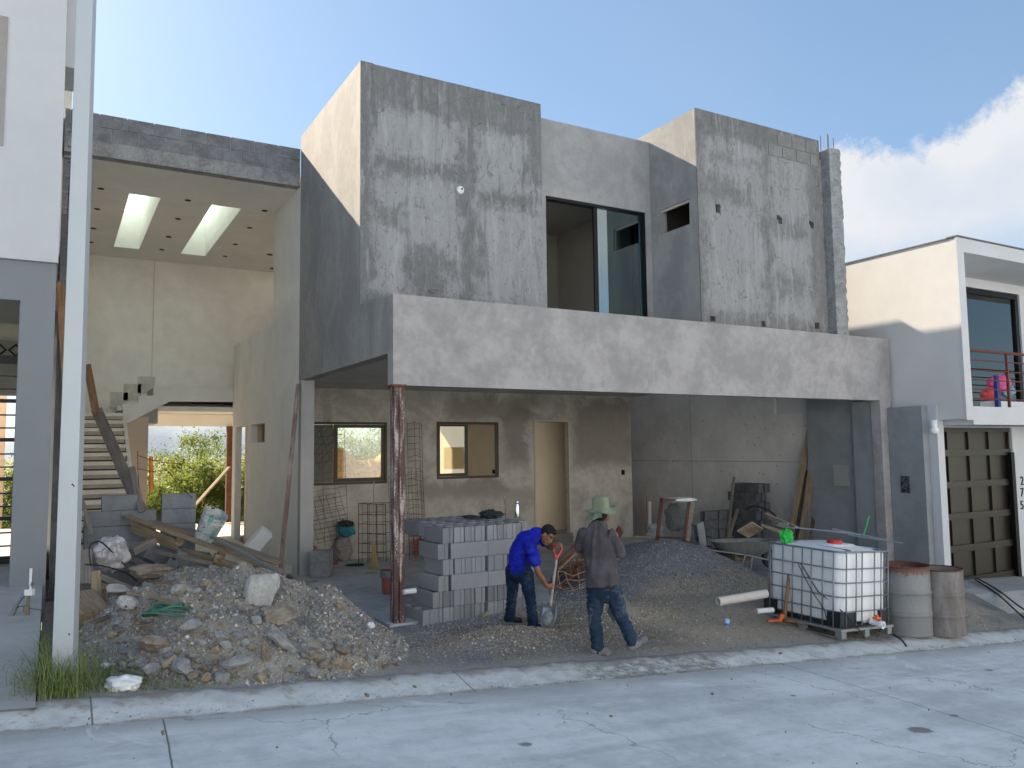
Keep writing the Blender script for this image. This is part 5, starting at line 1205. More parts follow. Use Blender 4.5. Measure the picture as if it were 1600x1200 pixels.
crumple('plastic_bag', 82, 935, 36, 34, m_bag, 'white plastic bag behind the foot of the white post', 'bag', 2)
crumple('plastic_bag', 579, 981, 13, 10, m_bag, 'small scrap of white and blue plastic on the ground left of the rusty prop', 'bag', 3)
crumple('plastic_bag', 166, 1043, 16, 8, m_bag, 'tiny scrap of white plastic above the crumpled bag', 'bag', 13)
t = NT('printed_sack', .7); n = t.noise(6, 4, .6, t.obj, dist=1.5); n2 = t.noise(3, 3, .6, t.obj, stretch=(3, 1, 1)); c = t.mix(t.step(n, .4, .6), (.25, .245, .25), (.52, .51, .52)); c = t.mix(t.M('GREATER_THAN', n2, .68), c, (.34, .05, .06)); c = t.mix(t.M('LESS_THAN', n2, .32), c, (.08, .12, .25)); t.color(c); m_sack = t.m
crumple('printed_sack', 172, 885, 52, 54, m_sack, 'empty white sack with red and blue print crumpled over the rubbish', 'sack', 4, d=9.8)
# hose coil and cables
m_hose = plain('green_hose', (.05, .16, .12), .4)
c_ = hit(262, 962); mb = MB()
for k in range(4):
    r_ = .17-.02*k; mb.tube([(c_[0]+r_*1.3*math.cos(a+k), c_[1]+r_*math.sin(a+k)*.8, c_[2]+.03+.02*k+.03*math.sin(2*a+k)) for a in np.linspace(0, 5.6+k*.2, 26)], .012, 8)
mb.build('garden_hose', m_hose, label='coil of green hose lying on the left of the rubble heap', cat='hose')
def cable(pts, r, mat, label, name='cable', cat='cable'):
    mb = MB(); P = [np.array(p, float) for p in pts]; Q = []
    for i in range(len(P)-1):
        a, b = P[i], P[i+1]; m0 = (P[i+1]-P[max(i-1, 0)])*.5; m1 = (P[min(i+2, len(P)-1)]-P[i])*.5
        for u in np.linspace(0, 1, 9)[:-1]: Q.append((2*u**3-3*u**2+1)*a+(u**3-2*u**2+u)*m0+(-2*u**3+3*u**2)*b+(u**3-u**2)*m1)
    Q.append(P[-1]); mb.tube(Q, r, 6); return mb.build(name, mat, label=label, cat=cat, smooth=True)
cable([atd(133, 882, 8.9), atd(160, 884, 9.0), atd(195, 895, 9.2), atd(214, 908, 9.3)], .010, m_cable, 'black flexible conduit arching over the standing pallet', cat='conduit')
cable([atd(142, 885, 9.2), atd(140, 855, 9.3), atd(155, 846, 9.5), atd(175, 862, 9.7), atd(196, 884, 9.8)], .008, m_cable, 'thin dark cable looping over the printed sack')
for pts, lb_ in [([onZ(1525, 905, -.36), onZ(1560, 925, -.38), onZ(1600, 955, -.42), onZ(1660, 985, -.5)], 'black cable running over the right driveway, upper of two'), ([onZ(1524, 908, -.36), onZ(1560, 932, -.38), onZ(1600, 968, -.42), onZ(1650, 1000, -.5)], 'black cable running over the right driveway, lower of two'),
               ([onZ(1395, 995, -.2), onZ(1408, 1003, -.2), onZ(1416, 1013, -.22)], 'short black cable end hanging over the kerb by the white tank')]:
    cable([p+np.array((0, 0, .03)) for p in pts], .014, m_cable, lb_)
# ---- dented paint bucket balanced on the pallet
t = NT('paint_smeared_bucket', .55); v = t.obj; n = t.noise(7, 6, .7, v); n2 = t.noise(14, 5, .7, v); c = t.mix(t.step(n, .45, .55), (.36, .41, .43), (.55, .58, .58)); c = t.mix(t.step(n2, .58, .62), c, (.05, .06, .06)); c = t.mix(t.mul(t.step(t.noise(4, 4, .6, v), .56, .6), .8), c, (.12, .36, .30)); t.color(c); m_bkt = t.m
def bucket(fr, mat, r=.15, h=.36, rot=None, handle=True):
    M = rot or Matrix.Identity(3)
    mb = MB(); pr_ = [(.001, .004), (r*.84, 0), (r*.86, .01), (r*.97, h*.72), (r*1.04, h*.73), (r*1.04, h*.76), (r*.985, h*.77), (r*1.0, h*.86), (r*1.05, h*.87), (r*1.05, h*.90), (r, h*.91), (r*1.01, h), (r*1.06, h), (r*1.06, h-.012), (r*.96, h-.004), (r*.82, .02), (.001, .02)]
    mb.lathe(pr_, (0, 0, 0), 28, M=M); return lb(mb, 'pail', mat, fr, auto=True)
f = Fr('bucket', 'battered paint smeared bucket tipping to the right at the upper end of the pallet', 'bucket', 318, 843, d=11.3)
bucket(f, m_bkt, .165, .43, (Matrix.Rotation(R_(28), 3, 'Y') @ Matrix.Rotation(R_(10), 3, 'X')))
Mb = (Matrix.Rotation(R_(28), 3, 'Y') @ Matrix.Rotation(R_(10), 3, 'X')).to_3x3()
mb = MB(); mb.tube([np.array(Mb@Vector((.168*math.cos(a), -.168*abs(math.sin(a))*.9, .30-.16*abs(math.sin(a))))) for a in np.linspace(0, math.pi, 14)], .004, 5); lb(mb, 'handle', m_galv, f)
# white foam block
f = Fr('foam_block', 'white foam block with grey shaded side tilted against the porch wall', 'foam block', 401, 862, d=14.6)
Mx = Matrix.Rotation(R_(-48), 3, 'Y') @ Matrix.Rotation(R_(25), 3, 'X')
mb = MB(); mb.obox((0, 0, .17), (.55, .22, .24), Mx); lb(mb, 'block', plain('white_foam', (.85, .87, .88), .6, var=.03), f, bevel=.006)
# ---- water riser with valve at the left driveway
f = Fr('water_riser', 'short capped water riser with valve standing on the left driveway', 'pipe', 43, 972, d=8.2)
mb = MB(); mb.tube([(0, 0, -.05), (0, 0, .26)], .016, 10); mb.tube([(-.02, 0, .10), (-.02, 0, .17)], .026, 10); lb(mb, 'riser_pipe', rust('corroded_brass', (.22, .18, .13), (.08, .06, .04), .5), f)
mb = MB(); mb.tube([(.015, 0, .33), (.015, 0, .54)], .013, 10); mb.box(-.03, .05, -.025, .025, .27, .33); lb(mb, 'plastic_stub', m_white_pl, f)
mb = MB(); mb.tube([(-.02, 0, .3), (-.10, -.02, .2), (-.16, -.03, .05)], [.014, .022, .03], 8); mb.tube([(-.02, .0, .3), (.03, .01, .40)], .02, 8); lb(mb, 'valve', m_galvd, f)
cable([atd(22, 960, 8.2), atd(30, 948, 8.2), atd(45, 950, 8.2), atd(70, 955, 8.1), atd(88, 962, 8.1)], .004, m_rebar, 'thin wire trailing from the water riser towards the post', 'wire', 'wire')

# ---- carport: welded mesh panels, rebar frame, broom, buckets, sacks
def meshpanel(name, A, B, C_, nu, nv, r, label, cat='mesh', curve=0., mat=None, jit=.01, seed=0):
    """wire panel: A bottom left, B bottom right, C_ top left"""
    A, B, C_ = map(lambda q: np.array(q, float), (A, B, C_)); mb = MB(); rj = np.random.RandomState(seed)
    nrm = np.cross(B-A, C_-A); nrm /= np.linalg.norm(nrm)
    def P(u, v): return A+(B-A)*u+(C_-A)*v+nrm*curve*4*u*(1-u)
    for i in range(nu):
        u = np.clip(i/(nu-1)+rj.normal()*jit*.5, 0, 1); mb.tube([P(u, v) for v in (0, .5, 1.0)], r, 5)
    for j in range(nv):
        v = j/(nv-1)+rj.normal()*jit; mb.tube([P(u, v+rj.normal()*jit*.3)+nrm*r for u in np.linspace(0, 1, 7)], r, 5)
    return mb.build(name, mat or m_mesh, label=label, cat=cat)
def yz(px, py, Y): return onY(px, py, Y)
meshpanel('wire_mesh', yz(497, 850, 15.6), yz(550, 838, 15.4), yz(478, 780, 15.85), 6, 11, .004, 'rusty welded wire mesh leaning crookedly in the left corner of the carport', seed=1)
meshpanel('wire_mesh', yz(500, 735, 15.5), yz(531, 700, 15.6), yz(484, 690, 15.85), 3, 6, .004, 'small curled wire mesh end in front of the left half of the window', seed=2)
meshpanel('wire_mesh', yz(488, 860, 15.0), yz(545, 848, 15.2), yz(484, 668, 15.9), 4, 14, .004, 'long wire mesh strip standing against the left window', seed=6)
meshpanel('rebar_grid', yz(560, 880, 15.3), yz(604, 880, 15.3), yz(560, 788, 15.75), 4, 7, .008, 'dark rebar grid standing behind the broom', 'rebar', seed=3)
meshpanel('rebar_grid', yz(566, 880, 15.5), yz(610, 878, 15.5), yz(566, 786, 15.85), 5, 7, .005, 'second thinner rebar grid directly behind the first one', 'rebar', seed=4)
meshpanel('wire_mesh', yz(612, 880, 15.3), yz(668, 876, 15.4), yz(606, 735, 15.85), 7, 15, .004, 'tall wire mesh leaning on the wall behind the rusty prop', curve=.25, seed=5)
meshpanel('wire_mesh', yz(640, 876, 15.2), yz(664, 876, 15.2), yz(636, 660, 15.9), 4, 20, .004, 'narrow rolled mesh reaching up to the window on the right of the rusty prop', curve=.15, seed=7)
f = Fr('broom', 'straw broom with long pale handle standing head down on the carport floor', 'broom', 583, 890, z=.09)
mb = MB(); mb.tube([f.p(582, 858, .1), f.p(579, 758, .35)], .011, 8); lb(mb, 'handle', wood('broom_handle', (.50, .40, .26)), f)
mb = MB(); w0 = f.s; prof_ = [(568, 889, 15.5), (570, 880, 14), (574, 868, 10), (577, 858, 7), (580, 853, 3)]
rq = np.random.RandomState(6)
for i in range(130):
    u = rq.uniform(-1, 1); v = rq.uniform(-1, 1); mb.tube([(v*.014+.0, .1+u*.01, (890-855)*w0), (v*.055, .07+u*.02, (890-872)*w0), (v*.10+rq.normal()*.004, .05+u*.035, (890-889)*w0+rq.uniform(0, .02))], [.004, .004, .003], 4)
mb.tube([(0, .1, 31*w0), (0, .1, 37*w0)], [.02, .014], 8)
lb(mb, 'straw_head', plain('straw', (.36, .29, .15), .8, var=.3, scale=30), f)
crumple('black_bag', 555, 890, 34, 11, m_blackpl, 'flat black plastic bag on the floor beside the broom head', 'bag', 5, d=15.4)
crumple('teal_sack', 540, 836, 26, 28, plain('teal_cloth', (.02, .19, .24), .8), 'teal cloth bundle on top of the woven sack by the back wall', 'sack', 6, d=16.1)
crumple('woven_sack', 535, 872, 30, 44, plain('dusty_woven_sack', (.24, .22, .21), .8, var=.4, scale=12), 'dusty woven sack standing against the carport back wall', 'sack', 7, d=16.1, lift=-.05)
crumple('dark_cloth', 541, 822, 24, 10, plain('black_cloth', (.03, .022, .02), .9, var=.6), 'dark rag lying over the teal bundle', 'cloth', 8, d=16.05)
crumple('red_cloth', 521, 889, 14, 12, plain('red_cloth', (.30, .03, .05), .8), 'dark red cloth behind the stained cube by the corner pillar', 'cloth', 9, d=15.6)
crumple('orange_bag', 488, 862, 14, 12, plain('dark_orange_film', (.30, .09, .04), .6), 'dull orange bag between the pillar and the stained cube', 'bag', 10, d=15.8)
f = Fr('cement_cube', 'stained grey bucket shaped cement cube on the carport floor beside the pillar', 'cement block', 499, 903, z=.09)
mb = MB(); mb.box(-.17, .17, 0, .30, .10, .46); mb.box(-.165, .165, .005, .29, 0, .098); lb(mb, 'cube', cem('stained_cement', (.24, .24, .245), .3, 5, .4, blot=.4, vec='obj'), f, bevel=.01)
f = Fr('bucket', 'dirty red bucket with grey rim half hidden behind the rusty prop', 'bucket', 611, 927, z=.09)
bucket(f, plain('dull_red_plastic', (.33, .10, .09), .5, var=.4, scale=9), .155, .35); mb = MB(); mb.tube([(.165*math.cos(a), -.165*abs(math.sin(a))*.3-.02, .33+.12*abs(math.sin(a))) for a in np.linspace(0, math.pi, 14)], .004, 5); lb(mb, 'handle', m_galv, f)
mb = MB(); mb.lathe([(.158, .24), (.172, .25), (.172, .34), (.16, .355)], (0, 0, 0), 28); lb(mb, 'rim', m_galvd, f)
f = Fr('crate', 'dull red plastic crate between the rusty prop and the block stack', 'crate', 655, 868, z=.09)
mb = MB(); s0, s1 = -.13, .13
for k in range(5): mb.grid(2, .07*k+.0, .07*k+.035, (s0, s1), (0, .3), [(s0+.012, s1-.012, .012, .288)])
for x in (s0, -.01, s1-.02):
    for y in (0, .288): mb.box(x, x+.02, y-.001, y+.011, 0, .46)
mb.grid(2, .40, .46, (s0-.01, s1+.01), (-.01, .31), [(s0+.012, s1-.012, .012, .288)])
lb(mb, 'crate_body', plain('dull_red_crate', (.30, .06, .04), .6, var=.4), f)
mb = MB(); mb.beam(onZ(458, 912, .10), onZ(495, 907, .10), .06, .02); mb.build('wood_scrap', m_wood, label='short pale batten lying at the left edge of the carport floor', cat='wood')
mb = MB(); mb.beam(onZ(571, 894, .10), onZ(590, 894, .10), .04, .012); mb.build('wood_scrap', m_wood, label='thin pale strip on the floor in front of the broom', cat='wood')
f = Fr('pipe', 'short white pipe poking out left of the block stack near the rusty prop', 'pipe', 641, 925, d=9.6)
mb = MB(); mb.tube([(-.08, 0, 0), (.05, .1, 0)], .032, 12); lb(mb, 'tube', m_pvc, f)
# things on top of the stack
zt = zb+6*.2035
q = onZ(808, 808, zt); f = Fr('thermos', 'steel thermos flask standing on the right end of the block stack', 'flask', 808, 809, z=zt)
mb = MB(); mb.lathe([(.001, .0), (.036, 0), (.038, .01), (.038, .18), (.030, .20), (.030, .205)], (0, 0, 0), 20); fl = lb(mb, 'flask', plain('brushed_steel', (.55, .56, .58), .25, .9), f, smooth=True); mb = MB(); mb.lathe([(.031, .206), (.033, .21), (.033, .25), (.025, .262), (.001, .263)], (0, 0, 0), 20); lb(mb, 'cap', plain('steel_cap', (.4, .41, .42), .3, .9), f, smooth=True)
f = Fr('wooden_stick', 'thin pale wooden stick standing upright between the blocks on top of the stack', 'stick', 790, 808, z=zt)
mb = MB(); mb.tube([(0, 0, -.15), (0, 0, .16), (-.02, 0, .325)], [.011, .010, .016], 8); lb(mb, 'stick', m_wood, f)
crumple('dark_bag', 768, 808, 34, 12, plain('black_green_cloth', (.022, .032, .036), .6, var=.5, scale=10), 'crumpled black bag lying on top of the block stack', 'bag', 11, d=(onZ(770, 810, zt)-CAM)@_f, amp=.6, fr=3)
crumple('dark_bag', 735, 809, 26, 5, m_blackpl, 'flat black strap end trailing left from the bag on the stack', 'strap', 12, d=(onZ(735, 812, zt)-CAM)@_f)

# ---- rusty rebar cage behind the shovel
f = Fr('rebar_cage', 'rusty basket of bent reinforcing bars lying between the two workers', 'rebar', 893, 924, z=.04)
m_rr = rust('orange_rust', (.16, .07, .035), (.26, .13, .07), .6, .8, .1); rc = np.random.RandomState(3)
mb = MB(); m2 = MB()
for k in range(8):
    y = .1+.11*k; x0 = .03*k
    pts = [f.p(868, 919, y), f.p(877, 893, y), f.p(903, 867, y), f.p(922, 862, y), f.p(930, 885, y), f.p(925, 912, y), f.p(895, 925, y)]
    pts = [p+rc.normal(size=3)*.018 for p in pts]; (mb if k > 1 else m2).tube(pts, .007, 6, closed=True)
for q in [(868, 919), (872, 905), (877, 893), (888, 882), (903, 867), (920, 862), (927, 880), (930, 895), (925, 912), (905, 922), (885, 922)]:
    (mb if rc.uniform() < .7 else m2).tube([f.p(*q, .05)+rc.normal(size=3)*.01, f.p(*q, .5)+rc.normal(size=3)*.02, f.p(*q, .92)+rc.normal(size=3)*.02], .006, 6)
for k in range(60):
    a, b = f.p(rc.uniform(872, 925), rc.uniform(870, 922), rc.uniform(.1, .9)), f.p(rc.uniform(872, 925), rc.uniform(868, 922), rc.uniform(.1, .9)); mb.tube([a, (a+b)/2+rc.normal(size=3)*.04, b], .005, 5)
for pts in [[(866, 918), (885, 905), (905, 908), (932, 898)], [(868, 893), (880, 893), (895, 900), (930, 888)], [(874, 925), (900, 921), (932, 905)], [(883, 893), (888, 910), (898, 925)], [(903, 888), (905, 905), (906, 924)], [(872, 893), (876, 920)]]:
    m2.tube([f.p(*q, -.02) for q in pts], .006, 6)
lb(mb, 'bars', m_rr, f); lb(m2, 'tie_wires', rust('pale_rust', (.42, .33, .25), (.2, .1, .06), .4, .7, .1), f)
# thin wires sticking out right of the green hatted worker
mb = MB(); f = Fr('bent_wires', 'two thin wires poking out of the gravel behind the worker in the green hat', 'wire', 975, 905, d=10.2)
for a_, b_ in [((965, 882), (1000, 880)), ((965, 900), (995, 893)), ((968, 899), (1002, 899))]: mb.tube([f.p(*a_), f.p(*b_)], .003, 5)
lb(mb, 'wires', m_galv, f)

# ---- side yard: sieve frame, sacks, boards
f = Fr('sieve_frame', 'red painted steel sieve frame leaning back beside the side yard wall', 'sieve', 1050, 846, d=15.4)
m_redf = rust('red_oxide_frame', (.10, .035, .032), (.06, .035, .03), .45, .6, .1)
mb = MB()
for a_, b_, w_ in [((1027, 844), (1041, 783), .07), ((1069, 845), (1084, 788), .05), ((1036, 781), (1088, 786), .05), ((1027, 839), (1071, 845), .04)]: mb.beam(f.p(*a_, 0), f.p(*b_, .35), w_, .05, up=(0, 1, 0))
lb(mb, 'frame', m_redf, f); mb = MB(); mb.beam(f.p(1074, 846, .02), f.p(1090, 790, .37), .09, .03, up=(0, 1, 0)); lb(mb, 'side_board', m_woodg, f)
mb = MB()
for i in range(16): u = i/15; mb.tube([f.p(1028+42*u, 844, .0), f.p(1041+42*u, 784, .33)], .0025, 4)
for i in range(22): v = i/21; mb.tube([f.p(1028+13*v, 844-60*v, .33*v), f.p(1070+14*v, 845-58*v, .33*v)], .0025, 4)
lb(mb, 'screen', m_galvd, f)
crumple('stone_sack', 1056, 822, 34, 40, plain('dark_sack', (.09, .10, .095), .8, var=.4, scale=5), 'dark stuffed sack seen through the red sieve frame', 'sack', 14, d=16.3)
crumple('sack', 1024, 830, 24, 14, plain('pale_sack', (.36, .38, .40), .7), 'pale grey sack sticking out left of the sieve frame, upper one', 'sack', 15, d=16.2)
crumple('sack', 1022, 842, 26, 14, bpy.data.materials['pale_sack'], 'pale grey sack lying on the ground left of the sieve frame, lower one', 'sack', 16, d=15.9)
crumple('plastic_bag', 1062, 783, 50, 7, m_bag, 'white plastic film draped over the top bar of the sieve frame', 'bag', 17, d=15.8)
mb = MB(); mb.beam(atd(1015, 832, 16.2), atd(1015, 784, 16.6), .085, .03, up=(0, 1, 0)); mb.build('leaning_plank', plain('pale_grey_board', (.42, .42, .42), .8), label='short white board standing left of the sieve frame', cat='plank')
mb = MB(); mb.beam(atd(1009, 828, 16.2), atd(1011, 775, 16.5), .02, .02); mb.build('thin_rod', m_rr, label='thin rusty rod standing beside the short white board', cat='rod')
mb = MB(); mb.beam(atd(958, 849, 14.6), atd(970, 826, 14.9), .16, .02, up=(0, 1, 0)); mb.build('wood_scrap', m_redf, label='dark red board leaning right of the green hatted worker', cat='wood')
mb = MB(); mb.beam(atd(990, 838, 15.2), atd(1022, 840, 15.2), .12, .03); mb.build('wood_scrap', m_wood, label='pale board flat on the ground beside the lower pale sack', cat='wood')
for (a_, b_, d_, e_, w_, m_, lb_) in [((1137, 838), (1147, 745), 14.9, 15.3, .06, m_woodg, 'long thin board leaning on the tall pile of dark blocks'), ((1139, 838), (1153, 795), 14.7, 15.0, .07, m_woodg, 'short board crossing the foot of the long thin one'), ((1238, 822), (1274, 625), 13.4, 13.9, .14, m_wood, 'longest pale plank leaning in the right corner of the side yard'),
        ((1256, 822), (1281, 640), 13.1, 13.6, .15, m_wood, 'wide pale plank just right of the longest one in the corner'), ((1262, 822), (1280, 665), 12.9, 13.4, .10, m_woodg, 'knotty grey plank in front of the corner bundle'), ((1268, 822), (1287, 760), 12.7, 13.0, .12, m_woodd, 'dark short plank at the right of the corner bundle'),
        ((1272, 823), (1288, 792), 12.4, 12.6, .08, m_woodg, 'shortest grey board at the foot of the corner bundle'), ((1244, 820), (1262, 735), 13.0, 13.5, .12, m_woodd, 'brown plank between the pale planks in the corner')]:
    Bq = onX(b_[0], b_[1], 14.16 if b_[0] > 1200 else 13.42); XA = 13.75 if b_[0] > 1200 else 13.1; Aq = None
    for y_ in np.linspace(820, 900, 161):
        q = onX(a_[0]+(a_[0]-b_[0])/(a_[1]-b_[1])*(y_-a_[1]), y_, XA); Aq = q
        if q[2] < H(q[0], q[1]): break
    mb = MB(); mb.beam(Aq, Bq, w_, .03, up=(1, .2, 0)); mb.build('leaning_plank', m_, label=lb_, cat='plank')
for (c_, s_, r_, m_, lb_) in [(atd(1172, 828, 13.6), (.42, .30, .02), (-.6, .35, .3), wood('plywood', (.50, .40, .29), (.42, .34, .25)), 'square plywood sheet lying tilted above the wheelbarrow'), (atd(1212, 828, 13.3), (.55, .3, .05), (.3, .2, .4), m_wood, 'brown board heap behind the left end of the white tank'), (atd(1128, 866, 14.6), (.4, .2, .18), (.1, .1, .2), m_woodd, 'brown crate like box under the wheelbarrow, left one'), (atd(1152, 864, 14.4), (.42, .25, .26), (.0, .0, .1), m_woodd, 'brown carton behind the legs of the wheelbarrow')]:
    mb = MB(); mb.obox((0, 0, 0), s_); o = mb.build('board' if s_[2] < .1 else 'carton', m_, label=lb_, cat='board' if s_[2] < .1 else 'box', loc=tuple(c_), local=True); o.rotation_euler = r_
cable([atd(1165, 795, 14.5), atd(1180, 791, 14.4), atd(1200, 797, 14.2), atd(1212, 806, 13.9)], .018, m_blackpl, 'black hose arching over the dark block pile', 'hose', 'hose')
mb = MB(); mb.beam(atd(1196, 803, 12.0), atd(1245, 824, 11.4), .04, .03); mb.build('pick_handle', m_wood, label='pale wooden tool handle lying over the back left corner of the white tank', cat='handle')

# ---- wheelbarrow
f = Fr('wheelbarrow', 'grey steel wheelbarrow parked behind the white tank, wheel to the right', 'wheelbarrow', 1165, 888, z=.10)
m_wb = rust('worn_green_grey_tray', (.15, .18, .18), (.20, .19, .17), .5, .6, .2)
def loft(mb, secs, cap0=True):
    n = len(secs[0]); mb.add(np.concatenate(secs), [(i*n+k, i*n+(k+1) % n, (i+1)*n+(k+1) % n, (i+1)*n+k) for i in range(len(secs)-1) for k in range(n)]+([tuple(range(n))] if cap0 else []))
def oval(x0, x1, y0, y1, z0, z1, n=28, e=.6):
    a = np.linspace(0, 2*math.pi, n, endpoint=False); cx, cy = (x0+x1)/2, (y0+y1)/2; c, s_ = np.cos(a), np.sin(a)
    c = np.sign(c)*abs(c)**e; s_ = np.sign(s_)*abs(s_)**e; x = cx+(x1-x0)/2*c; return np.stack([x, cy+(y1-y0)/2*s_, z0+(z1-z0)*(x-x0)/(x1-x0)], 1)
k_ = f.s; X0, X1 = (1114-1165)*k_, (1212-1165)*k_
mb = MB(); loft(mb, [oval(X0+.20, X1-.26, -.16, .16, .26, .24), oval(X0+.10, X1-.12, -.24, .24, .32, .32), oval(X0, X1, -.31, .31, .485, .50), oval(X0-.015, X1+.015, -.325, .325, .49, .505), oval(X0+.02, X1-.02, -.29, .29, .48, .495), oval(X0+.12, X1-.14, -.22, .22, .33, .33)]); lb(mb, 'tray', m_wb, f, auto=True)
mb = MB()
for s_ in (-1, 1): mb.tube([(X0-.32, s_*.27, .47), (X0-.1, s_*.24, .36), (0, s_*.18, .25), (X1-.35, s_*.10, .20), (X1-.05, s_*.06, .13)], .016, 8)
lb(mb, 'handles', m_galvd, f, smooth=True)
for s_ in (-1, 1):
    mb = MB(); mb.tube([(-.05, s_*.2, .26), (-.16, s_*.22, .0), (.02, s_*.22, -.0), (-.05+.12, s_*.2, .24)], .013, 8); lb(mb, 'leg', m_galvd, f)
mb = MB(); MM = Matrix.Rotation(R_(90), 3, 'X'); mb.lathe([(.10, -.045), (.165, -.045), (.185, -.02), (.185, .02), (.165, .045), (.10, .045), (.10, -.045)], (X1-.06, 0, .175), 28, M=MM); wh = lb(mb, 'wheel', m_blackpl, f, smooth=False)
mb = MB(); mb.lathe([(.001, -.03), (.10, -.03), (.10, .03), (.001, .03)], (X1-.06, 0, .175), 20, M=MM); lb(mb, 'rim', m_galvd, wh)
mb = MB(); mb.tube([(X1-.10, -.1, .44), (X1-.04, -.07, .18)], .014, 8); mb.tube([(X1-.10, .1, .44), (X1-.04, .07, .18)], .014, 8); lb(mb, 'brace', m_galv, f)

# ---- pipes, cup, rods by the tank
f = Fr('pipe', 'thick pale pipe lying on the gravel with its open end towards the left', 'pipe', 1122, 944, d=10.6)
mb = MB(); a, b = f.p(1122, 940, 0), f.p(1205, 934, .25); d_ = (b-a)/np.linalg.norm(b-a)
q = Vector(d_).to_track_quat('Z', 'Y').to_matrix(); L = np.linalg.norm(b-a)
mb.lathe([(.048, .01), (.052, 0), (.058, 0), (.060, .01), (.058, .02), (.058, L), (.048, L), (.048, .01)], tuple(a), 24, M=q); lb(mb, 'tube', plain('dusty_pipe', (.52, .49, .46), .6, var=.2), f, smooth=False)
f = Fr('pipe', 'short white pipe end sticking out under the left corner of the tank', 'pipe', 1182, 955, d=10.5)
mb = MB(); mb.lathe([(.026, .0), (.034, 0), (.034, .25)], (0, 0, 0), 18, M=Vector((1, .3, 0)).to_track_quat('Z', 'Y').to_matrix()); lb(mb, 'tube', m_pvc, f)
f = Fr('plastic_cup', 'small clear blue plastic cup lying on the dirt left of the pick', 'cup', 1135, 978)
mb = MB(); mb.lathe([(.001, 0), (.028, 0), (.036, .09), (.034, .09), (.026, .004)], (0, 0, .0), 18, M=Matrix.Rotation(R_(12), 3, 'Y')); lb(mb, 'cup', plain('pale_blue_plastic', (.35, .50, .75), .25, var=.05), f, smooth=True)
mb = MB(); mb.lathe([(.001, 0), (.022, 0), (.022, .02), (.001, .02)], (.003, -.03, .02), 14); lb(mb, 'blue_base', plain('blue_plastic', (.05, .16, .6), .3), f)

# ---- caged water tank
tk = onZ(1312, 999, -.225); TZ = -.225
# left and right bottom corners on the ground to find the sides
q1 = onZ(1196, 962, -.16); q2 = onZ(1393, 986, -.25); ea = np.array((q1-tk)[:2]); eb = np.array((q2-tk)[:2]); LA, LB_ = np.linalg.norm(ea), np.linalg.norm(eb)
rz = math.atan2(-ea[1], -ea[0]); TK = (8.90, 7.10); TL_, TW = 1.26, 1.05           # long side runs away from the street
f_t = thing('caged_water_tank', 'white plastic water tank in a galvanised bar cage on a metal pallet by the kerb', 'tank', (TK[0], TK[1], -.225), 0.)
f_t.rotation_euler = (R_(1.2), R_(3.2), R_(1.)); f_t['category'] = 'tank'
def rrect(w, l, r, z, n=6, x0=0., y0=0.):
    pts = []
    for cx, cy, a0 in ((x0+w-r, y0+r, -90), (x0+w-r, y0+l-r, 0), (x0+r, y0+l-r, 90), (x0+r, y0+r, 180)):
        for k in range(n+1): a = R_(a0+90*k/n); pts.append((cx+r*math.cos(a), cy+r*math.sin(a), z))
    return np.array(pts)
t = NT('milky_tank_plastic', .4); v = t.obj; n = t.noise(3, 5, .6, v); X, Y, Z = t.xyz(t.node('ShaderNodeTexCoord').outputs['Object'])
c = t.mix(n, (.78, .81, .83), (.66, .69, .70)); c = t.mix(t.mul(t.sub(1., t.step(t.add(Z, t.mul(t.sub(n, .5), .5)), .15, .5)), .4), c, (.55, .53, .50)); t.color(c); m_tank = t.m
mb = MB(); i_ = .03
secs = [rrect(TW-2*i_-.1, TL_-2*i_-.1, .1, .17, x0=i_+.05, y0=i_+.05), rrect(TW-2*i_, TL_-2*i_, .13, .20, x0=i_, y0=i_)]
for z in np.linspace(.3, 1.06, 9): secs.append(rrect(TW-2*i_, TL_-2*i_, .13, z, x0=i_, y0=i_))
secs += [rrect(TW-2*i_-.04, TL_-2*i_-.04, .13, 1.10, x0=i_+.02, y0=i_+.02), rrect(TW-2*i_-.16, TL_-2*i_-.16, .12, 1.125, x0=i_+.08, y0=i_+.08), rrect(.62, .66, .1, 1.13, x0=.22, y0=.32), rrect(.54, .6, .1, 1.155, x0=.26, y0=.35)]
loft(mb, secs); N_ = len(secs[0]); mb.f.append(tuple(range(mb.n-N_, mb.n))); mb.m.append(0)
tank = lb(mb, 'tank_body', m_tank, f_t, auto=True)
mb = MB(); mb.lathe([(.001, .05), (.085, .05), (.10, .04), (.105, 0), (.10, -.01)], (.55, .52, 1.157), 24); lb(mb, 'red_lid', plain('red_plastic', (.45, .03, .02), .4), f_t, smooth=False)
m_bar = plain('grey_zinc_bar', (.23, .25, .28), .45, .5, .2)
mb = MB(); rr_ = .009
for z in (.33, .52, .70, .88, 1.10): mb.tube(rrect(TW, TL_, .13, z, 5), rr_ if z < 1 else .013, 8, closed=True)
lb(mb, 'horizontal_bars', m_bar, f_t, smooth=True)
mb = MB()
for x in (.10, .30, .42, .68, .82, .97):
    for y in (-.012, TL_+.012): mb.tube([(x, y, .12), (x, y, 1.10)], rr_, 8)
for y in (.10, .27, .45, .60, .76, .93, 1.15):
    for x in (-.012, TW+.012): mb.tube([(x, y, .12), (x, y, 1.10)], rr_, 8)
lb(mb, 'upright_bars', m_bar, f_t, smooth=True)
mb = MB()
mb.tube([(.2, .0, 1.12), (.25, TL_*.6, 1.13), (.2, TL_, 1.12)], .012, 6); mb.tube([(.8, .0, 1.12), (.78, TL_, 1.12)], .012, 6); lb(mb, 'top_bars', m_bar, f_t)
mb = MB()
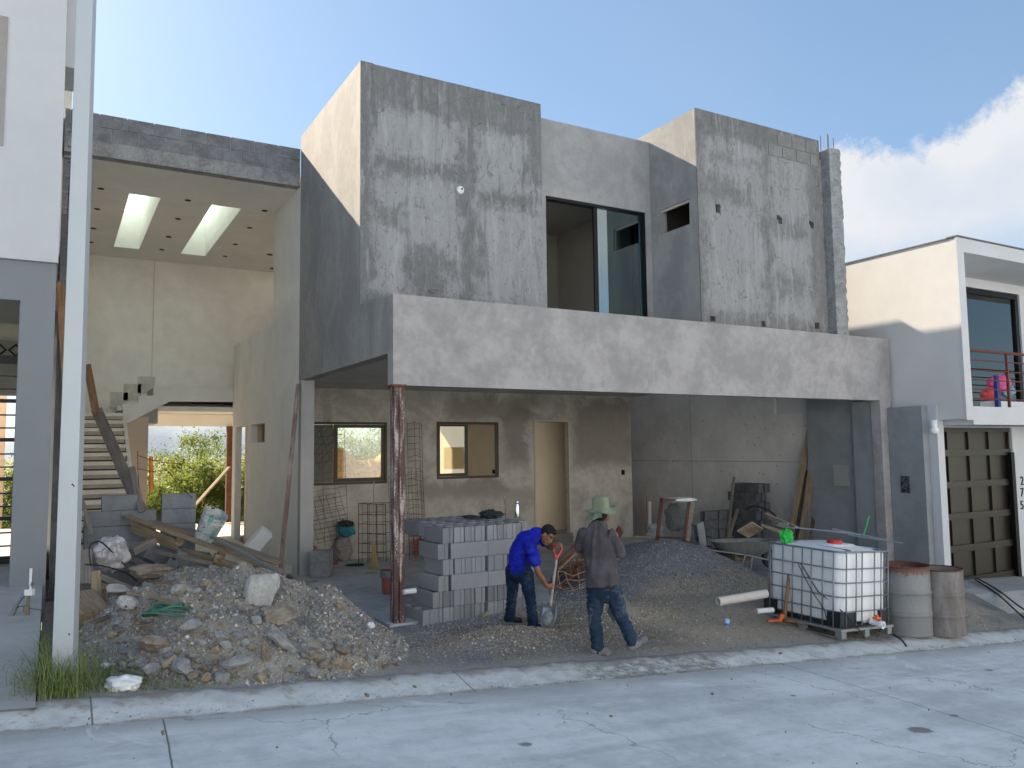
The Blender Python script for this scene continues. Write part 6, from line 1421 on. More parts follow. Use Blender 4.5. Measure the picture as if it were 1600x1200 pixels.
for (x0, x1, y0, y1) in [(-.002, .30, -.004, .02), (.80, TW+.002, -.004, .02), (-.006, .02, .022, .20), (-.006, .02, TL_-.22, TL_)]: mb.box(x0, x1, y0, y1, .17, .335)
mb.box(.03, TW-.03, .03, TL_-.03, .125, .168); lb(mb, 'black_corner_guards', m_blackpl, f_t)
mb = MB()
mb.grid(2, .09, .122, (-.02, TW+.02), (-.03, TL_+.02), [(.08, TW-.08, .08, TL_-.08)])
for x in (0, TW/2-.05, TW-.1): mb.box(x, x+.1, -.025, TL_+.01, 0, .012); 
for x in (0.002, TW/2-.05, TW-.1):
    for y in (-.02, TL_/2-.05, TL_-.1): mb.box(x+.005, x+.095, y, y+.1, .0125, .0895)
lb(mb, 'metal_pallet', plain('dull_zinc_pallet', (.26, .285, .29), .5, .4, .3), f_t)
mb = MB(); mb.lathe([(.03, 0), (.042, .0), (.042, .05), (.036, .05), (.036, .13), (.05, .13), (.05, .18), (.03, .18), (.03, .14)], (.62, -.0, .19), 18, M=Vector((.12, -1, -.12)).to_track_quat('Z', 'Y').to_matrix()); vl = lb(mb, 'outlet_valve', m_white_pl, f_t)
mb = MB(); mb.box(.57, .66, -.13, -.06, .235, .262); mb.box(.60, .63, -.11, -.08, .262, .29); lb(mb, 'orange_tap', plain('orange_plastic', (.75, .15, .04), .4), f_t)
mb = MB(); mb.lathe([(.12, -.004), (.001, -.006)], (.62, .03, .21), 20, M=M90); lb(mb, 'outlet_recess', plain('greyer_plastic', (.42, .41, .40), .5), f_t)  # greyer disc around the outlet
mb = MB(); mb.tube([(-.02, .62, .88), (.0, .35, .55), (.1, -.02, .30), (.3, -.05, .12), (.38, -.08, .0)], .007, 6); lb(mb, 'black_cord', m_cable, f_t)
cable([(TK[0]-.03, TK[1]+.60, .66), (TK[0]-.03, TK[1]+.4, .35), (TK[0]-.02, TK[1]+.22, .12), (TK[0]-.02, TK[1]+.18, .0)], .006, m_cable, 'black cord hanging down the long side of the white tank')
crumple('green_rag', 1229, 836, 16, 24, plain('bright_green_cloth', (.03, .45, .07), .8, var=.5, scale=25), 'bright green rag draped over the back left corner of the caged tank', 'rag', 21, d=(np.array((TK[0]-.02, TK[1]+1.05, .9))-CAM)@_f, lift=-.5, amp=.9, fr=3, depth=.5)
crumple('olive_glove', 1222, 824, 22, 9, plain('olive_cloth', (.12, .14, .11), .9), 'olive grey glove lying on the tank above the green rag', 'glove', 22, d=(np.array((TK[0]+.05, TK[1]+1.1, .95))-CAM)@_f, amp=.5)
f = Fr('rod_bundle', 'bundle of thin grey rods lying slanted over the top of the caged tank', 'rods', 1260, 825, d=11.0)
q0 = (np.array((TK[0]+.5, TK[1]+1.2, .95))-CAM)@_f
mb = MB()
for a_, b_, d0_, d1_ in [((1228, 824), (1330, 832), 11.2, 11.0), ((1300, 826), (1411, 849), 11.1, 10.8), ((1325, 836), (1400, 847), 11.1, 10.7), ((1245, 824), (1345, 836), 11.2, 10.9)]: 
    q, r_ = atd(*a_, d0_), atd(*b_, d1_); mb.tube([q-f.o, r_-f.o], .008, 6)
f.t.rotation_euler = (0, 0, 0); lb(mb, 'rods', m_galv, f)
mb = MB(); mb.beam(atd(1358, 806, 12.2), atd(1349, 838, 12.0), .02, .02); mb.build('green_stick', plain('green_plastic_stick', (.04, .35, .12), .5), label='thin bright green stick standing behind the caged tank', cat='stick')
# ---- pickaxe leaning on the tank
f = Fr('mattock', 'mattock with orange painted head on the dirt, handle leaning on the white tank', 'mattock', 1222, 978)
mb = MB(); a, b = f.p(1226, 972, .02), f.p(1252, 876, .30); mb.tube([a, a+(b-a)*.5, b], [.026, .023, .028], 10); lb(mb, 'handle', m_handle, f, smooth=True)
mb = MB(); m1 = f.p(1199, 974, -.0); m2_ = f.p(1222, 981, .03); m3 = f.p(1253, 987, -.1); m1[2] = max(m1[2], .05); m2_[2] = max(m2_[2], .05); m3[2] = .03
mb.tube([m2_+(0, 0, .02), m2_*.6+m3*.4+(0, 0, .03), m3+(0, 0, .01)], [.026, .022, .006], 8); lb(mb, 'pick_point', m_rr, f, smooth=True)
mb = MB(); mb.beam(m2_+(0, 0, .03), m1+(0, 0, .02), .075, .02, up=(0, 0, 1)); mb.tube([m2_+(-.02, 0, 0), m2_+(.02, 0, .10)], .033, 10); mb.one = None
lb(mb, 'orange_blade', rust('orange_paint_worn', (.75, .16, .05), (.25, .12, .07), .3, .6, .1), f, bevel=.004)

# ---- drums
def drumprof(r, h): 
    P = [(.001, .02), (r-.01, .02), (r+.004, .0), (r+.006, .012), (r, .02)]
    for z in (.30, .62):
        P += [(r, z*h-.035), (r+.003, z*h-.02), (r+.012, z*h-.008), (r+.012, z*h+.008), (r+.003, z*h+.02), (r, z*h+.035), (r+.004, z*h+.05), (r, z*h+.062)]
    return P+[(r, h-.02), (r+.006, h-.012), (r+.008, h-.004), (r+.004, h), (r-.004, h), (r-.006, h-.02), (r-.006, .05), (.001, .05)]
t = NT('rusty_drum_steel', .6, .35); v = t.obj; n = t.noise(5, 7, .7, v, stretch=(1, 1, .35)); n2 = t.noise(22, 6, .7, v); Z = t.xyz(t.node('ShaderNodeTexCoord').outputs['Object'])[2]
c = t.mix(n2, (.17, .175, .18), (.27, .275, .28)); m_ = t.step(t.add(t.mul(n, .7), t.mul(n2, .3)), .50, .62); c = t.mix(t.mul(m_, .55), c, (.22, .165, .13)); c = t.mix(t.mul(t.step(t.add(Z, t.mul(t.sub(n2, .5), .25)), .80, .88), .9), c, (.13, .06, .04)); c = t.mix(t.mul(t.step(t.noise(3, 4, .6, v), .62, .68), .35), c, (.25, .33, .42)); t.color(c); t.bump(n2, .3, .01); m_drum = t.m
t = NT('browner_drum_steel', .7, .2); v = t.obj; n = t.noise(5, 7, .7, v, stretch=(1, 1, .3)); n2 = t.noise(22, 6, .7, v); c = t.mix(t.step(n, .35, .65), (.15, .135, .125), (.25, .24, .235)); c = t.mix(t.step(n2, .6, .7), c, (.14, .08, .055)); t.color(c); t.bump(n2, .3, .01); m_drum2 = t.m
for (px, py, r, h, m_, lb_, z0) in [(1441, 991, .345, .93, m_drum, 'open grey steel drum with rusty rim standing next to the white tank', None), (1500, 987, .30, .90, m_drum2, 'browner rusty steel drum, the right one of the pair by the kerb', None)]:
    b = onZ(px, py, -.30); d = thing('steel_drum', lb_, 'drum', (b[0]+.12, b[1]+.33, gbase(b[0])+.02), .4, group=None)
    lb(MB().lathe(drumprof(r, h), (0, 0, 0), 40), 'shell', m_, d, auto=True)
    mb = MB(); mb.lathe([(r+.001, h-.018), (r+.011, h-.008), (r+.008, h+.006), (r-.002, h+.007), (r-.008, h-.01)], (0, 0, 0), 40); lb(mb, 'rim', m_rebar, d, smooth=True)
b = onZ(1402, 978, -.26); d = thing('plastic_drum', 'tall off white plastic drum squeezed between the caged tank and the steel drum', 'drum', (TK[0]+TW+.36, TK[1]+.95, -.2))
mb = MB(); mb.lathe([(.001, 0), (.24, .0), (.26, .04), (.27, .2), (.275, .5), (.27, .80), (.25, .88), (.26, .90), (.262, .93), (.25, .95), (.20, .945), (.001, .94)], (0, 0, 0), 32); lb(mb, 'barrel', plain('aged_white_plastic', (.62, .62, .58), .5, var=.08, scale=3), d, smooth=False, auto=True)

# ---- balcony things of the neighbour
for i, (px, py, c_, lb_) in enumerate([(1562, 608, (.75, .12, .30), 'bright pink and red toys heaped behind the balcony rail'), (1548, 625, (.65, .10, .10), 'red stuffed shape at the left end of the balcony heap'), (1575, 618, (.20, .35, .45), 'blue and green folded towel in the balcony heap')]):
    crumple('stuffed_toy', px, py, 34-6*i, 26-4*i, plain('toy_cloth_%s' % 'abc'[i], c_, .8, var=.5, scale=14), lb_, 'toy', 30+i, d=(onY(px, py, 9.3)-CAM)@_f)
b = onY(1565, 632, 9.2); mb = MB(); mb.box(b[0]-.5, b[0]+.6, 9.05, 9.35, 2.905, 3.12); mb.build('white_box', m_white_pl, label='long white planter box at the foot of the neighbour balcony window', cat='planter', bevel=.01)
b = onY(1556, 600, 9.0); mb = MB(); mb.box(b[0]-.05, b[0]+.05, 8.95, 9.02, 2.905, 3.5); mb.tube([(b[0], 8.98, 3.5), (b[0], 8.98, 3.62)], .05, 10); mb.build('blue_bottle', plain('dark_blue', (.02, .04, .22), .4), label='upright dark blue object between the balcony rail posts', cat='bottle')

# ------------------------------------------------------------------ the two workers
def ell(mb, c, r, n=10, rot=None):
    bm = bmesh.new(); bmesh.ops.create_uvsphere(bm, u_segments=2*n, v_segments=n, radius=1.)
    v = np.array([q.co[:] for q in bm.verts])*np.array(r if hasattr(r, '__len__') else (r, r, r)); F = [[q.index for q in g.verts] for g in bm.faces]; bm.free()
    if rot is not None: v = v@np.array(rot.to_3x3()).T
    mb.add(v+np.array(c), F)
def limb(mb, pts, n=14, flat=False):
    """pts = [(point, radius across, radius depth)]: closed tapered tube with rounded ends"""
    P = [np.array(p[0], float) for p in pts]; R = [(p[1], p[2] if len(p) > 2 else p[1]) for p in pts]
    Q, RR = [], []
    for i in range(len(P)-1):
        m0 = (P[i+1]-P[max(i-1, 0)])*.5; m1 = (P[min(i+2, len(P)-1)]-P[i])*.5; K = max(3, int(np.linalg.norm(P[i+1]-P[i])/.03))
        for k in range(K):
            u = k/K; Q.append((2*u**3-3*u**2+1)*P[i]+(u**3-2*u**2+u)*m0+(-2*u**3+3*u**2)*P[i+1]+(u**3-u**2)*m1); e = u*u*(3-2*u); RR.append((R[i][0]*(1-e)+R[i+1][0]*e, R[i][1]*(1-e)+R[i+1][1]*e))
    Q.append(P[-1]); RR.append(R[-1]); t0 = Q[1]-Q[0]; t0 /= np.linalg.norm(t0); t1 = Q[-1]-Q[-2]; t1 /= np.linalg.norm(t1)
    pre = [(Q[0]-t0*RR[0][0]*k, (RR[0][0]*math.sqrt(1-k*k), RR[0][1]*math.sqrt(1-k*k))) for k in (.95, .75, .4)]; post_ = [(Q[-1]+t1*RR[-1][0]*k, (RR[-1][0]*math.sqrt(1-k*k), RR[-1][1]*math.sqrt(1-k*k))) for k in (.4, .75, .95)]
    if flat: pre = []
    Q = [a for a, _ in pre]+Q+[a for a, _ in post_]; RR = [b for _, b in pre]+RR+[b for _, b in post_]; vs = []
    for i, q in enumerate(Q):
        t = Q[min(i+1, len(Q)-1)]-Q[max(i-1, 0)]; t /= np.linalg.norm(t)+1e-9; a = np.array((0, 1., 0)) if abs(t[1]) < .9 else np.array((1., 0, 0)); x = np.cross(a, t); x /= np.linalg.norm(x); y = np.cross(t, x)
        for k in range(n): w_ = 2*math.pi*k/n; vs.append(q+RR[i][0]*x*math.cos(w_)+RR[i][1]*y*math.sin(w_))
    N = len(Q); fs = [(i*n+k, i*n+(k+1) % n, (i+1)*n+(k+1) % n, (i+1)*n+k) for i in range(N-1) for k in range(n)]+[tuple(range(n-1, -1, -1)), tuple((N-1)*n+k for k in range(n))]
    mb.add(vs, fs)
def fuse(mb, name, mat, parent, loc=None, voxel=.009, smooth=4, fold=0., fs=9., seed=0, rz=0., stretch=(1, 1, 1)):
    o = mb.build(name, mat, None, local=True)
    m = o.modifiers.new('r', 'REMESH'); m.mode = 'VOXEL'; m.voxel_size = voxel; m.use_smooth_shade = True
    s = o.modifiers.new('s', 'SMOOTH'); s.iterations = smooth; s.factor = .6
    mesh_eval(o); o.data.name = name
    if not o.data.materials: o.data.materials.append(mat)
    if fold:
        me = o.data; nrm = [v.normal.copy() for v in me.vertices]
        for v, n_ in zip(me.vertices, nrm):
            q = Vector((v.co.x*fs*stretch[0], v.co.y*fs*stretch[1], v.co.z*fs*stretch[2]+seed)); k = mnoise.noise(q+Vector((mnoise.noise(q*.7), 0, 0))); v.co += n_*fold*(1-2.2*abs(k))
    me = o.data
    for p_ in me.polygons: p_.use_smooth = True
    if parent is not None: o.parent = parent
    if loc is not None: o.location = loc; o.rotation_euler = (0, 0, rz)
    WL[o.name] = np.array(loc if loc is not None else (0, 0, 0), float); return o
def skinmat(name, c):
    t = NT(name, .5, spec=.4); n = t.noise(9, 4, .6, t.obj); t.color(t.mix(n, tint(c, .75), tint(c, 1.2))); t.b.inputs['Subsurface Weight'].default_value = .1; t.b.inputs['Subsurface Scale'].default_value = .02; return t.m
def clothmat(name, c, c2=None, dusty=0., sc=6.):
    t = NT(name, .9, spec=.15); v = t.obj; n = t.noise(sc, 6, .65, v); n2 = t.noise(120, 2, .5, v); cc = t.mix(t.step(n, .35, .65), tint(c, .72), tint(c, 1.15))
    if c2: cc = t.mix(t.mul(t.step(t.noise(sc*.8, 6, .7, v), .52, .66), dusty), cc, c2)
    t.color(cc); t.bump(t.add(n2, t.mul(n, 1.5)), .25, .008); return t.m
def hand(mb, wrist, palm_dir, across, curl, s=1., grip=None, thumb=1):
    """palm and five separate bent fingers; palm_dir = wrist to knuckles, across = towards the little finger, curl = direction the fingers bend"""
    w0 = np.array(wrist, float); d = np.array(palm_dir, float); d /= np.linalg.norm(d); a = np.array(across, float); a -= d*(a@d); a /= np.linalg.norm(a); c = np.array(curl, float); c -= d*(c@d)+a*(c@a); c /= np.linalg.norm(c)
    limb(mb, [(w0-d*.02, .024, .020), (w0+d*.03*s, .030, .020), (w0+d*.075*s, .034, .018)], 12)
    for i, L in enumerate((.92, 1., .95, .78)):
        k0 = w0+d*.085*s+a*(i-1.5)*.0205*s; b = .25+.1*i
        p1 = k0+(d*.65+c*.75)*.036*L*s; p2 = p1+(c*.95-d*.25)*.027*L*s; p3 = p2+(c*.25-d*.95)*.022*L*s
        limb(mb, [(k0-d*.02, .0095), (k0, .0098), (p1, .0088), (p2, .0080), (p3, .0070)], 8)
    t0 = w0+d*.03*s-a*.026*s*thumb; t1 = t0+(-a*.6*thumb+d*.6+c*.3)*.034*s; t2 = t1+(c*.8+d*.4+a*.15)*.032*s
    limb(mb, [(t0, .014), (t1, .0115), (t2, .0085)], 8)
m_skin = skinmat('brown_skin', (.24, .115, .065)); m_hair = plain('black_hair', (.008, .007, .007), .6, var=.5, scale=60, bump=.6)
m_lip = skinmat('lips', (.20, .07, .05)); m_eye = plain('eye', (.03, .02, .015), .2)

# worker bending over a shovel.  local frame: x right, y away, z up; distances in metres
f = Fr('tmp', 'x', 'x', 820, 978); base = f.o.copy(); s1 = f.s; bpy.data.objects.remove(f.t)
def q1_(px, py, y=0.): return np.array(((px-820)*s1*(1+y/f.d), y, (977-py)*s1*(1+y/f.d)))
HpR, HpL = q1_(822, 893, -.07), q1_(803, 892, .10)
KR, KL = q1_(829, 932, -.14), q1_(801, 931, .12); AR, AL = q1_(833, 970, -.12), q1_(797, 965, .14)
PEL = q1_(813, 884, .01); CH = q1_(825, 849, .02); NB = q1_(842, 836, .02); HD = q1_(857, 838, -.01)
SR, SL = q1_(831, 850, -.17), q1_(846, 842, .19); ER, EL = q1_(842, 889, -.22), q1_(861, 862, .20)
WR, WLh = q1_(855, 911, -.16), q1_(870, 853, .02)
# shovel line through both hands
GT, GB = q1_(874, 856, .02), q1_(860, 944, -.14); sh = (GB-GT)/np.linalg.norm(GB-GT)
body = MB()
limb(body, [(PEL, .11, .12), (q1_(813, 866), .09, .115), (CH, .105, .135), (q1_(834, 841, .02), .065, .11)])
limb(body, [(NB, .05, .055), ((NB+HD)/2, .045, .05), (HD, .05, .05)])
rh = Matrix.Rotation(R_(38), 3, 'Y')                                    # head tips forward and down to the right
def hp(x, y, z): return HD+np.array(rh @ Vector((x, y, z)))
yawh = Matrix.Rotation(R_(-32), 3, 'Z')
def hv(x, y, z): v = rh @ (yawh @ Vector((x, y, z))); return HD+np.array(v)
RH_ = rh @ yawh
ell(body, hv(-.01, 0, .035), (.092, .072, .092), 12, RH_); ell(body, hv(.022, 0, -.035), (.062, .056, .075), 12, RH_); ell(body, hv(.045, 0, -.085), (.032, .034, .026), 8, RH_)
limb(body, [(hv(.075, 0, .02), .010), (hv(.094, 0, -.018), .012), (hv(.100, 0, -.032), .015)], 8); ell(body, hv(.088, 0, -.035), (.018, .020, .012), 6, RH_)
for s_ in (-1, 1):
    ell(body, hv(.070, .030*s_, .035), (.022, .026, .010), 6, RH_); ell(body, hv(.055, .038*s_, -.025), (.022, .022, .024), 6, RH_); ell(body, hv(-.005, .075*s_, -.01), (.020, .012, .032), 6, RH_)
ell(body, hv(.076, 0, -.062), (.016, .026, .009), 6, RH_)
limb(body, [(SR, .045, .048), ((SR*.55+ER*.45), .042, .046), (ER, .036, .038), (ER*.6+WR*.4, .036, .037), (WR, .023, .027)])
limb(body, [(SL, .045, .048), ((SL*.5+EL*.5), .042, .046), (EL, .036, .038), (EL*.55+WLh*.45, .034, .036), (WLh+(-.02, .02, 0), .023, .027)])
hand(body, WR, (GT+(GB-GT)*.66+sh*0)-WR+(-.0, -.03, -.0), sh, (.6, .7, .0), 1.0, thumb=-1)
hand(body, WLh+(-.02, .02, 0), (.8, -.3, .05), (.1, .9, .2), (.2, -.1, -1), 1.0)
for H_, K_, A_ in ((HpR, KR, AR), (HpL, KL, AL)): limb(body, [(H_, .075, .08), (K_, .055, .055), (K_*.6+A_*.4, .052, .055), (A_, .036, .036)]); ell(body, A_+(.04, -.01, -.03), (.06, .025, .018), 8)
P1_ = fuse(body, 'person', m_skin, None, tuple(base), .0065, 3, rz=-YAW)
setp(P1_, 'man in a royal blue polo shirt and jeans bending over a shovel', 'person')
m_blue_ = clothmat('royal_blue_cotton', (.012, .020, .36), (.06, .08, .36), .3)
shirt = MB()
limb(shirt, [(q1_(815, 893), .135, .158), (q1_(812, 878), .130, .158), (q1_(813, 864), .122, .152), (CH+(0, 0, .01), .142, .178), (q1_(834, 842, .02), .11, .165), (q1_(840, 838, .02), .075, .09)], 20, True)
limb(shirt, [(SR+(-.01, 0, .0), .082, .085), (SR*.7+ER*.3, .072, .075), (SR*.42+ER*.58, .070, .072)]); limb(shirt, [(SL, .075, .08), (SL*.5+EL*.5, .068, .07)])
limb(shirt, [(NB+(-.035, .0, .012), .066, .072), (NB+(.012, 0, .018), .060, .066)])
s_o = fuse(shirt, 'polo_shirt', m_blue_, P1_, voxel=.008, smooth=5, fold=.010, fs=8, seed=3, stretch=(1, 1, 1.6))
jeans = MB(); m_jean = clothmat('dark_blue_denim', (.014, .028, .062), (.10, .13, .16), .35)
limb(jeans, [(q1_(815, 880), .125, .145), (q1_(812, 894, .01), .128, .15)], 18)
for H_, K_, A_ in ((HpR, KR, AR), (HpL, KL, AL)): limb(jeans, [(H_+(0, 0, -.02), .098, .10), (H_*.5+K_*.5, .080, .084), (K_, .064, .068), (K_*.5+A_*.5, .062, .064), (A_+(0, 0, -.01), .060, .064)], 16)
fuse(jeans, 'jeans', m_jean, P1_, voxel=.009, smooth=4, fold=.010, fs=9, seed=8, stretch=(.8, .8, 1.8))
m_boot = clothmat('dusty_dark_boot', (.025, .03, .035), (.22, .23, .24), .6, 12)
for A_, dx in ((AR, .01), (AL, 0)):
    sm = MB(); limb(sm, [(A_+(-.035, .0, -.03), .046, .045), (A_+(.05, -.015, -.042), .040, .046), (A_+(.13, -.03, -.052), .034, .044)], 14); limb(sm, [(A_+(0, 0, .03), .05), (A_+(-.005, 0, -.02), .048)]); 
    fuse(sm, 'boot', m_boot, P1_, voxel=.008, smooth=3)
hair = MB(); ell(hair, hv(-.022, 0, .052), (.097, .080, .088), 14, RH_); ell(hair, hv(-.055, 0, .01), (.062, .074, .075), 10, RH_); ell(hair, hv(.03, 0, .092), (.055, .062, .036), 10, RH_)
fuse(hair, 'hair', m_hair, P1_, voxel=.007, smooth=2, fold=.003, fs=40)
eb = MB()
for s_ in (-1, 1): ell(eb, hv(.079, .030*s_, .045), (.008, .020, .005), 5, RH_)
fuse(eb, 'eyebrows', m_hair, P1_, voxel=.004, smooth=1)
ey = MB()
for s_ in (-1, 1): ell(ey, hv(.078, .030*s_, .018), (.009, .013, .006), 6, RH_)
lb(ey, 'eyes', m_eye, P1_, smooth=True)
# the shovel he holds
SHW = thing('shovel', 'round shovel with red D grip loaded with grey mortar, held by the man in blue', 'shovel', tuple(base), -YAW)
mb = MB(); mb.tube([GT+sh*.12, GT+sh*.35, GT+(GB-GT)*.93, GB], [.017, .018, .019, .016], 12); lb(mb, 'shaft', wood('pale_shaft', (.45, .42, .37), (.33, .31, .28)), SHW, smooth=True)
mb = MB(); sx = np.array((.9, -.35, .1)); sx -= sh*(sx@sh); sx /= np.linalg.norm(sx)
mb.tube([GT+sx*.055, GT+sx*.05+sh*.05, GT+sh*.12+sx*.012, GT+sh*.16], [.012, .012, .015, .019], 10); mb.tube([GT-sx*.055, GT-sx*.05+sh*.05, GT+sh*.12-sx*.012, GT+sh*.16], [.012, .012, .015, .019], 10); mb.tube([GT-sx*.058, GT+sx*.058], .013, 10)
lb(mb, 'grip', plain('red_grip', (.70, .10, .08), .45), SHW, smooth=True)
mb = MB(); n = 9; vs_ = []; ax_ = q1_(857, 968, -.20)-GB; Lb = np.linalg.norm(ax_); ax_ /= Lb; Lb = .31; bx = np.array((.75, -.5, .05)); bx -= ax_*(bx@ax_); bx /= np.linalg.norm(bx); bn = np.cross(ax_, bx)
if bn[1] > 0: bn = -bn
for j in range(9):
    v = j/8; w_ = .115*(1-max(0, (v-.45)/.55)**2.2)*(.92+.08*v)+.004
    for i in range(n): u = i/(n-1)*2-1; vs_.append(GB-ax_*.01+ax_*Lb*v+bx*w_*u+bn*(.035*u*u+.03*v*v-.01))
mb.add(vs_, [(j*n+i, j*n+i+1, (j+1)*n+i+1, (j+1)*n+i) for j in range(8) for i in range(n-1)])
bo = lb(mb, 'blade', plain('worn_steel_blade', (.30, .33, .34), .4, .6, .3), SHW, smooth=True); sm_ = bo.modifiers.new('s', 'SOLIDIFY'); sm_.thickness = .004
mb = MB(); ell(mb, GB+ax_*.16+bn*.025, (.07, .045, .10), 12, Matrix.Rotation(R_(12), 3, 'Y')); fuse(mb, 'mortar', cem('wet_grey_mortar', (.30, .31, .32), .35, 9, .8, vec='obj'), SHW, voxel=.012, smooth=1, fold=.012, fs=30)

# worker seen from behind in a pale green hat
f = Fr('tmp', 'x', 'x', 945, 1024); b2 = f.o.copy(); s2 = f.s; bpy.data.objects.remove(f.t)
def q2_(px, py, y=0.): return np.array(((px-945)*s2*(1+y/f.d), y, (1022-py)*s2*(1+y/f.d)))
HL, HR = q2_(933, 918, .02), q2_(957, 918, -.02); KL, KR = q2_(931, 962, .02), q2_(972, 961, .0); AL, AR = q2_(934, 1008, .0), q2_(989, 1000, .02)
PEL = q2_(946, 910); CH = q2_(938, 850); NB = q2_(939, 822); HD = q2_(944, 804, .02); SL, SR = q2_(914, 836, .05), q2_(962, 836, -.03)
EL, ER = q2_(913, 872, .16), q2_(974, 868, .03); WL2, WR2 = q2_(935, 880, .30), q2_(960, 878, .26)
body = MB()
limb(body, [(PEL, .12, .09), (q2_(942, 880), .11, .085), (CH, .13, .09), (q2_(938, 834), .11, .06)]); limb(body, [(NB+(0, 0, -.02), .05, .05), (HD, .048, .05)])
ell(body, HD+(.015, .01, .02), (.078, .092, .105), 12); ell(body, HD+(.05, .03, -.03), (.05, .06, .06), 10); limb(body, [(HD+(.075, .075, .02), .008), (HD+(.092, .095, -.012), .013)], 8)
for a_, b_, c_ in ((SL, EL, WL2), (SR, ER, WR2)): limb(body, [(a_, .055), (a_*.5+b_*.5, .045), (b_, .037), (b_*.5+c_*.5, .035), (c_, .024)])
hand(body, WL2, (.5, .7, .1), (.1, -.1, -.9), (.6, -.5, 0), 1.); hand(body, WR2, (-.4, .8, .1), (.1, .1, -.9), (-.7, -.4, 0), 1., thumb=1)
for H_, K_, A_ in ((HL, KL, AL), (HR, KR, AR)): limb(body, [(H_, .078), (K_, .055), (K_*.6+A_*.4, .053), (A_, .036)]); ell(body, A_+(.03, -.0, -.03), (.05, .025, .018), 8)
P2_ = fuse(body, 'person', m_skin, None, tuple(b2), .0075, 3, rz=-YAW)
setp(P2_, 'man seen from behind in grey T-shirt and pale green hat, stepping to the right', 'person')
m_tee = clothmat('faded_grey_tee', (.075, .07, .08), (.14, .13, .145), .6, 4)
sh_ = MB(); limb(sh_, [(q2_(945, 914), .18, .145), (q2_(943, 890), .170, .13), (q2_(939, 862), .168, .125), (q2_(938, 840), .165, .11), (q2_(939, 828), .115, .08)], 22, True)
limb(sh_, [(SL+(.02, 0, .0), .068), (SL*.4+EL*.6, .068)]); limb(sh_, [(SR+(-.02, 0, 0), .068), (SR*.5+ER*.5, .070), (ER*.85+SR*.15, .068)]); limb(sh_, [(NB+(0, 0, -.04), .066), (NB+(0, .01, -.022), .060)])
fuse(sh_, 'tee_shirt', m_tee, P2_, voxel=.009, smooth=5, fold=.013, fs=6, seed=5, stretch=(1.6, 1, .5))
sl = MB(); limb(sl, [(ER+(-.0, 0, .02), .056), (ER*.6+WR2*.4, .05)]); fuse(sl, 'pale_sleeve', clothmat('pale_undersleeve', (.42, .38, .40)), P2_, voxel=.008, smooth=3, fold=.004, fs=14)
je = MB(); limb(je, [(q2_(946, 908), .135, .10), (q2_(945, 922), .140, .11)], 18)
for H_, K_, A_ in ((HL, KL, AL), (HR, KR, AR)): limb(je, [(H_, .098, .10), (H_*.5+K_*.5, .088, .088), (K_, .068, .072), (K_*.5+A_*.5, .064, .066), (A_+(0, 0, -.02), .060, .062)], 16)
fuse(je, 'jeans', clothmat('washed_denim', (.022, .040, .072), (.17, .19, .22), .6, 5), P2_, voxel=.009, smooth=4, fold=.012, fs=9, seed=2, stretch=(.8, .8, 2.))
m_boot2 = clothmat('cement_dusted_boot', (.20, .20, .21), (.40, .40, .41), .7, 14)
sm = MB(); A_ = AL; limb(sm, [(A_+(-.03, .0, -.045), .047), (A_+(.05, -.01, -.055), .044, .047), (A_+(.11, -.02, -.062), .036, .045)]); limb(sm, [(A_+(0, 0, .04), .05), (A_+(0, 0, -.03), .048)]); fuse(sm, 'boot', m_boot2, P2_, voxel=.008, smooth=3, fold=.004, fs=20)
sm = MB(); A_ = AR; limb(sm, [(A_+(-.02, .0, -.07), .047), (A_+(.06, -.01, -.03), .045, .048), (A_+(.125, -.02, .015), .038, .046)]); limb(sm, [(A_+(-.01, 0, .04), .052), (A_+(0, 0, -.03), .05)]); fuse(sm, 'boot', m_boot2, P2_, voxel=.008, smooth=3, fold=.004, fs=20)
hr = MB(); ell(hr, HD+(-.01, -.015, .01), (.085, .095, .09), 12); fuse(hr, 'hair', m_hair, P2_, voxel=.009, smooth=2, fold=.004, fs=35)
m_hat = clothmat('pale_green_cloth', (.20, .24, .165), (.27, .31, .225), .5)
hat = MB(); Mh = Matrix.Rotation(R_(-4), 3, 'Y'); hc = HD+(.0, .0, .055)
vs_ = []; n = 44
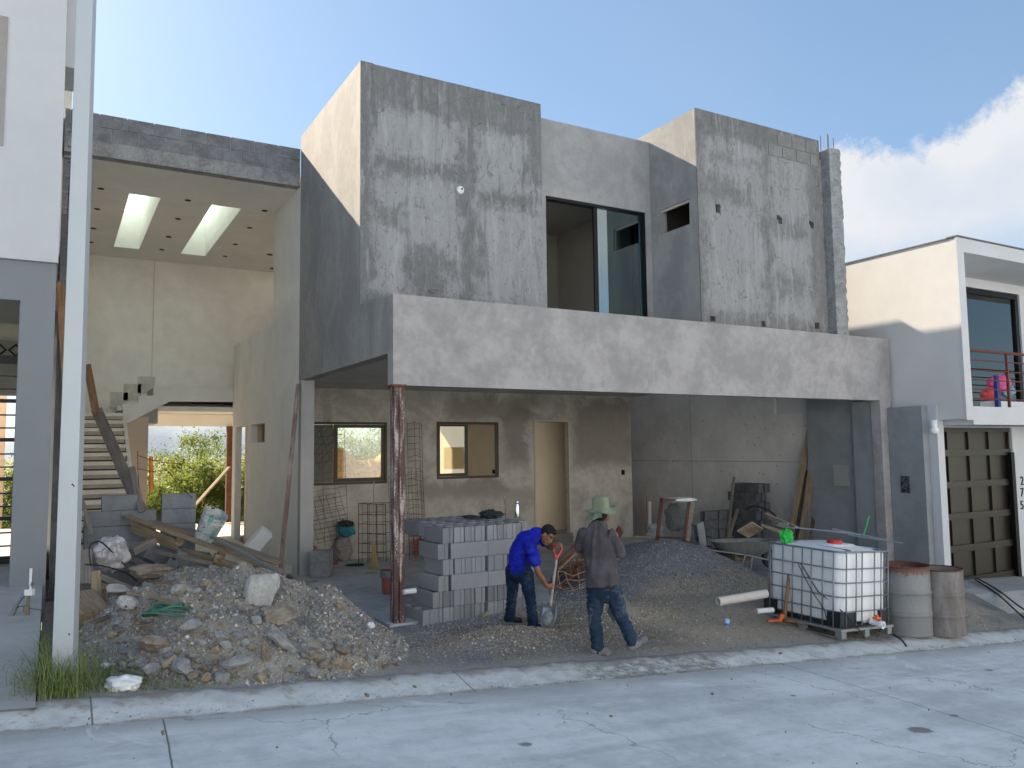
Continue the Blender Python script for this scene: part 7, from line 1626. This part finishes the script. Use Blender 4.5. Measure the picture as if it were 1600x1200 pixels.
for k, (r, z) in enumerate([(.001, .145), (.05, .143), (.078, .132), (.090, .105), (.094, .06), (.098, .015), (.11, .0), (.135, -.008), (.165, -.016), (.168, -.021), (.135, -.014), (.10, -.006), (.09, .0)]):
    for i in range(n):
        a = 2*math.pi*i/n; wv = max(0, (r-.1)/.065); zz = z+wv*(.024*math.sin(2*a+.6)+.014*math.sin(3*a)-.012*max(0, -math.sin(a))); v = Mh @ Vector((r*math.cos(a)*(1+.05*wv), r*math.sin(a)*1.08, zz)); vs_.append(hc+np.array(v))
hat.add(vs_, [(j*n+i, j*n+(i+1) % n, (j+1)*n+(i+1) % n, (j+1)*n+i) for j in range(12) for i in range(n)]); lb(hat, 'hat', m_hat, P2_, smooth=True)
fl_ = MB(); vs_ = []; nu, nv = 12, 7
for j in range(nv):
    v = j/(nv-1)
    for i in range(nu): u = i/(nu-1); a = R_(185+85*u); r = .105+.05*v+.012*math.sin(u*14)*v; vs_.append(hc+np.array((r*math.cos(a)-.01*v, r*math.sin(a)*1.05, -.005-.125*v*(1-.35*u)+.01*math.sin(u*9)*v)))
fl_.add(vs_, [(j*nu+i, j*nu+i+1, (j+1)*nu+i+1, (j+1)*nu+i) for j in range(nv-1) for i in range(nu-1)]); q = lb(fl_, 'neck_flap', clothmat('green_flap_cloth', (.15, .22, .15)), P2_, smooth=True); k_ = q.modifiers.new('s', 'SOLIDIFY'); k_.thickness = .004
# his shovel: blade hangs between the legs
f = Fr('shovel', 'square shovel held by the man in the hat, its dark blade hanging between his legs', 'shovel', 960, 980, d=float((b2-CAM)@_f)+.12)
mb = MB(); mb.tube([f.p(962, 942), f.p(956, 905, .08), f.p(948, 874, .12)], .015, 10); lb(mb, 'shaft', m_handle, f)
mb = MB(); P = [f.p(957, 936), f.p(969, 948, .03), f.p(960, 974, .03), f.p(948, 957)]; n_ = np.cross(P[1]-P[0], P[3]-P[0]); n_ /= np.linalg.norm(n_)*-200
mb.add(P+[p_+n_ for p_ in P], [(0, 1, 2, 3), (7, 6, 5, 4), (0, 4, 5, 1), (1, 5, 6, 2), (2, 6, 7, 3), (3, 7, 4, 0)]); lb(mb, 'blade', plain('dull_steel_blade', (.16, .19, .21), .4, .6, .4), f)
